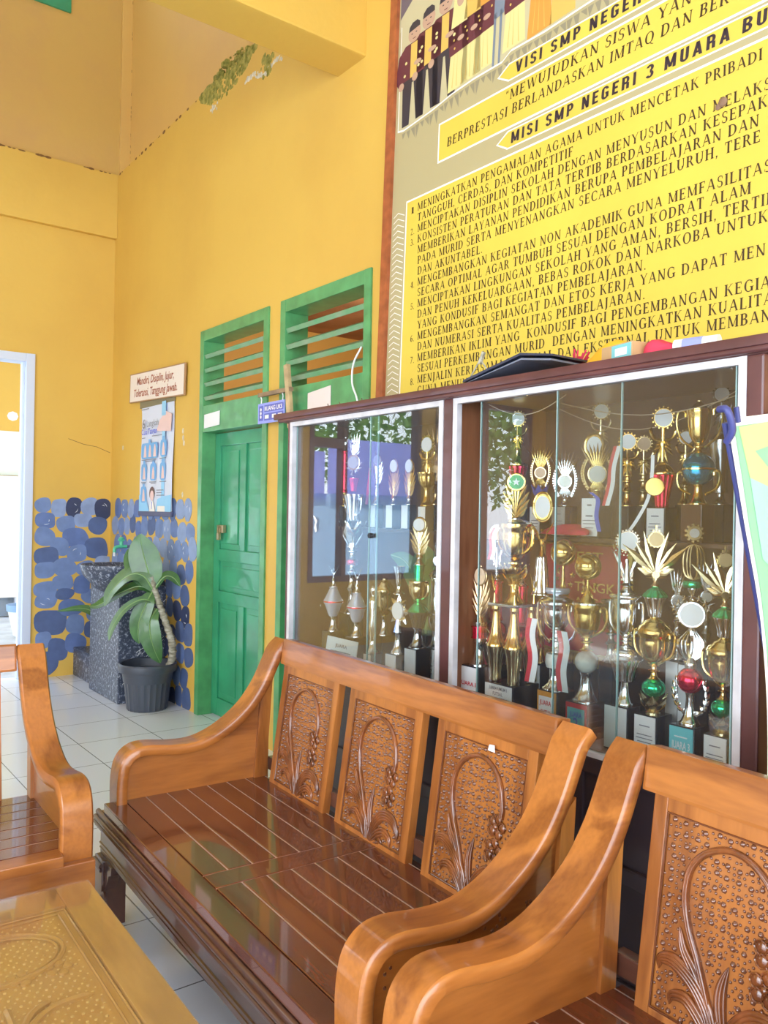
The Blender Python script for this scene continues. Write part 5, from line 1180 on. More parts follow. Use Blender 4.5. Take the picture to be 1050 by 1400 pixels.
pr.add([(1.74, -.0024, 1.54), (1.93, -.0024, 1.50), (2.0, -.0024, 1.25), (1.80, -.0024, 1.36)], [(0, 1, 2, 3)], 1)
pr.add([(1.76, -.0026, 1.60), (1.93, -.0026, 1.50), (1.84, -.0026, 1.62)], [(0, 1, 2)], 0)
pts = []
for cx, cz, a in ((2.08, 1.42, 0), (1.905, 1.42, 90), (1.905, 1.33, 180), (2.08, 1.33, 270)):
    for t in range(6): w = math.radians(a + 18 * t); pts.append((cx + .045 * math.cos(w), -.003, cz + .045 * math.sin(w)))
pr.add(pts, [tuple(range(len(pts)))], 3)
pr.build('print', [M['ban_green'], M['ban_aqua'], M['ban_lime'], M['ban_white']], xb, smooth=False)
M['navy_rod'] = mat('navy_plastic_rod', (.05, .06, .22), .4)
MB().tube([(1.66, .012, 1.655), (2.30, .03, .04)], .007, 8).build('pole', M['navy_rod'], xb); MB().tube([(2.26, .012, 1.765), (1.72, .03, .04)], .007, 8).build('pole', M['navy_rod'], xb)
for (x, z, s) in ((1.645, 1.668, 1), (2.252, 1.757, -1)):
    MB().tube(smooth_path([(x - .012 * s, .01, z + .014), (x - .018 * s, -.012, z + .01), (x + .0, -.014, z - .03), (x + .012 * s, .006, z - .055)], 4), .008, 8).tube([(x + .02 * s, -.01, z + .02), (x + .03 * s, -.01, z - .012)], .006, 8).build('corner_clip', M['navy_rod'], xb)
MB().tube([(1.72, .03, .04), (1.70, -.03, .0075)], .007, 8).tube([(2.30, .03, .04), (2.32, -.03, .0075)], .007, 8).tube([(1.955, .02, .80), (1.955, .06, .0075)], .007, 8).build('stand_foot', M['navy_rod'], xb)
# ================================================================== trophies
PROF = {
 'flare': [(1, 0), (1, .05), (.86, .10), (.62, .26), (.47, .50), (.40, .78), (.44, .90), (.52, .95), (.52, 1)],
 'stem': [(.9, 0), (1, .06), (.62, .16), (.45, .34), (.42, .5), (.85, .60), (.85, .66), (.45, .74), (.42, .88), (.8, .96), (.8, 1)],
 'cup': [(.26, 0), (.30, .03), (.52, .10), (.74, .26), (.86, .48), (.90, .70), (.90, .82), (.98, .86), (1, .94), (1, 1), (.9, 1), (.86, .9), (.6, .5), (.05, .4)],
 'invcone': [(.52, 0), (.56, .06), (.60, .25), (.72, .55), (.90, .84), (1, .96), (1, 1)],
 'vase': [(.62, 0), (.66, .05), (.60, .12), (.66, .40), (.86, .78), (1, .95), (1, 1)],
 'dome': [(1, 0), (1.04, .05), (1, .14), (.92, .32), (.72, .46), (.70, .54), (.48, .70), (.30, .80), (.26, .92), (.30, 1)],
 'bell': [(1, 0), (1, .05), (.82, .12), (.58, .32), (.42, .58), (.34, .84), (.36, .90), (.46, .92), (.46, 1)],
 'ring': [(.9, 0), (1, .3), (1, .7), (.9, 1)],
 'column': [(1, 0), (1.1, .02), (1.1, .06), (.92, .08), (.92, .92), (1.1, .94), (1.1, .98), (1, 1)],
 'cone': [(1, 0), (1, .08), (.62, .28), (.44, .60), (.40, 1)],
 'taper': [(1, 0), (1, .05), (.9, .07), (.55, .96), (.6, 1)],
 'lantern': [(.45, 0), (.55, .06), (.92, .40), (1.06, .46), (1.06, .54), (.92, .60), (.42, .95), (.5, 1)],
 'statue': [(.9, 0), (1, .03), (.5, .08), (.42, .22), (.62, .42), (.40, .56), (.62, .74), (.55, .80), (.25, .84), (.24, .86), (.42, .90), (.45, .95), (.30, .99), (.05, 1)],
 'crownlet': [(.35, 0), (.5, .2), (.6, .5), (1, 1), (.85, 1), (.5, .6)],
}
def lathe_part(kind, r, h, mm, parent, name, label=None):
    mb = MB()
    if kind == 'ball':
        mb.ball((0, 0, h / 2), r, 24, sc=(1, 1, h / 2 / r))
    elif kind == 'football':
        mb.ball((0, 0, h / 2), r, 24, sc=(1, 1, h / 2 / r))
        for a in range(3): mb.tube([Vector((math.cos(q), math.sin(q) * math.cos(a * PI / 3), math.sin(q) * math.sin(a * PI / 3))) * r * 1.004 * 1 + Vector((0, 0, h / 2)) for q in np.linspace(0, 2 * PI, 25)], r * .03, 5, caps=False)
    elif kind == 'stars':
        rr_ = random.Random(5); mb.lathe([(r * .9, 0), (r * .5, h * .25), (r * .18, h * .55), (r * .12, h)], 14)
        for k in range(9):
            t = .25 + .70 * k / 9; a = k * 2.2; c = Vector((r * (.35 + .75 * t) * math.cos(a), r * (.35 + .75 * t) * math.sin(a), h * t)); star(mb, c, r * .34, a)
    elif kind == 'leafcup':
        for k in range(6):
            a = k * PI / 3; d = Vector((math.cos(a), math.sin(a), 0)); s_ = Vector((-math.sin(a), math.cos(a), 0))
            pts = [d * r * .25 + Vector((0, 0, h * .1)), d * r * .7 + Vector((0, 0, h * .55)), d * r * 1.0 + Vector((0, 0, h * 1.05))]
            vs = []
            for p, w in zip(smooth_path(pts, 4), np.interp(np.linspace(0, 1, 9), [0, .45, 1], [.25, .5, .03])): vs += [p - s_ * r * w, p + d * r * .08, p + s_ * r * w]
            mb.add(vs, [(3 * i + j, 3 * i + j + 1, 3 * i + j + 4, 3 * i + j + 3) for i in range(8) for j in range(2)])
        mb.lathe([(r * .5, 0), (r * .5, h * .06), (r * .22, h * .14), (r * .2, h * .3), (r * .6, h * .6), (r * .65, h * .7), (.001, h * .72)], 16)
    else:
        fl = kind[0] == '/'; k = kind.lstrip('/'); mb.lathe([(q * r, z * h) for q, z in PROF[k]], 60 if fl else 24, flute=15 if fl else 0, fd=.10 if fl else 0)
    return mb.build(name, M[mm], parent, label=label)
def star(mb, c, r, a=0.0, th=None):
    c = Vector(c); ux = Vector((math.cos(a), math.sin(a), 0)); uz = Vector((0, 0, 1)); nn = ux.cross(uz); th = th or r * .25
    ring = [c + ux * math.cos(PI / 2 + k * PI / 5) * (r if k % 2 == 0 else r * .42) + uz * math.sin(PI / 2 + k * PI / 5) * (r if k % 2 == 0 else r * .42) for k in range(10)]
    mb.add([c + nn * th, c - nn * th] + ring, [(0, 2 + k, 2 + (k + 1) % 10) for k in range(10)] + [(1, 2 + (k + 1) % 10, 2 + k) for k in range(10)])
def blade(mb, p, q, w, th=.004, bend=0.0):
    """pointed ridge from p to q in the local xz plane"""
    p, q = Vector(p), Vector(q); d = q - p; s = Vector((-d.z, 0, d.x)).normalized(); n = Vector((0, 1, 0))
    m1 = p + d * .45 + s * bend
    vs = [p - s * w * .35, p + s * w * .35, m1 - s * w, m1 + s * w, q, p - n * th, m1 - n * th, p + n * th, m1 + n * th]
    mb.add(vs, [(0, 5, 6, 2), (5, 1, 3, 6), (2, 6, 4), (6, 3, 4), (0, 2, 8, 7), (7, 8, 3, 1), (2, 4, 8), (8, 4, 3)])
def fan(mb, c, r0, r1, n, a0, a1, w, th=.004, alt=1.0):
    for k in range(n):
        a = math.radians(a0 + (a1 - a0) * k / max(1, n - 1)); rr = r1 * (alt if k % 2 else 1)
        blade(mb, (c[0] + r0 * math.cos(a), 0, c[1] + r0 * math.sin(a)), (c[0] + rr * math.cos(a), 0, c[1] + rr * math.sin(a)), w, th)
def beads(mb, cx, cz, rx, rz, n, r, a0=0, a1=360):
    for k in range(n):
        a = math.radians(a0 + (a1 - a0) * k / n); mb.ball((cx + rx * math.cos(a), 0, cz + rz * math.sin(a)), r, 6)
def rim(mb, cx, cz, rx, rz, r, n=28):
    mb.tube([(cx + rx * math.cos(q), 0, cz + rz * math.sin(q)) for q in np.linspace(0, 2 * PI, n)], r, 7, caps=False)
def disc(mb, cx, cz, rx, rz, d=.004, n=24, y=0):
    mb.add([(cx + rx * math.cos(2 * PI * k / n), y + s, cz + rz * math.sin(2 * PI * k / n)) for s in (-d, d) for k in range(n)],
           [tuple(range(n - 1, -1, -1)), tuple(range(n, 2 * n))] + [(k, (k + 1) % n, n + (k + 1) % n, n + k) for k in range(n)])
def ornament(kind, w, h, mm, medmat, parent, turn, z):
    """flat cast top piece, local x across, z up, facing -y; returns the part, with its medallion as a sub-part"""
    mb = MB(); T_ = max(.003, w * .07); mc = None
    if kind == 'crown':
        mc = (0, h * .74, w * .40)
        fan(mb, (0, h * .12), w * .05, h * .80, 3, 106, 138, w * .25, T_, .86); fan(mb, (0, h * .12), w * .05, h * .80, 3, 42, 74, w * .25, T_, .86)
        fan(mb, (0, h * .10), w * .05, w * 1.12, 3, 20, 54, w * .26, T_); fan(mb, (0, h * .10), w * .05, w * 1.12, 3, 126, 160, w * .26, T_)
        for dx in (-.16, 0, .16): mb.box((dx - .06) * w, (dx + .06) * w, -T_, T_, h * .80, h * (1.0 - abs(dx) * .5))
        disc(mb, 0, h * .74, w * .46, w * .46, T_); beads(mb, 0, h * .74, w * .46, w * .46, 14, w * .07); disc(mb, 0, h * .10, w * .22, w * .22, T_ * 1.8)
        for s in (-1, 1): blade(mb, (0, 0, h * .04), (s * w * .62, 0, h * .05), w * .05, T_)
        mb.lathe([(w * .16, 0), (w * .12, h * .12)], 10)
    elif kind == 'scallop':
        mc = (0, h * .36, w * .46)
        fan(mb, (0, h * .38), h * .1, h * .62, 9, 58, 122, w * .11, T_, .94)
        for s in (-1, 1):
            for k in range(13):
                t = k / 12; a = -95 + 150 * t; mb.ball((s * w * (.30 + .58 * math.sin(PI * (.12 + .72 * t))), 0, h * (.06 + .62 * t)), w * (.11 - .03 * t), 6)
            mb.tube([(s * w * (.26 + .50 * math.sin(PI * (.12 + .72 * t))), 0, h * (.06 + .62 * t)) for t in np.linspace(0, 1, 9)], w * .06, 6)
        disc(mb, 0, h * .36, w * .50, w * .52, T_); rim(mb, 0, h * .36, w * .50, w * .54, w * .05)
        fan(mb, (0, h * .30), w * .3, h * .30, 7, 235, 305, w * .08, T_); mb.lathe([(w * .3, 0), (w * .18, h * .05)], 10)
    elif kind == 'leaf':
        mc = (0, h * .80, w * .52)
        fan(mb, (0, h * .02), 0, h * .80, 3, 84, 96, w * .20, T_)
        for s in (-1, 1):
            for k, (z0, x1, z1) in enumerate(((.04, .80, .30), (.10, .95, .46), (.20, .92, .62), (.30, .74, .76))): blade(mb, (0, 0, h * z0), (s * w * x1, 0, h * z1), w * .22, T_)
        disc(mb, 0, h * .80, w * .58, h * .17 if h * .17 < w * .8 else w * .62, T_); rim(mb, 0, h * .80, w * .58, min(h * .17, w * .64), w * .07); blade(mb, (0, 0, h * .92), (0, 0, h), w * .14, T_)
        mb.lathe([(w * .3, 0), (w * .2, h * .08)], 10)
    elif kind == 'vee':
        mc = (0, h * .78, w * .58)
        disc(mb, 0, h * .78, w * .64, w * .64, T_); beads(mb, 0, h * .78, w * .70, w * .70, 22, w * .085); beads(mb, 0, h * .74, w * .86, w * .74, 12, w * .075, 190, 350)
        for s in (-1, 1):
            for k in range(4): blade(mb, (s * w * .08, 0, h * .12), (s * w * (.98 - .17 * k), 0, h * (.66 - .055 * k)), w * .075, T_)
            for k in range(3): mb.ball((s * w * .30, 0, h * (.10 + .07 * k)), w * .10, 6)
            mb.tube([(s * w * .12, 0, h * .05), (s * w * .34, 0, h * .22), (s * w * .30, 0, h * .34)], w * .06, 6)
        mb.ball((0, 0, h * .42), w * .13, 8, sc=(1, .7, 1.7)); mb.lathe([(w * .42, 0), (w * .24, h * .05), (w * .15, h * .30), (w * .1, h * .4)], 12)
    elif kind == 'eagle':
        mc = (0, h * .80, w * .62)
        disc(mb, 0, h * .80, w * .66, w * .70, T_); beads(mb, 0, h * .80, w * .76, w * .78, 16, w * .10)
        for s in (-1, 1):
            mb.tube(smooth_path([(s * w * .12, 0, h * .40), (s * w * .60, 0, h * .44), (s * w * .86, 0, h * .56), (s * w * .80, 0, h * .64)], 4), [w * .12] * 10 + [w * .09, w * .06, w * .03], 7)
            for k in range(4): blade(mb, (s * w * .14, 0, h * (.30 + .04 * k)), (s * w * (.72 - .06 * k), 0, h * (.14 + .09 * k)), w * .12, T_)
            blade(mb, (s * w * .05, 0, h * .30), (s * w * .34, 0, h * .02), w * .15, T_)
        mb.ball((0, 0, h * .34), w * .22, 8, sc=(1, .7, 1.5)); mb.tube([(0, 0, 0), (0, 0, h * .62)], w * .12, 8); blade(mb, (0, 0, h * .32), (0, 0, h * .02), w * .18, T_)
    elif kind == 'starburst':
        mc = (0, h * .5, w * .52)
        fan(mb, (0, h * .5), w * .35, min(h * .5, w * 1.05), 8, 0, 315, w * .22, T_ * 1.5); disc(mb, 0, h * .5, w * .58, w * .62, T_); rim(mb, 0, h * .5, w * .58, w * .62, w * .06); mb.lathe([(w * .3, 0), (w * .14, h * .3)], 10)
    elif kind == 'gear':
        mc = (0, h * .80, w * .40)
        disc(mb, 0, h * .80, w * .62, w * .62, T_); beads(mb, 0, h * .80, w * .70, w * .70, 11, w * .17)
        for s in (-1, 1):
            for q in (1, .66, .36): mb.tube(smooth_path([(s * w * .05, 0, h * .04), (s * w * .70 * q, 0, h * .12), (s * w * .88 * q, 0, h * .36), (s * w * .62 * q, 0, h * .56), (0, 0, h * .62)], 4), w * .08, 6)
    elif kind == 'swirl':
        mc = (0, h * .70, w * .70)
        disc(mb, 0, h * .70, w * .78, w * .78, T_ * 1.3); rim(mb, 0, h * .70, w * .78, w * .78, w * .06)
        for k in range(7): star(mb, (w * 1.08 * math.cos(math.radians(20 + 140 * k / 6)), 0, h * .70 + w * 1.08 * math.sin(math.radians(20 + 140 * k / 6))), w * .26)
        for s in (-1, 1):
            for q in (.9, .6, .3): mb.tube(smooth_path([(0, 0, h * .02), (s * w * .62 * q, 0, h * .12), (s * w * .78 * q, 0, h * .30), (s * w * .3 * q, 0, h * .46)], 4), [w * .16] * 9 + [w * .1, w * .07, w * .03, w * .02], 7)
        mb.lathe([(w * .4, 0), (w * .2, h * .08)], 10)
    elif kind == 'filigree':
        mc = (0, h * .30, w * .52)
        fan(mb, (0, h * .30), w * .2, h * .70, 5, 76, 104, w * .20, T_)
        for s in (-1, 1):
            for k in range(6): blade(mb, (0, 0, h * (.10 + .12 * k)), (s * w * (.85 + .15 * math.sin(k * 2)) * (1 - .09 * k), 0, h * (.18 + .125 * k)), w * .2, T_)
        disc(mb, 0, h * .30, w * .60, w * .66, T_); rim(mb, 0, h * .30, w * .60, w * .66, w * .07); mb.lathe([(w * .35, 0), (w * .15, h * .12)], 10)
    elif kind == 'bird':
        mb.ball((0, 0, h * .42), w * .22, 8, sc=(1, .8, 1.6)); mb.ball((0, -w * .08, h * .74), w * .14, 8)
        for s in (-1, 1):
            for k in range(4): blade(mb, (s * w * .1, 0, h * .45), (s * w * (1 - .2 * k), 0, h * (1.0 - .16 * k)), w * .13, T_)
        mb.lathe([(w * .35, 0), (w * .2, h * .15), (w * .12, h * .3)], 10)
    elif kind == 'ringmedal':
        mc = (0, h * .5, w * .72); disc(mb, 0, h * .5, w * .8, h * .42, T_); rim(mb, 0, h * .5, w * .86, h * .46, w * .14)
    o = mb.build('ornament', M[mm], parent, (0, 0, z), (0, 0, math.radians(turn)), angle=30)
    if mc and medmat:
        m_ = MB(); disc(m_, mc[0], mc[1], mc[2], mc[2] * (1.0 if kind not in ('leaf', 'ringmedal') else (h * .15 / max(1e-4, mc[2]) if kind == 'leaf' else h * .36 / mc[2])), .0015, 24, -T_ * 1.4)
        if medmat == 'medal_white': rim(m_, mc[0], mc[1], mc[2] * .96, mc[2] * .96, mc[2] * .03) if kind not in ('leaf', 'ringmedal') else None
        mo = m_.build('medallion', M[medmat], o)
        if medmat == 'medal_green':
            s_ = MB(); star(s_, (0, -T_ * 1.4 - .002, mc[1]), mc[2] * .55, 0, .001); s_.build('medallion_star', M['medal_white'], o)
    return o
def handles(r, z0, z1, out, mm, parent, th):
    for s in (-1, 1):
        path = smooth_path([(s * r * .55, 0, z0), (s * (r + out * .55), 0, z0 + (z1 - z0) * .25), (s * (r + out), 0, z0 + (z1 - z0) * .62), (s * (r + out * .9), 0, z1), (s * (r + out * .35), 0, z1 + (z1 - z0) * .02), (s * (r + out * .3), 0, z1 - (z1 - z0) * .14)], 5)
        MB().tube(path, th, 7).build('handle', M[mm], parent)
TURN_TO_VIEW = {}
def trophy(label, x, y, z, base, items, group, kind='trophy'):
    """base = (width, height, material, plaque) ; local -y faces the room"""
    t = thing(kind, label, 'trophy', (x, y, z), -PI / 2, group)
    bw, bh, bm_, plq = base
    if bh > 0:
        MB().bbox(-bw / 2, bw / 2, -bw / 2, bw / 2, 0, bh, .003).build('base', M[bm_], t)
        if plq:
            pm, fr, lines, inkm = plq[:4]; f0, f1 = fr
            p = MB().box(-bw * .46, bw * .46, -bw / 2 - .0025, -bw / 2 - .0004, bh * f0, bh * f1).build('plaque', M[pm], t, smooth=False)
            if len(plq) > 4: MB().box(-bw * .38, bw * .38, -bw / 2 - .0032, -bw / 2 - .0024, bh * (f0 + (f1 - f0) * .10), bh * (f0 + (f1 - f0) * .86)).build('plaque_field', M[plq[4]], p, smooth=False)
            tx = MB()
            for (s, fz, ch, wf) in lines:
                if s == '-': tx.box(-bw * wf / 2, bw * wf / 2, -bw / 2 - .0040, -bw / 2 - .0030, bh * fz, bh * fz + ch * .4); continue
                put_text(tx, s, (0, -bw / 2 - .0040, bh * fz), (1, 0, 0), (0, 0, 1), ch, bw * wf, 'c', bold=.02)
            if lines: tx.build('writing', M[inkm], p, smooth=False)
    for it in items:
        k = it[0]
        if k == 'L': _, nm, prof, mm, z0, z1, r = it; o = lathe_part(prof, r, z1 - z0, mm, t, nm); o.location.z = z0
        elif k == 'H': _, mm, z0, z1, r, out = it; handles(r, z0, z1, out, mm, t, max(.0028, r * .10))
        elif k == 'O': _, kind_, mm, med, z0, z1, w, turn = it; ornament(kind_, w, z1 - z0, mm, med, t, turn, z0)
        elif k == 'W':   # laurel wreath
            _, mm, z0, z1, r = it; mb = MB()
            for s in (-1, 1):
                for j in range(7):
                    a = math.radians(-80 + 115 * j / 6); c = Vector((s * r * math.cos(a), 0, (z0 + z1) / 2 + (z1 - z0) / 2 * math.sin(a))); d = Vector((-s * math.sin(a) * .4 + s * .6, 0, math.cos(a))) * r * .38
                    blade(mb, c, c + d, r * .13, .003); blade(mb, c, c + Vector((-d.x * .4, 0, d.z)), r * .13, .003)
                mb.tube([(s * r * math.cos(q), 0, (z0 + z1) / 2 + (z1 - z0) / 2 * math.sin(q)) for q in np.linspace(-1.5, .6, 10)], r * .05, 5)
            mb.build('wreath', M[mm], t)
        elif k == 'R':   # ribbon loops hanging at the sides
            _, mats_, pts, wd = it
            for mm, off in zip(mats_, (0, wd * .9)):
                P_ = smooth_path(pts, 5); vs = []
                for p in P_: vs += [p + Vector((off - wd / 2, -.001, 0)), p + Vector((off + wd / 2, .002, 0))]
                MB().add(vs, [(2 * i, 2 * i + 1, 2 * i + 3, 2 * i + 2) for i in range(len(P_) - 1)]).build('ribbon', M[mm], t)
        elif k == 'C':   # four posts carrying a plate
            _, z0, z1, half, r = it
            for sx in (-1, 1):
                for sy in (-1, 1):
                    zm = z0 + (z1 - z0) * .46; mb = MB()
                    lo = lathe_part('vase', r, zm - z0, 'gold_pale', t, 'lower_post'); lo.location = (sx * half, sy * half, z0)
                    up = lathe_part('bell', r * 1.05, z1 - zm, 'gold', t, 'post'); up.location = (sx * half, sy * half, zm)
            MB().bbox(-half * 1.5, half * 1.5, -half * 1.5, half * 1.5, z1, z1 + .010, .003).build('plate', M['silver_dk'], t)
            for sx in (-1, 1):
                for sy in (-1, 1):
                    ornament('bird', r * .62, (z1 - z0) * .42, 'gold', None, t, 0, z1 + .010).location = (sx * half * 1.1, sy * half * 1.1, z1 + .010)
    return t
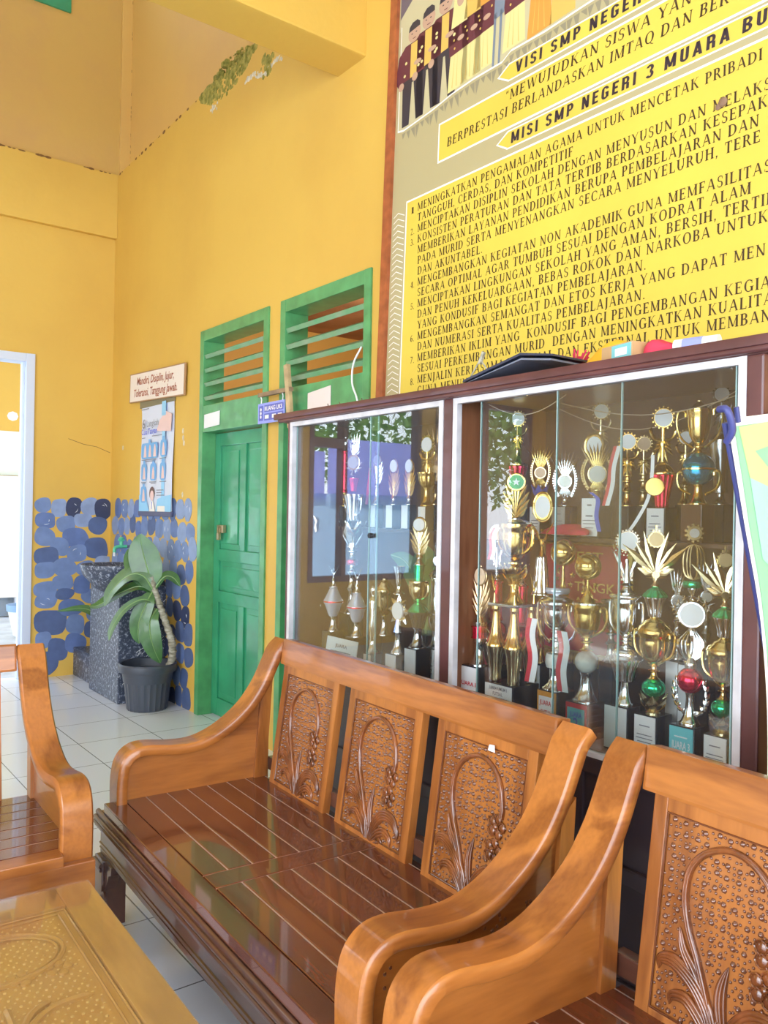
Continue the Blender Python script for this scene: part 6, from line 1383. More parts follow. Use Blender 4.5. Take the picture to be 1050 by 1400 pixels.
# label, x, y, shelf height, base (width, height, material, plaque), pieces, group (all metres)
M['tap_print'] = mat('turquoise_print', (.16, .58, .66), .5)
TROPHIES = [
  ('slim bronze and silver trophy with an oval peach medallion, beside the inner wood wall', 2.06, 2.137, 0.76, (0.1006, 0.1536, 'box_black', ('paper', (0.05, 0.97), [('JUARA I', 0.55, 0.014, 0.8), ('-', 0.36, 0.006, 0.5), ('-', 0.24, 0.005, 0.6)], 'red')), [('L', 'foot', 'flare', 'silver', 0.1536, 0.2316, 0.0365), ('L', 'cup', 'vase', 'silver', 0.2316, 0.3045, 0.0261), ('L', 'red_band', 'column', 'm_red', 0.2472, 0.2889, 0.0277), ('H', 'gold_pale', 0.2889, 0.2472, 0.0287, 0.0287), ('O', 'leaf', 'bronze', 'medal_peach', 0.3045, 0.5079, 0.0452, 10)], 'large front row of trophies in the right half of the cabinet', 'trophy'),
  ('tall four posted gold trophy with eagles and a green star medallion on top', 2.07, 1.981, 0.76, (0.1359, 0.1171, 'box_black', ('paper', (0.05, 0.97), [('JUARA UMUM I', 0.82, 0.011, 0.62), ('FUTSAL', 0.67, 0.011, 0.34), ('CUP III MAN 3 BUNGO', 0.52, 0.011, 0.78), ('TAHUN 2020', 0.37, 0.011, 0.48)], 'ink_grey')), [('C', 0.1221, 0.3769, 0.0426, 0.0326), ('L', 'stem', 'stem', 'gold', 0.3819, 0.5272, 0.0351), ('L', 'collar', 'leafcup', 'gold', 0.447, 0.5172, 0.0501), ('L', 'cup', 'cup', 'gold', 0.5322, 0.6578, 0.0576), ('H', 'gold', 0.5523, 0.6427, 0.0551, 0.025), ('L', 'lid', 'dome', 'silver', 0.6578, 0.6779, 0.0551), ('L', 'ribbon_ring', 'ring', 'm_red', 0.6527, 0.6653, 0.0401), ('O', 'leaf', 'gold', 'medal_green', 0.6678, 0.8338, 0.0501, 40), ('R', ['red', 'paper'], [(-0.0501, -0.05, 0.6427), (-0.0676, -0.05, 0.61), (-0.0651, -0.05, 0.5674), (-0.0751, -0.05, 0.5322)], 0.015)], 'large front row of trophies in the right half of the cabinet', 'trophy'),
  ('wide silver cup trophy with tall handles, a lilac lid and red and white ribbons', 2.08, 1.798, 0.76, (0.085, 0.1241, 'box_black', ('p_orange', (0.05, 0.97), [('JUARA I', 0.62, 0.015, 0.66), ('FUTSAL', 0.38, 0.014, 0.5), ('-', 0.22, 0.007, 0.6)], 'red', 'paper')), [('L', 'foot', '/flare', 'silver', 0.1241, 0.1953, 0.0405), ('L', 'rope_collar', 'ring', 'marble', 0.1953, 0.2404, 0.0357), ('L', 'stem', 'stem', 'silver', 0.2404, 0.314, 0.0262), ('L', 'cup', 'cup', 'silver', 0.314, 0.4092, 0.0524), ('H', 'silver', 0.2712, 0.3996, 0.05, 0.0333), ('L', 'lid', 'dome', 'silver', 0.4092, 0.4353, 0.0571), ('L', 'lid_disc', 'ring', 'lantern', 0.4353, 0.4544, 0.0405), ('R', ['red', 'paper'], [(-0.0619, -0.06, 0.3521), (-0.0714, -0.06, 0.295), (-0.0571, -0.06, 0.2238), (-0.0714, -0.06, 0.1431)], 0.0214), ('R', ['red', 'paper'], [(0.0524, -0.05, 0.3235), (0.0643, -0.05, 0.2712), (0.0524, -0.05, 0.2), (0.0619, -0.05, 0.1336)], 0.0214)], 'large front row of trophies in the right half of the cabinet', 'trophy'),
  ('gold cup trophy with a marble ball below and a shiny gold football on top', 2.07, 1.668, 0.76, (0.0881, 0.1124, 'box_black', ('red', (0.05, 0.97), [('JUARA', 0.6, 0.016, 0.55), ('2', 0.28, 0.034, 0.22)], 'pos_navy', 'tap_print')), [('L', 'foot', 'flare', 'silver', 0.1124, 0.2034, 0.0411), ('L', 'marble_ball', 'ball', 'marble', 0.1989, 0.2695, 0.0365), ('L', 'stem', 'stem', 'gold', 0.2695, 0.3128, 0.0228), ('L', 'cup', 'cup', 'gold', 0.3082, 0.4132, 0.0457), ('H', 'gold', 0.3173, 0.404, 0.0411, 0.0342), ('L', 'lid', 'ring', 'silver', 0.4109, 0.4223, 0.0479), ('L', 'star_stand', 'stars', 'gold', 0.4223, 0.4954, 0.0274), ('L', 'football', 'football', 'gold', 0.4885, 0.5731, 0.0411)], 'large front row of trophies in the right half of the cabinet', 'trophy'),
  ('silver trophy with a pale blue round medallion above V shaped feathers and a fluted foot', 2.06, 1.516, 0.76, (0.0837, 0.1342, 'box_black', ('paper', (0.05, 0.97), [], 'ink_grey')), [('L', 'foot', 'flare', 'silver', 0.1342, 0.2121, 0.0282), ('L', 'fluted_bowl', '/invcone', 'silver', 0.2034, 0.2705, 0.0478), ('L', 'half_ball', 'ball', 'silver', 0.2554, 0.3074, 0.0391), ('L', 'stem', 'stem', 'silver', 0.303, 0.3312, 0.0195), ('L', 'cup', 'cup', 'silver', 0.3291, 0.4462, 0.0391), ('H', 'silver', 0.3377, 0.4332, 0.0391, 0.0195), ('L', 'lid', 'ring', 'silver', 0.4462, 0.4614, 0.0499), ('L', 'cone', 'cone', 'silver', 0.4614, 0.494, 0.026), ('O', 'vee', 'silver', 'medal_white', 0.4853, 0.6528, 0.0478, 40)], 'large front row of trophies in the right half of the cabinet', 'trophy'),
  ('green capped gold trophy standing between the silver V trophy and the red ball trophy', 2.06, 1.418, 0.76, (0.0751, 0.1261, 'box_black', ('paper', (0.05, 0.97), [('-', 0.74, 0.008, 0.45), ('-', 0.54, 0.006, 0.66), ('-', 0.46, 0.006, 0.72), ('-', 0.38, 0.006, 0.6), ('-', 0.26, 0.006, 0.4)], 'ink_grey')), [('L', 'leaf_cup', 'leafcup', 'gold_pale', 0.1261, 0.1805, 0.042), ('L', 'green_ball', 'ball', 'm_green', 0.1721, 0.2266, 0.0336), ('L', 'stem', 'stem', 'gold', 0.2224, 0.2644, 0.0189), ('L', 'cup', 'cup', 'gold', 0.2623, 0.3651, 0.0483), ('H', 'gold', 0.2769, 0.3567, 0.0441, 0.0231), ('L', 'lid', 'dome', 'gold', 0.363, 0.4071, 0.0462), ('L', 'fluted_column', '/invcone', 'silver', 0.4029, 0.4617, 0.0294), ('L', 'green_cap', '/dome', 'm_green', 0.4596, 0.4933, 0.0315), ('L', 'cone', 'cone', 'bronze', 0.4912, 0.5122, 0.0126), ('O', 'crown', 'gold_pale', 'medal_bronze', 0.508, 0.666, 0.0483, 40)], 'large front row of trophies in the right half of the cabinet', 'trophy'),
  ('silver trophy with a red ball, laurel wreath and a round medallion ringed by stars', 2.06, 1.301, 0.76, (0.0779, 0.1197, 'box_black', ('tap_print', (0.05, 0.97), [('JUARA 3', 0.48, 0.02, 0.72), ('-', 0.32, 0.008, 0.44), ('-', 0.74, 0.008, 0.5)], 'medal_white')), [('L', 'foot', 'flare', 'silver', 0.1197, 0.2123, 0.0283), ('W', 'silver', 0.1439, 0.2566, 0.0485), ('L', 'red_ball', 'ball', 'm_red', 0.2042, 0.2768, 0.0363), ('L', 'collar', 'ring', 'silver', 0.2727, 0.2929, 0.0162), ('O', 'swirl', 'silver', 'medal_white', 0.2888, 0.4786, 0.0444, 40)], 'large front row of trophies in the right half of the cabinet', 'trophy'),
  ('green capped gold trophy last in the front row, by the cabinet end post', 2.06, 1.203, 0.76, (0.0697, 0.1154, 'box_black', ('paper', (0.05, 0.97), [('-', 0.74, 0.008, 0.45), ('-', 0.54, 0.006, 0.66), ('-', 0.46, 0.006, 0.72), ('-', 0.38, 0.006, 0.6), ('-', 0.26, 0.006, 0.4)], 'ink_grey')), [('L', 'leaf_cup', 'leafcup', 'gold_pale', 0.1154, 0.1659, 0.039), ('L', 'green_ball', 'ball', 'm_green', 0.1582, 0.2087, 0.0312), ('L', 'stem', 'stem', 'gold', 0.2048, 0.2437, 0.0176), ('L', 'cup', 'cup', 'gold', 0.2418, 0.3372, 0.0449), ('H', 'gold', 0.2554, 0.3294, 0.041, 0.0215), ('L', 'lid', 'dome', 'gold', 0.3352, 0.3761, 0.0429), ('L', 'fluted_column', '/invcone', 'silver', 0.3722, 0.4268, 0.0273), ('L', 'green_cap', '/dome', 'm_green', 0.4249, 0.4561, 0.0293), ('L', 'cone', 'cone', 'bronze', 0.4542, 0.4737, 0.0117), ('O', 'crown', 'gold_pale', 'medal_bronze', 0.4698, 0.6163, 0.0449, 40)], 'large front row of trophies in the right half of the cabinet', 'trophy'),
  ('silver trophy with a red column and red ball, second row beside the inner wall', 2.155, 2.152, 0.76, (0.0648, 0.1421, 'box_black', ('paper', (0.05, 0.97), [], 'ink_grey')), [('L', 'foot', 'flare', 'silver', 0.1421, 0.2326, 0.0294), ('L', 'red_ball', 'ball', 'm_red', 0.2299, 0.3019, 0.0374), ('L', 'red_column', 'column', 'm_red', 0.3019, 0.4486, 0.024), ('L', 'stem', 'stem', 'silver', 0.4486, 0.4886, 0.024), ('O', 'vee', 'silver', 'medal_peach', 0.4886, 0.6625, 0.0374, 40)], 'rear row of trophies in the right half of the cabinet', 'trophy'),
  ('red columned trophy standing behind the four posted gold trophy', 2.155, 2.028, 0.76, (0.0627, 0.1435, 'box_black', ('paper', (0.05, 0.97), [], 'ink_grey')), [('L', 'foot', 'flare', 'silver', 0.1435, 0.231, 0.0284), ('L', 'red_ball', 'ball', 'm_red', 0.2284, 0.298, 0.0362), ('L', 'red_column', 'column', 'm_red', 0.298, 0.4399, 0.0232), ('L', 'stem', 'stem', 'silver', 0.4399, 0.4787, 0.0232)], 'rear row of trophies in the right half of the cabinet', 'trophy'),
  ('gold eagle trophy with a ring medallion on a tapered silver column', 2.16, 1.941, 0.76, (0.0613, 0.1823, 'box_black', ('paper', (0.05, 0.97), [], 'ink_grey')), [('L', 'foot', 'flare', 'gold', 0.1823, 0.2704, 0.0252), ('L', 'stem', 'stem', 'gold', 0.2704, 0.4166, 0.0202), ('L', 'silver_column', '/taper', 'silver', 0.4141, 0.5479, 0.0303), ('O', 'bird', 'gold', None, 0.5429, 0.6693, 0.0404, 40), ('O', 'ringmedal', 'gold', 'medal_white', 0.6643, 0.7707, 0.0353, 40)], 'rear row of trophies in the right half of the cabinet', 'trophy'),
  ('gold football trophy half hidden behind the wide silver cup', 2.16, 1.844, 0.76, (0.0561, 0.1974, 'box_black', ('paper', (0.05, 0.97), [], 'ink_grey')), [('L', 'foot', 'flare', 'silver', 0.1974, 0.288, 0.027), ('L', 'stem', 'stem', 'gold', 0.288, 0.3935, 0.0172), ('L', 'star_stand', 'stars', 'gold', 0.3935, 0.5285, 0.0344), ('L', 'football', 'football', 'gold', 0.5187, 0.6097, 0.0442)], 'rear row of trophies in the right half of the cabinet', 'trophy'),
  ('pale gold trophy with a toothed round medallion over looped ribbons and a green ring', 2.16, 1.36, 0.76, (0.0544, 0.2726, 'box_black', ('paper', (0.05, 0.97), [], 'ink_grey')), [('L', 'foot', 'flare', 'silver', 0.2726, 0.3464, 0.0254), ('L', 'stem', 'stem', 'silver', 0.3464, 0.4858, 0.019), ('L', 'green_ring', 'ring', 'm_green', 0.488, 0.507, 0.0296), ('O', 'gear', 'gold_pale', 'medal_grey', 0.5028, 0.6806, 0.0338, 40)], 'rear row of trophies in the right half of the cabinet', 'trophy'),
  ('small silver filigree trophy in the shade behind the red ball trophy', 2.16, 1.411, 0.76, (0.043, 0.2755, 'box_black', ('paper', (0.05, 0.97), [], 'ink_grey')), [('L', 'foot', 'flare', 'silver', 0.2755, 0.3442, 0.0215), ('L', 'stem', 'stem', 'silver', 0.3442, 0.4086, 0.0151), ('O', 'filigree', 'silver', 'medal_grey', 0.4043, 0.5375, 0.028, 40)], 'rear row of trophies in the right half of the cabinet', 'trophy'),
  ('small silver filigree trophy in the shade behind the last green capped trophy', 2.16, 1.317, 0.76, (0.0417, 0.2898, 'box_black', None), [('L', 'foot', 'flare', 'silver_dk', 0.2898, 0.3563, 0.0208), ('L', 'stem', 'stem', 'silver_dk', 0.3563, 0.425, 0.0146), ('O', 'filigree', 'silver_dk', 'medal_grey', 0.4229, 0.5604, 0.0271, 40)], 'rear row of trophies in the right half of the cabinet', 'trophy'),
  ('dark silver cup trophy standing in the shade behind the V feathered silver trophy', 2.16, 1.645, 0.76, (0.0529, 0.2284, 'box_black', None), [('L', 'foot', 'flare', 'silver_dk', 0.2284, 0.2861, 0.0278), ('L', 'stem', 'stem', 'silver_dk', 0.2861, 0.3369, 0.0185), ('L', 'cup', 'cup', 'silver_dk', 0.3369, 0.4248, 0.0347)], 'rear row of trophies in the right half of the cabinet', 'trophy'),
  ('smaller gold eagle trophy on a red fluted cup, above the green star trophy', 2.26, 2.16, 1.375, (0.0585, 0.1058, 'box_black', ('paper', (0.05, 0.97), [('-', 0.72, 0.01, 0.4), ('-', 0.5, 0.007, 0.6), ('-', 0.4, 0.007, 0.7), ('-', 0.3, 0.006, 0.5)], 'ink_grey')), [('L', 'stem', 'stem', 'gold_pale', 0.1058, 0.1276, 0.0191), ('L', 'red_cup', '/invcone', 'm_red', 0.1221, 0.2534, 0.0355), ('L', 'lid', 'ring', 'gold', 0.2534, 0.2644, 0.041), ('L', 'cone', 'cone', 'gold_pale', 0.2644, 0.3137, 0.0219), ('O', 'eagle', 'gold', 'medal_white', 0.3082, 0.4617, 0.0382, 40)], 'trophies on the upper shelf of the right half', 'trophy'),
  ('bronze gold shell trophy with a peach medallion and a blue bow on the upper shelf', 2.255, 2.04, 1.375, (0.0491, 0.1063, 'box_black', ('paper', (0.05, 0.97), [('-', 0.72, 0.01, 0.4), ('-', 0.5, 0.007, 0.6), ('-', 0.4, 0.007, 0.7), ('-', 0.3, 0.006, 0.5)], 'ink_grey')), [('L', 'foot', 'flare', 'silver', 0.1063, 0.1804, 0.0238), ('L', 'blue_bow', 'leafcup', 'blue', 0.1275, 0.1804, 0.0317), ('O', 'scallop', 'gold_pale', 'medal_peach', 0.1698, 0.3288, 0.0397, 35)], 'trophies on the upper shelf of the right half', 'trophy'),
  ('silver shell trophy with a mirror medallion on a grey blue base, upper shelf', 2.255, 1.925, 1.375, (0.0622, 0.1069, 'box_black', ('medal_grey', (0.05, 0.97), [('-', 0.72, 0.01, 0.4), ('-', 0.5, 0.007, 0.6), ('-', 0.4, 0.007, 0.7), ('-', 0.3, 0.006, 0.5)], 'ink_grey')), [('L', 'foot', 'flare', 'silver', 0.1069, 0.1377, 0.0205), ('O', 'scallop', 'silver', 'medal_grey', 0.1325, 0.3019, 0.0461, 35)], 'trophies on the upper shelf of the right half', 'trophy'),
  ('large gold shell trophy with a blue ribbon round its base, middle of the upper shelf', 2.255, 1.786, 1.375, (0.0704, 0.1372, 'box_black', ('paper', (0.05, 0.97), [('-', 0.78, 0.016, 0.25), ('-', 0.52, 0.014, 0.4), ('-', 0.42, 0.007, 0.75), ('-', 0.34, 0.007, 0.7), ('-', 0.24, 0.007, 0.5)], 'ink_grey')), [('L', 'foot', 'flare', 'gold_pale', 0.1372, 0.1619, 0.0271), ('O', 'scallop', 'gold_pale', 'medal_grey', 0.1545, 0.3248, 0.0592, 40), ('R', ['blue'], [(0.0296, -0.07, 0.152), (0.0592, -0.07, 0.1273), (0.0542, -0.07, 0.0756), (0.0666, -0.07, 0.0239)], 0.0148)], 'trophies on the upper shelf of the right half', 'trophy'),
  ('gold eagle trophy with a grey medallion rising behind the large gold shell trophy', 2.38, 1.872, 1.375, (0.0519, 0.1147, 'box_black', None), [('L', 'foot', 'flare', 'gold', 0.1147, 0.1717, 0.0259), ('L', 'stem', 'stem', 'gold_pale', 0.1717, 0.3172, 0.0181), ('O', 'eagle', 'gold_pale', 'medal_grey', 0.312, 0.4785, 0.0389, 40)], 'trophies on the upper shelf of the right half', 'trophy'),
  ('small gold trophy with a bluish white ring medallion just behind the large gold shell trophy', 2.31, 1.845, 1.375, (0.0435, 0.1134, 'box_black', None), [('L', 'foot', 'flare', 'gold', 0.1134, 0.1692, 0.0228), ('L', 'stem', 'stem', 'gold', 0.1692, 0.2759, 0.0152), ('O', 'ringmedal', 'gold', 'medal_white', 0.2708, 0.3624, 0.0355, 40)], 'trophies on the upper shelf of the right half', 'trophy'),
  ('gold trophy with a white medallion and a hanging red and white ribbon, upper shelf', 2.26, 1.668, 1.375, (0.0443, 0.1083, 'box_black', None), [('L', 'foot', 'flare', 'gold', 0.1083, 0.1561, 0.0215), ('L', 'stem', 'stem', 'gold', 0.1561, 0.2086, 0.0191), ('O', 'eagle', 'gold', 'medal_white', 0.2038, 0.3472, 0.0382, 40), ('R', ['red', 'paper'], [(0.0048, -0.07, 0.2994), (-0.0143, -0.07, 0.2325), (-0.0191, -0.07, 0.1728), (-0.0382, -0.07, 0.1083)], 0.0143)], 'trophies on the upper shelf of the right half', 'trophy'),
  ('gold trophy with a pinkish medallion standing between two taller ones, upper shelf rear', 2.38, 1.692, 1.375, (0.0458, 0.1104, 'box_black', None), [('L', 'foot', 'flare', 'gold_pale', 0.1104, 0.1598, 0.0222), ('L', 'stem', 'stem', 'gold_pale', 0.1598, 0.219, 0.0197), ('O', 'eagle', 'gold_pale', 'medal_peach', 0.2141, 0.3476, 0.0345, 40)], 'trophies on the upper shelf of the right half', 'trophy'),
  ('gold eagle trophy with a large beaded white medallion on a red ribbed cup, upper shelf', 2.255, 1.534, 1.375, (0.0654, 0.1044, 'box_black', ('paper', (0.05, 0.97), [('-', 0.72, 0.01, 0.4), ('-', 0.5, 0.007, 0.6), ('-', 0.4, 0.007, 0.7), ('-', 0.3, 0.006, 0.5)], 'ink_grey')), [('L', 'red_cup', '/invcone', 'm_red', 0.1044, 0.2051, 0.0343), ('L', 'lid', 'ring', 'gold', 0.2051, 0.2143, 0.0412), ('L', 'dome', 'dome', 'gold', 0.2143, 0.2509, 0.0343), ('O', 'eagle', 'gold', 'medal_white', 0.2417, 0.4207, 0.0435, 40)], 'trophies on the upper shelf of the right half', 'trophy'),
  ('tall gold loving cup with scrolled handles over a bright blue ball, upper shelf right', 2.255, 1.41, 1.375, (0.0692, 0.114, 'box_wood', None), [('L', 'foot', 'flare', 'gold', 0.114, 0.1756, 0.0286), ('L', 'blue_ball', 'ball', 'm_blue', 0.1712, 0.2704, 0.0484), ('L', 'gold_belt', 'ring', 'gold', 0.2153, 0.2263, 0.0502), ('L', 'stem', 'stem', 'gold', 0.266, 0.2991, 0.0198), ('L', 'cup', 'cup', 'gold', 0.2947, 0.4006, 0.0374), ('H', 'gold', 0.2858, 0.3962, 0.0352, 0.0396), ('L', 'lid', 'dome', 'gold_pale', 0.3984, 0.4271, 0.0264), ('H', 'gold', 0.1448, 0.2109, 0.044, 0.0264)], 'trophies on the upper shelf of the right half', 'trophy'),
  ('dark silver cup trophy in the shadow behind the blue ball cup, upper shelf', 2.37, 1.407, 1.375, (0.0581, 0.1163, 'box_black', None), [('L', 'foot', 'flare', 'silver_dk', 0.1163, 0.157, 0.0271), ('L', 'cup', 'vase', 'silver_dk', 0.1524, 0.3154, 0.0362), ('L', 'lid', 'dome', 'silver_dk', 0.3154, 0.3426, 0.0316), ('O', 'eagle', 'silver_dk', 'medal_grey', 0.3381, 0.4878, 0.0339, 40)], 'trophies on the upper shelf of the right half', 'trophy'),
  ('gold trophy with a bluish medallion partly hidden behind the blue ball cup, upper shelf', 2.36, 1.522, 1.375, (0.0434, 0.1156, 'box_black', None), [('L', 'foot', 'flare', 'gold_pale', 0.1156, 0.1764, 0.0234), ('L', 'stem', 'stem', 'gold_pale', 0.1764, 0.2325, 0.0164), ('O', 'eagle', 'gold_pale', 'medal_white', 0.2278, 0.3542, 0.0327, 40)], 'trophies on the upper shelf of the right half', 'trophy'),
  ('low silver sunburst trophy at the left end of the left half', 2.12, 3.317, 0.76, (0.0744, 0.1391, 'box_black', ('paper', (0.05, 0.97), [], 'ink_grey')), [('L', 'foot', 'flare', 'silver', 0.1391, 0.2048, 0.0278), ('O', 'filigree', 'silver', 'medal_grey', 0.191, 0.3642, 0.0602, 5)], 'trophies in the left half of the cabinet', 'trophy'),
  ('red banded lantern shaped trophy, the one farther from the sliding pane edge', 2.07, 3.092, 0.76, (0.0704, 0.1535, 'box_black', None), [('L', 'foot', 'flare', 'silver', 0.1535, 0.219, 0.0263), ('L', 'lantern', 'lantern', 'lantern', 0.219, 0.3502, 0.0427), ('L', 'red_ring', 'ring', 'm_red', 0.278, 0.2911, 0.046), ('L', 'cone', 'cone', 'silver', 0.3502, 0.3765, 0.0164), ('O', 'bird', 'silver', None, 0.3765, 0.4487, 0.0263, 40)], 'trophies in the left half of the cabinet', 'trophy'),
  ('red banded lantern shaped trophy, the one nearer the sliding pane edge', 2.07, 2.91, 0.76, (0.0677, 0.151, 'box_black', None), [('L', 'foot', 'flare', 'silver', 0.151, 0.2139, 0.0253), ('L', 'lantern', 'lantern', 'lantern', 0.2139, 0.34, 0.0411), ('L', 'red_ring', 'ring', 'm_red', 0.2706, 0.2832, 0.0442), ('L', 'cone', 'cone', 'silver', 0.34, 0.3652, 0.0158), ('O', 'bird', 'silver', None, 0.3652, 0.4537, 0.0253, 40)], 'trophies in the left half of the cabinet', 'trophy'),
  ('very tall silver trophy with red cups under a pointed oval top, in the left half', 2.168, 3.091, 0.76, (0.0811, 0.2266, 'box_black', None), [('L', 'foot', 'flare', 'silver', 0.2266, 0.3332, 0.0401), ('L', 'stem', 'stem', 'silver', 0.3332, 0.4599, 0.03), ('L', 'red_ring', 'ring', 'm_red', 0.4466, 0.4733, 0.03), ('L', 'collar', 'stem', 'silver', 0.4666, 0.5334, 0.03), ('L', 'filigree_cup', 'leafcup', 'silver', 0.5267, 0.6404, 0.0601), ('L', 'silver_vase', '/invcone', 'silver', 0.6471, 0.7677, 0.0434), ('H', 'silver', 0.6672, 0.7543, 0.0401, 0.0234), ('L', 'red_cup', 'invcone', 'm_red', 0.7811, 0.8415, 0.0267), ('L', 'neck', 'cone', 'silver', 0.8381, 0.8683, 0.02), ('O', 'filigree', 'silver', 'medal_grey', 0.8549, 1.0498, 0.0534, 20)], 'trophies in the left half of the cabinet', 'trophy'),
  ('thin gold trophy with a slim red column behind the tall silver one, upper shelf left', 2.245, 3.272, 1.375, (0.0501, 0.0996, 'box_black', None), [('L', 'foot', 'flare', 'gold', 0.0996, 0.1628, 0.021), ('L', 'red_column', 'column', 'm_red', 0.1628, 0.3667, 0.014), ('O', 'bird', 'silver', None, 0.3667, 0.4512, 0.0374, 20)], 'trophies on the upper shelf of the left half', 'trophy'),
  ('slender silver statue trophy with raised arms beside the pane edge in the left half', 2.08, 2.804, 0.76, (0.053, 0.0929, 'box_black', ('cream', (0.05, 0.97), [], 'ink_grey')), [('L', 'statue', 'statue', 'silver', 0.0929, 0.3796, 0.0309)], 'trophies in the left half of the cabinet', 'trophy'),
  ('squat silver gold lidded cup trophy in the left half', 2.26, 2.961, 0.76, (0.0706, 0.1363, 'box_black', None), [('L', 'foot', 'flare', 'silver', 0.1363, 0.2217, 0.033), ('L', 'cup', 'cup', 'gold_pale', 0.2217, 0.3402, 0.0461), ('L', 'lid', 'dome', 'gold_pale', 0.3402, 0.3929, 0.0429)], 'trophies in the left half of the cabinet', 'trophy'),
  ('silver trophy with an eight pointed star medallion and a crown top in the left half', 2.09, 2.643, 0.76, (0.0724, 0.1158, 'box_black', ('paper', (0.05, 0.97), [], 'ink_grey')), [('L', 'foot', 'flare', 'silver', 0.1158, 0.2079, 0.0298), ('O', 'starburst', 'silver', 'medal_white', 0.2019, 0.3745, 0.0676, 0), ('L', 'neck', 'cone', 'silver', 0.3566, 0.3924, 0.0238), ('L', 'crown', 'crownlet', 'silver', 0.3864, 0.4699, 0.0268)], 'trophies in the left half of the cabinet', 'trophy'),
  ('silver and green trophy with a white medallion on a feathered top in the left half', 2.09, 2.517, 0.76, (0.0744, 0.1573, 'box_black', ('paper', (0.05, 0.97), [], 'ink_grey')), [('L', 'foot', 'flare', 'silver', 0.1573, 0.2352, 0.0376), ('L', 'black_bowl', '/invcone', 'box_black', 0.2352, 0.2987, 0.0405), ('L', 'green_dome', 'dome', 'm_green', 0.2958, 0.3449, 0.0405), ('L', 'cup', 'cup', 'gold_pale', 0.3391, 0.42, 0.0405), ('H', 'gold_pale', 0.3506, 0.4085, 0.0376, 0.0202), ('L', 'green_column', 'column', 'm_green', 0.4171, 0.4837, 0.0231), ('L', 'cone', 'cone', 'silver', 0.4837, 0.53, 0.0202), ('O', 'leaf', 'gold_pale', 'medal_white', 0.5126, 0.675, 0.054, 10)], 'trophies in the left half of the cabinet', 'trophy'),
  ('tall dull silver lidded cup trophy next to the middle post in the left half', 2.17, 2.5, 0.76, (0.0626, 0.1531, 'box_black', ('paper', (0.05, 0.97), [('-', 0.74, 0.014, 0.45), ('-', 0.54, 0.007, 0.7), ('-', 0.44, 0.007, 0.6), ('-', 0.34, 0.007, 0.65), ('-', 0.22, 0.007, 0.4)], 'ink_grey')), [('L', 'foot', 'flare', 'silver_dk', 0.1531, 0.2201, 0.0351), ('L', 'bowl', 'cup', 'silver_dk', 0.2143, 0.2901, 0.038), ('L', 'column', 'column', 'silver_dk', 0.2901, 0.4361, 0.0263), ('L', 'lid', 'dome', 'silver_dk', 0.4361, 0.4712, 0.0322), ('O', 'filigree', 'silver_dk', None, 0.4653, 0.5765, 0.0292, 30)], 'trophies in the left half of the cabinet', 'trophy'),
  ('silver trophy with a red ribbon, upper shelf of the left half', 2.26, 3.034, 1.375, (0.043, 0.1079, 'box_black', ('paper', (0.05, 0.97), [], 'ink_grey')), [('L', 'foot', 'flare', 'silver', 0.1079, 0.195, 0.0234), ('O', 'leaf', 'silver', 'medal_grey', 0.1883, 0.3426, 0.0402, 10), ('R', ['red'], [(-0.0134, -0.03, 0.2754), (-0.0234, -0.03, 0.2084), (-0.0402, -0.03, 0.1079)], 0.0167)], 'trophies on the upper shelf of the left half', 'trophy'),
  ('gold leaf trophy with a white medallion, beside the silver one with a red ribbon', 2.26, 2.908, 1.375, (0.0466, 0.1084, 'box_black', ('paper', (0.05, 0.97), [], 'ink_grey')), [('L', 'foot', 'flare', 'silver', 0.1084, 0.141, 0.0196), ('O', 'leaf', 'gold', 'medal_white', 0.1344, 0.3172, 0.0478, 0)], 'trophies on the upper shelf of the left half', 'trophy'),
  ('gold leaf trophy with a white medallion, next to the tall bronze gold eagle cup', 2.26, 2.799, 1.375, (0.0455, 0.1088, 'box_black', ('paper', (0.05, 0.97), [], 'ink_grey')), [('L', 'foot', 'flare', 'silver', 0.1088, 0.1406, 0.0191), ('O', 'leaf', 'gold', 'medal_white', 0.1342, 0.3127, 0.0467, 0)], 'trophies on the upper shelf of the left half', 'trophy'),
  ('bronze gold eagle cup trophy with a pale pink medallion, upper shelf of the left half', 2.255, 2.675, 1.375, (0.0486, 0.103, 'box_black', ('paper', (0.05, 0.97), [], 'ink_grey')), [('L', 'foot', 'flare', 'gold', 0.103, 0.1834, 0.0278), ('L', 'cup', '/cup', 'gold', 0.1772, 0.2453, 0.0371), ('O', 'eagle', 'gold', 'medal_white', 0.2391, 0.3942, 0.0495, 5)], 'trophies on the upper shelf of the left half', 'trophy'),
  ('dim bronze plume trophy in the corner by the middle post, upper shelf left', 2.38, 2.759, 1.375, (0.046, 0.1113, 'box_black', None), [('L', 'foot', 'flare', 'bronze', 0.1113, 0.1692, 0.0257), ('O', 'filigree', 'bronze', None, 0.1628, 0.4531, 0.0515, 20)], 'trophies on the upper shelf of the left half', 'trophy'),
]
for lab, x, y, z, base, items, grp, kind in TROPHIES:
    trophy(lab, x, y, z, base, items, grp, kind)
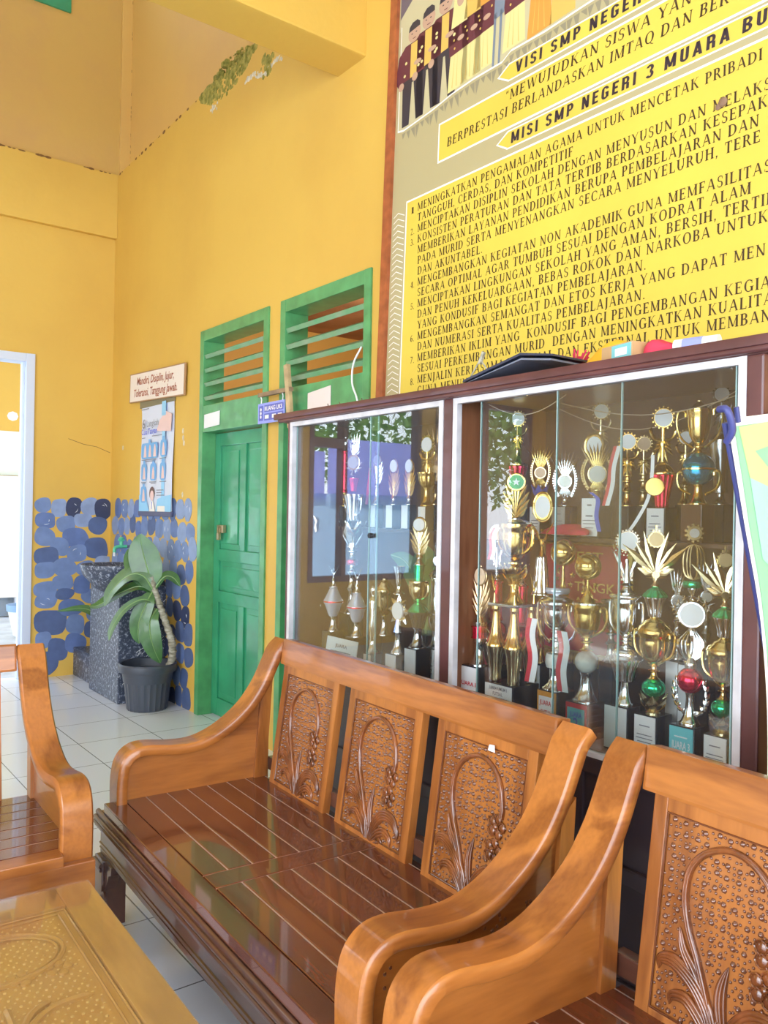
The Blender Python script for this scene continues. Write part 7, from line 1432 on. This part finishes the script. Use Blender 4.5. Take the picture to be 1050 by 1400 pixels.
# ================================================================== other things in the cabinet
pn = thing('pennant', 'red cloth pennant with gold lettering and fringe hanging behind the football trophies', 'pennant', (2.40, 0, 0))
sh = MB(); n = 16
for i in range(n + 1):
    y = 2.135 - .38 * i / n; w = -.008 * math.sin(i * .8)
    for j in range(5):
        sh.v.append((w, y, 1.345 - (.40) * j / 4))
    if i:
        for j in range(4): a = (i - 1) * 5 + j; sh.f.append((a, a + 5, a + 6, a + 1)); sh.m.append(0)
sh.build('cloth', mat('crimson_satin', (.55, .02, .06), .45), pn)
tx = MB()
for s, y, z, w, h in (('BEST', 2.02, 1.285, .16, .034), ('PU', 1.97, 1.232, .085, .034), ('TINGK', 1.985, 1.176, .18, .034), ('AR RA', 1.985, 1.124, .15, .030), ('TE', 1.94, 1.075, .07, .030)):
    put_text(tx, s, (-.012, y, z), (0, -1, 0), (0, 0, 1), h, w, bold=.01)
tx.build('lettering', mat('gold_lettering', (.95, .55, .15), .5), pn, smooth=False, label='gold letters sewn on the red pennant')
fg = MB()
for i in range(75):
    y = 2.13 - .37 * i / 74; fg.tube([(-.003, y, .948), (-.005 + .003 * math.sin(i * 2.3), y + .003 * math.sin(i), .905)], .0024, 4)
fg.tube([(-.004, 2.137, .950), (-.004, 1.753, .950)], .005, 6)
o = fg.build('fringe', mat('gold_fringe', (.62, .42, .12), .6), pn); o['kind'] = 'stuff'
MB().tube([(-.004, 2.15, 1.348), (-.004, 1.74, 1.348)], .007, 8).build('rod', M['gold'], pn)
MB().bbox(-.012, -.002, 2.155, 2.135, .95, 1.35, .003).bbox(-.012, -.002, 1.757, 1.737, .95, 1.35, .003).build('side_trim', mat('yellow_side_trim', (.72, .52, .12), .6), pn)
crumple('red_sash', 'red sash bunched on top of the pennant under the shelf', 'sash', M['cloth_r'], (2.22, 1.86, 1.385), (.05, .09, .035), 9)
# certificate card leaning against the glass of the left half
ct = thing('certificate_card', 'pale blue certificate card propped behind the left glass below the lantern trophies', 'card', (1.988, 2.925, .76), 0)
Mx = Matrix.Rotation(math.radians(8), 4, 'Y')
MB().bbox(0, .004, -.115, .115, 0, .145, .001, 0, Mx).build('card', mat('pale_blue_card', (.62, .74, .84), .5), ct)
tx = MB(); put_text(tx, 'JUARA', (-.0006 + .014, 0, .105), (0, -1, 0), (math.sin(math.radians(8)), 0, math.cos(math.radians(8))), .014, .09, 'c', bold=.02)
for z, w_ in ((.085, .15), (.072, .13), (.059, .16), (.040, .10)): tx.box(-.0016 + z * .1405, -.0002 + z * .1405, -w_ / 2, w_ / 2, z, z + .004)
tx.build('writing', M['ink_grey'], ct, smooth=False)
# gold medal on a white ribbon hanging among the upper shelf trophies
md = thing('medal', 'round gold medal on a white ribbon hanging in front of the beaded eagle trophy', 'medal', (2.13, 1.475, 1.375))
mb = MB(); mb.lathe([(.026, -.003), (.028, 0), (.026, .003)], 24, (0, 0, 0)); o = mb.build('disc', M['gold'], md, (0, 0, .165), (0, PI / 2, math.radians(40)))
P_ = smooth_path([(.01, .015, .26), (0, .01, .20), (-.002, .02, .13), (-.004, .06, .06), (-.005, .10, .012)], 5); vs = []
for p in P_: vs += [p + Vector((0, -.006, 0)), p + Vector((0, .006, .002))]
MB().add(vs, [(2 * i, 2 * i + 1, 2 * i + 3, 2 * i + 2) for i in range(len(P_) - 1)]).build('ribbon', M['paper'], md)
# dusty artificial leaf sprig behind the green trophy of the left half
sp = thing('leaf_sprig', 'olive green artificial leaves behind the green trophy in the left half', 'artificial plant', (2.34, 2.76, .76))
MB().lathe([(.03, 0), (.045, .10), (.05, .16), (.04, .165)], 16).build('vase', M['silver_dk'], sp)
for path, w in (([(0, 0, .15), (-.02, .03, .36), (-.05, .09, .47), (-.08, .16, .50)], .045), ([(0, 0, .15), (0, 0, .38), (-.01, .0, .48), (-.02, -.01, .55)], .07), ([(0, 0, .15), (0, -.02, .36), (-.02, -.07, .46), (-.03, -.13, .50)], .05)):
    bl, th = leaf_mesh(path, w, .2, (-.7, -.6, .3)); o = bl.build('leaf', M['leaf'], sp); th.build('midrib', M['leaf_l'], o); sm = o.modifiers.new('thickness', 'SOLIDIFY'); sm.thickness = .0015
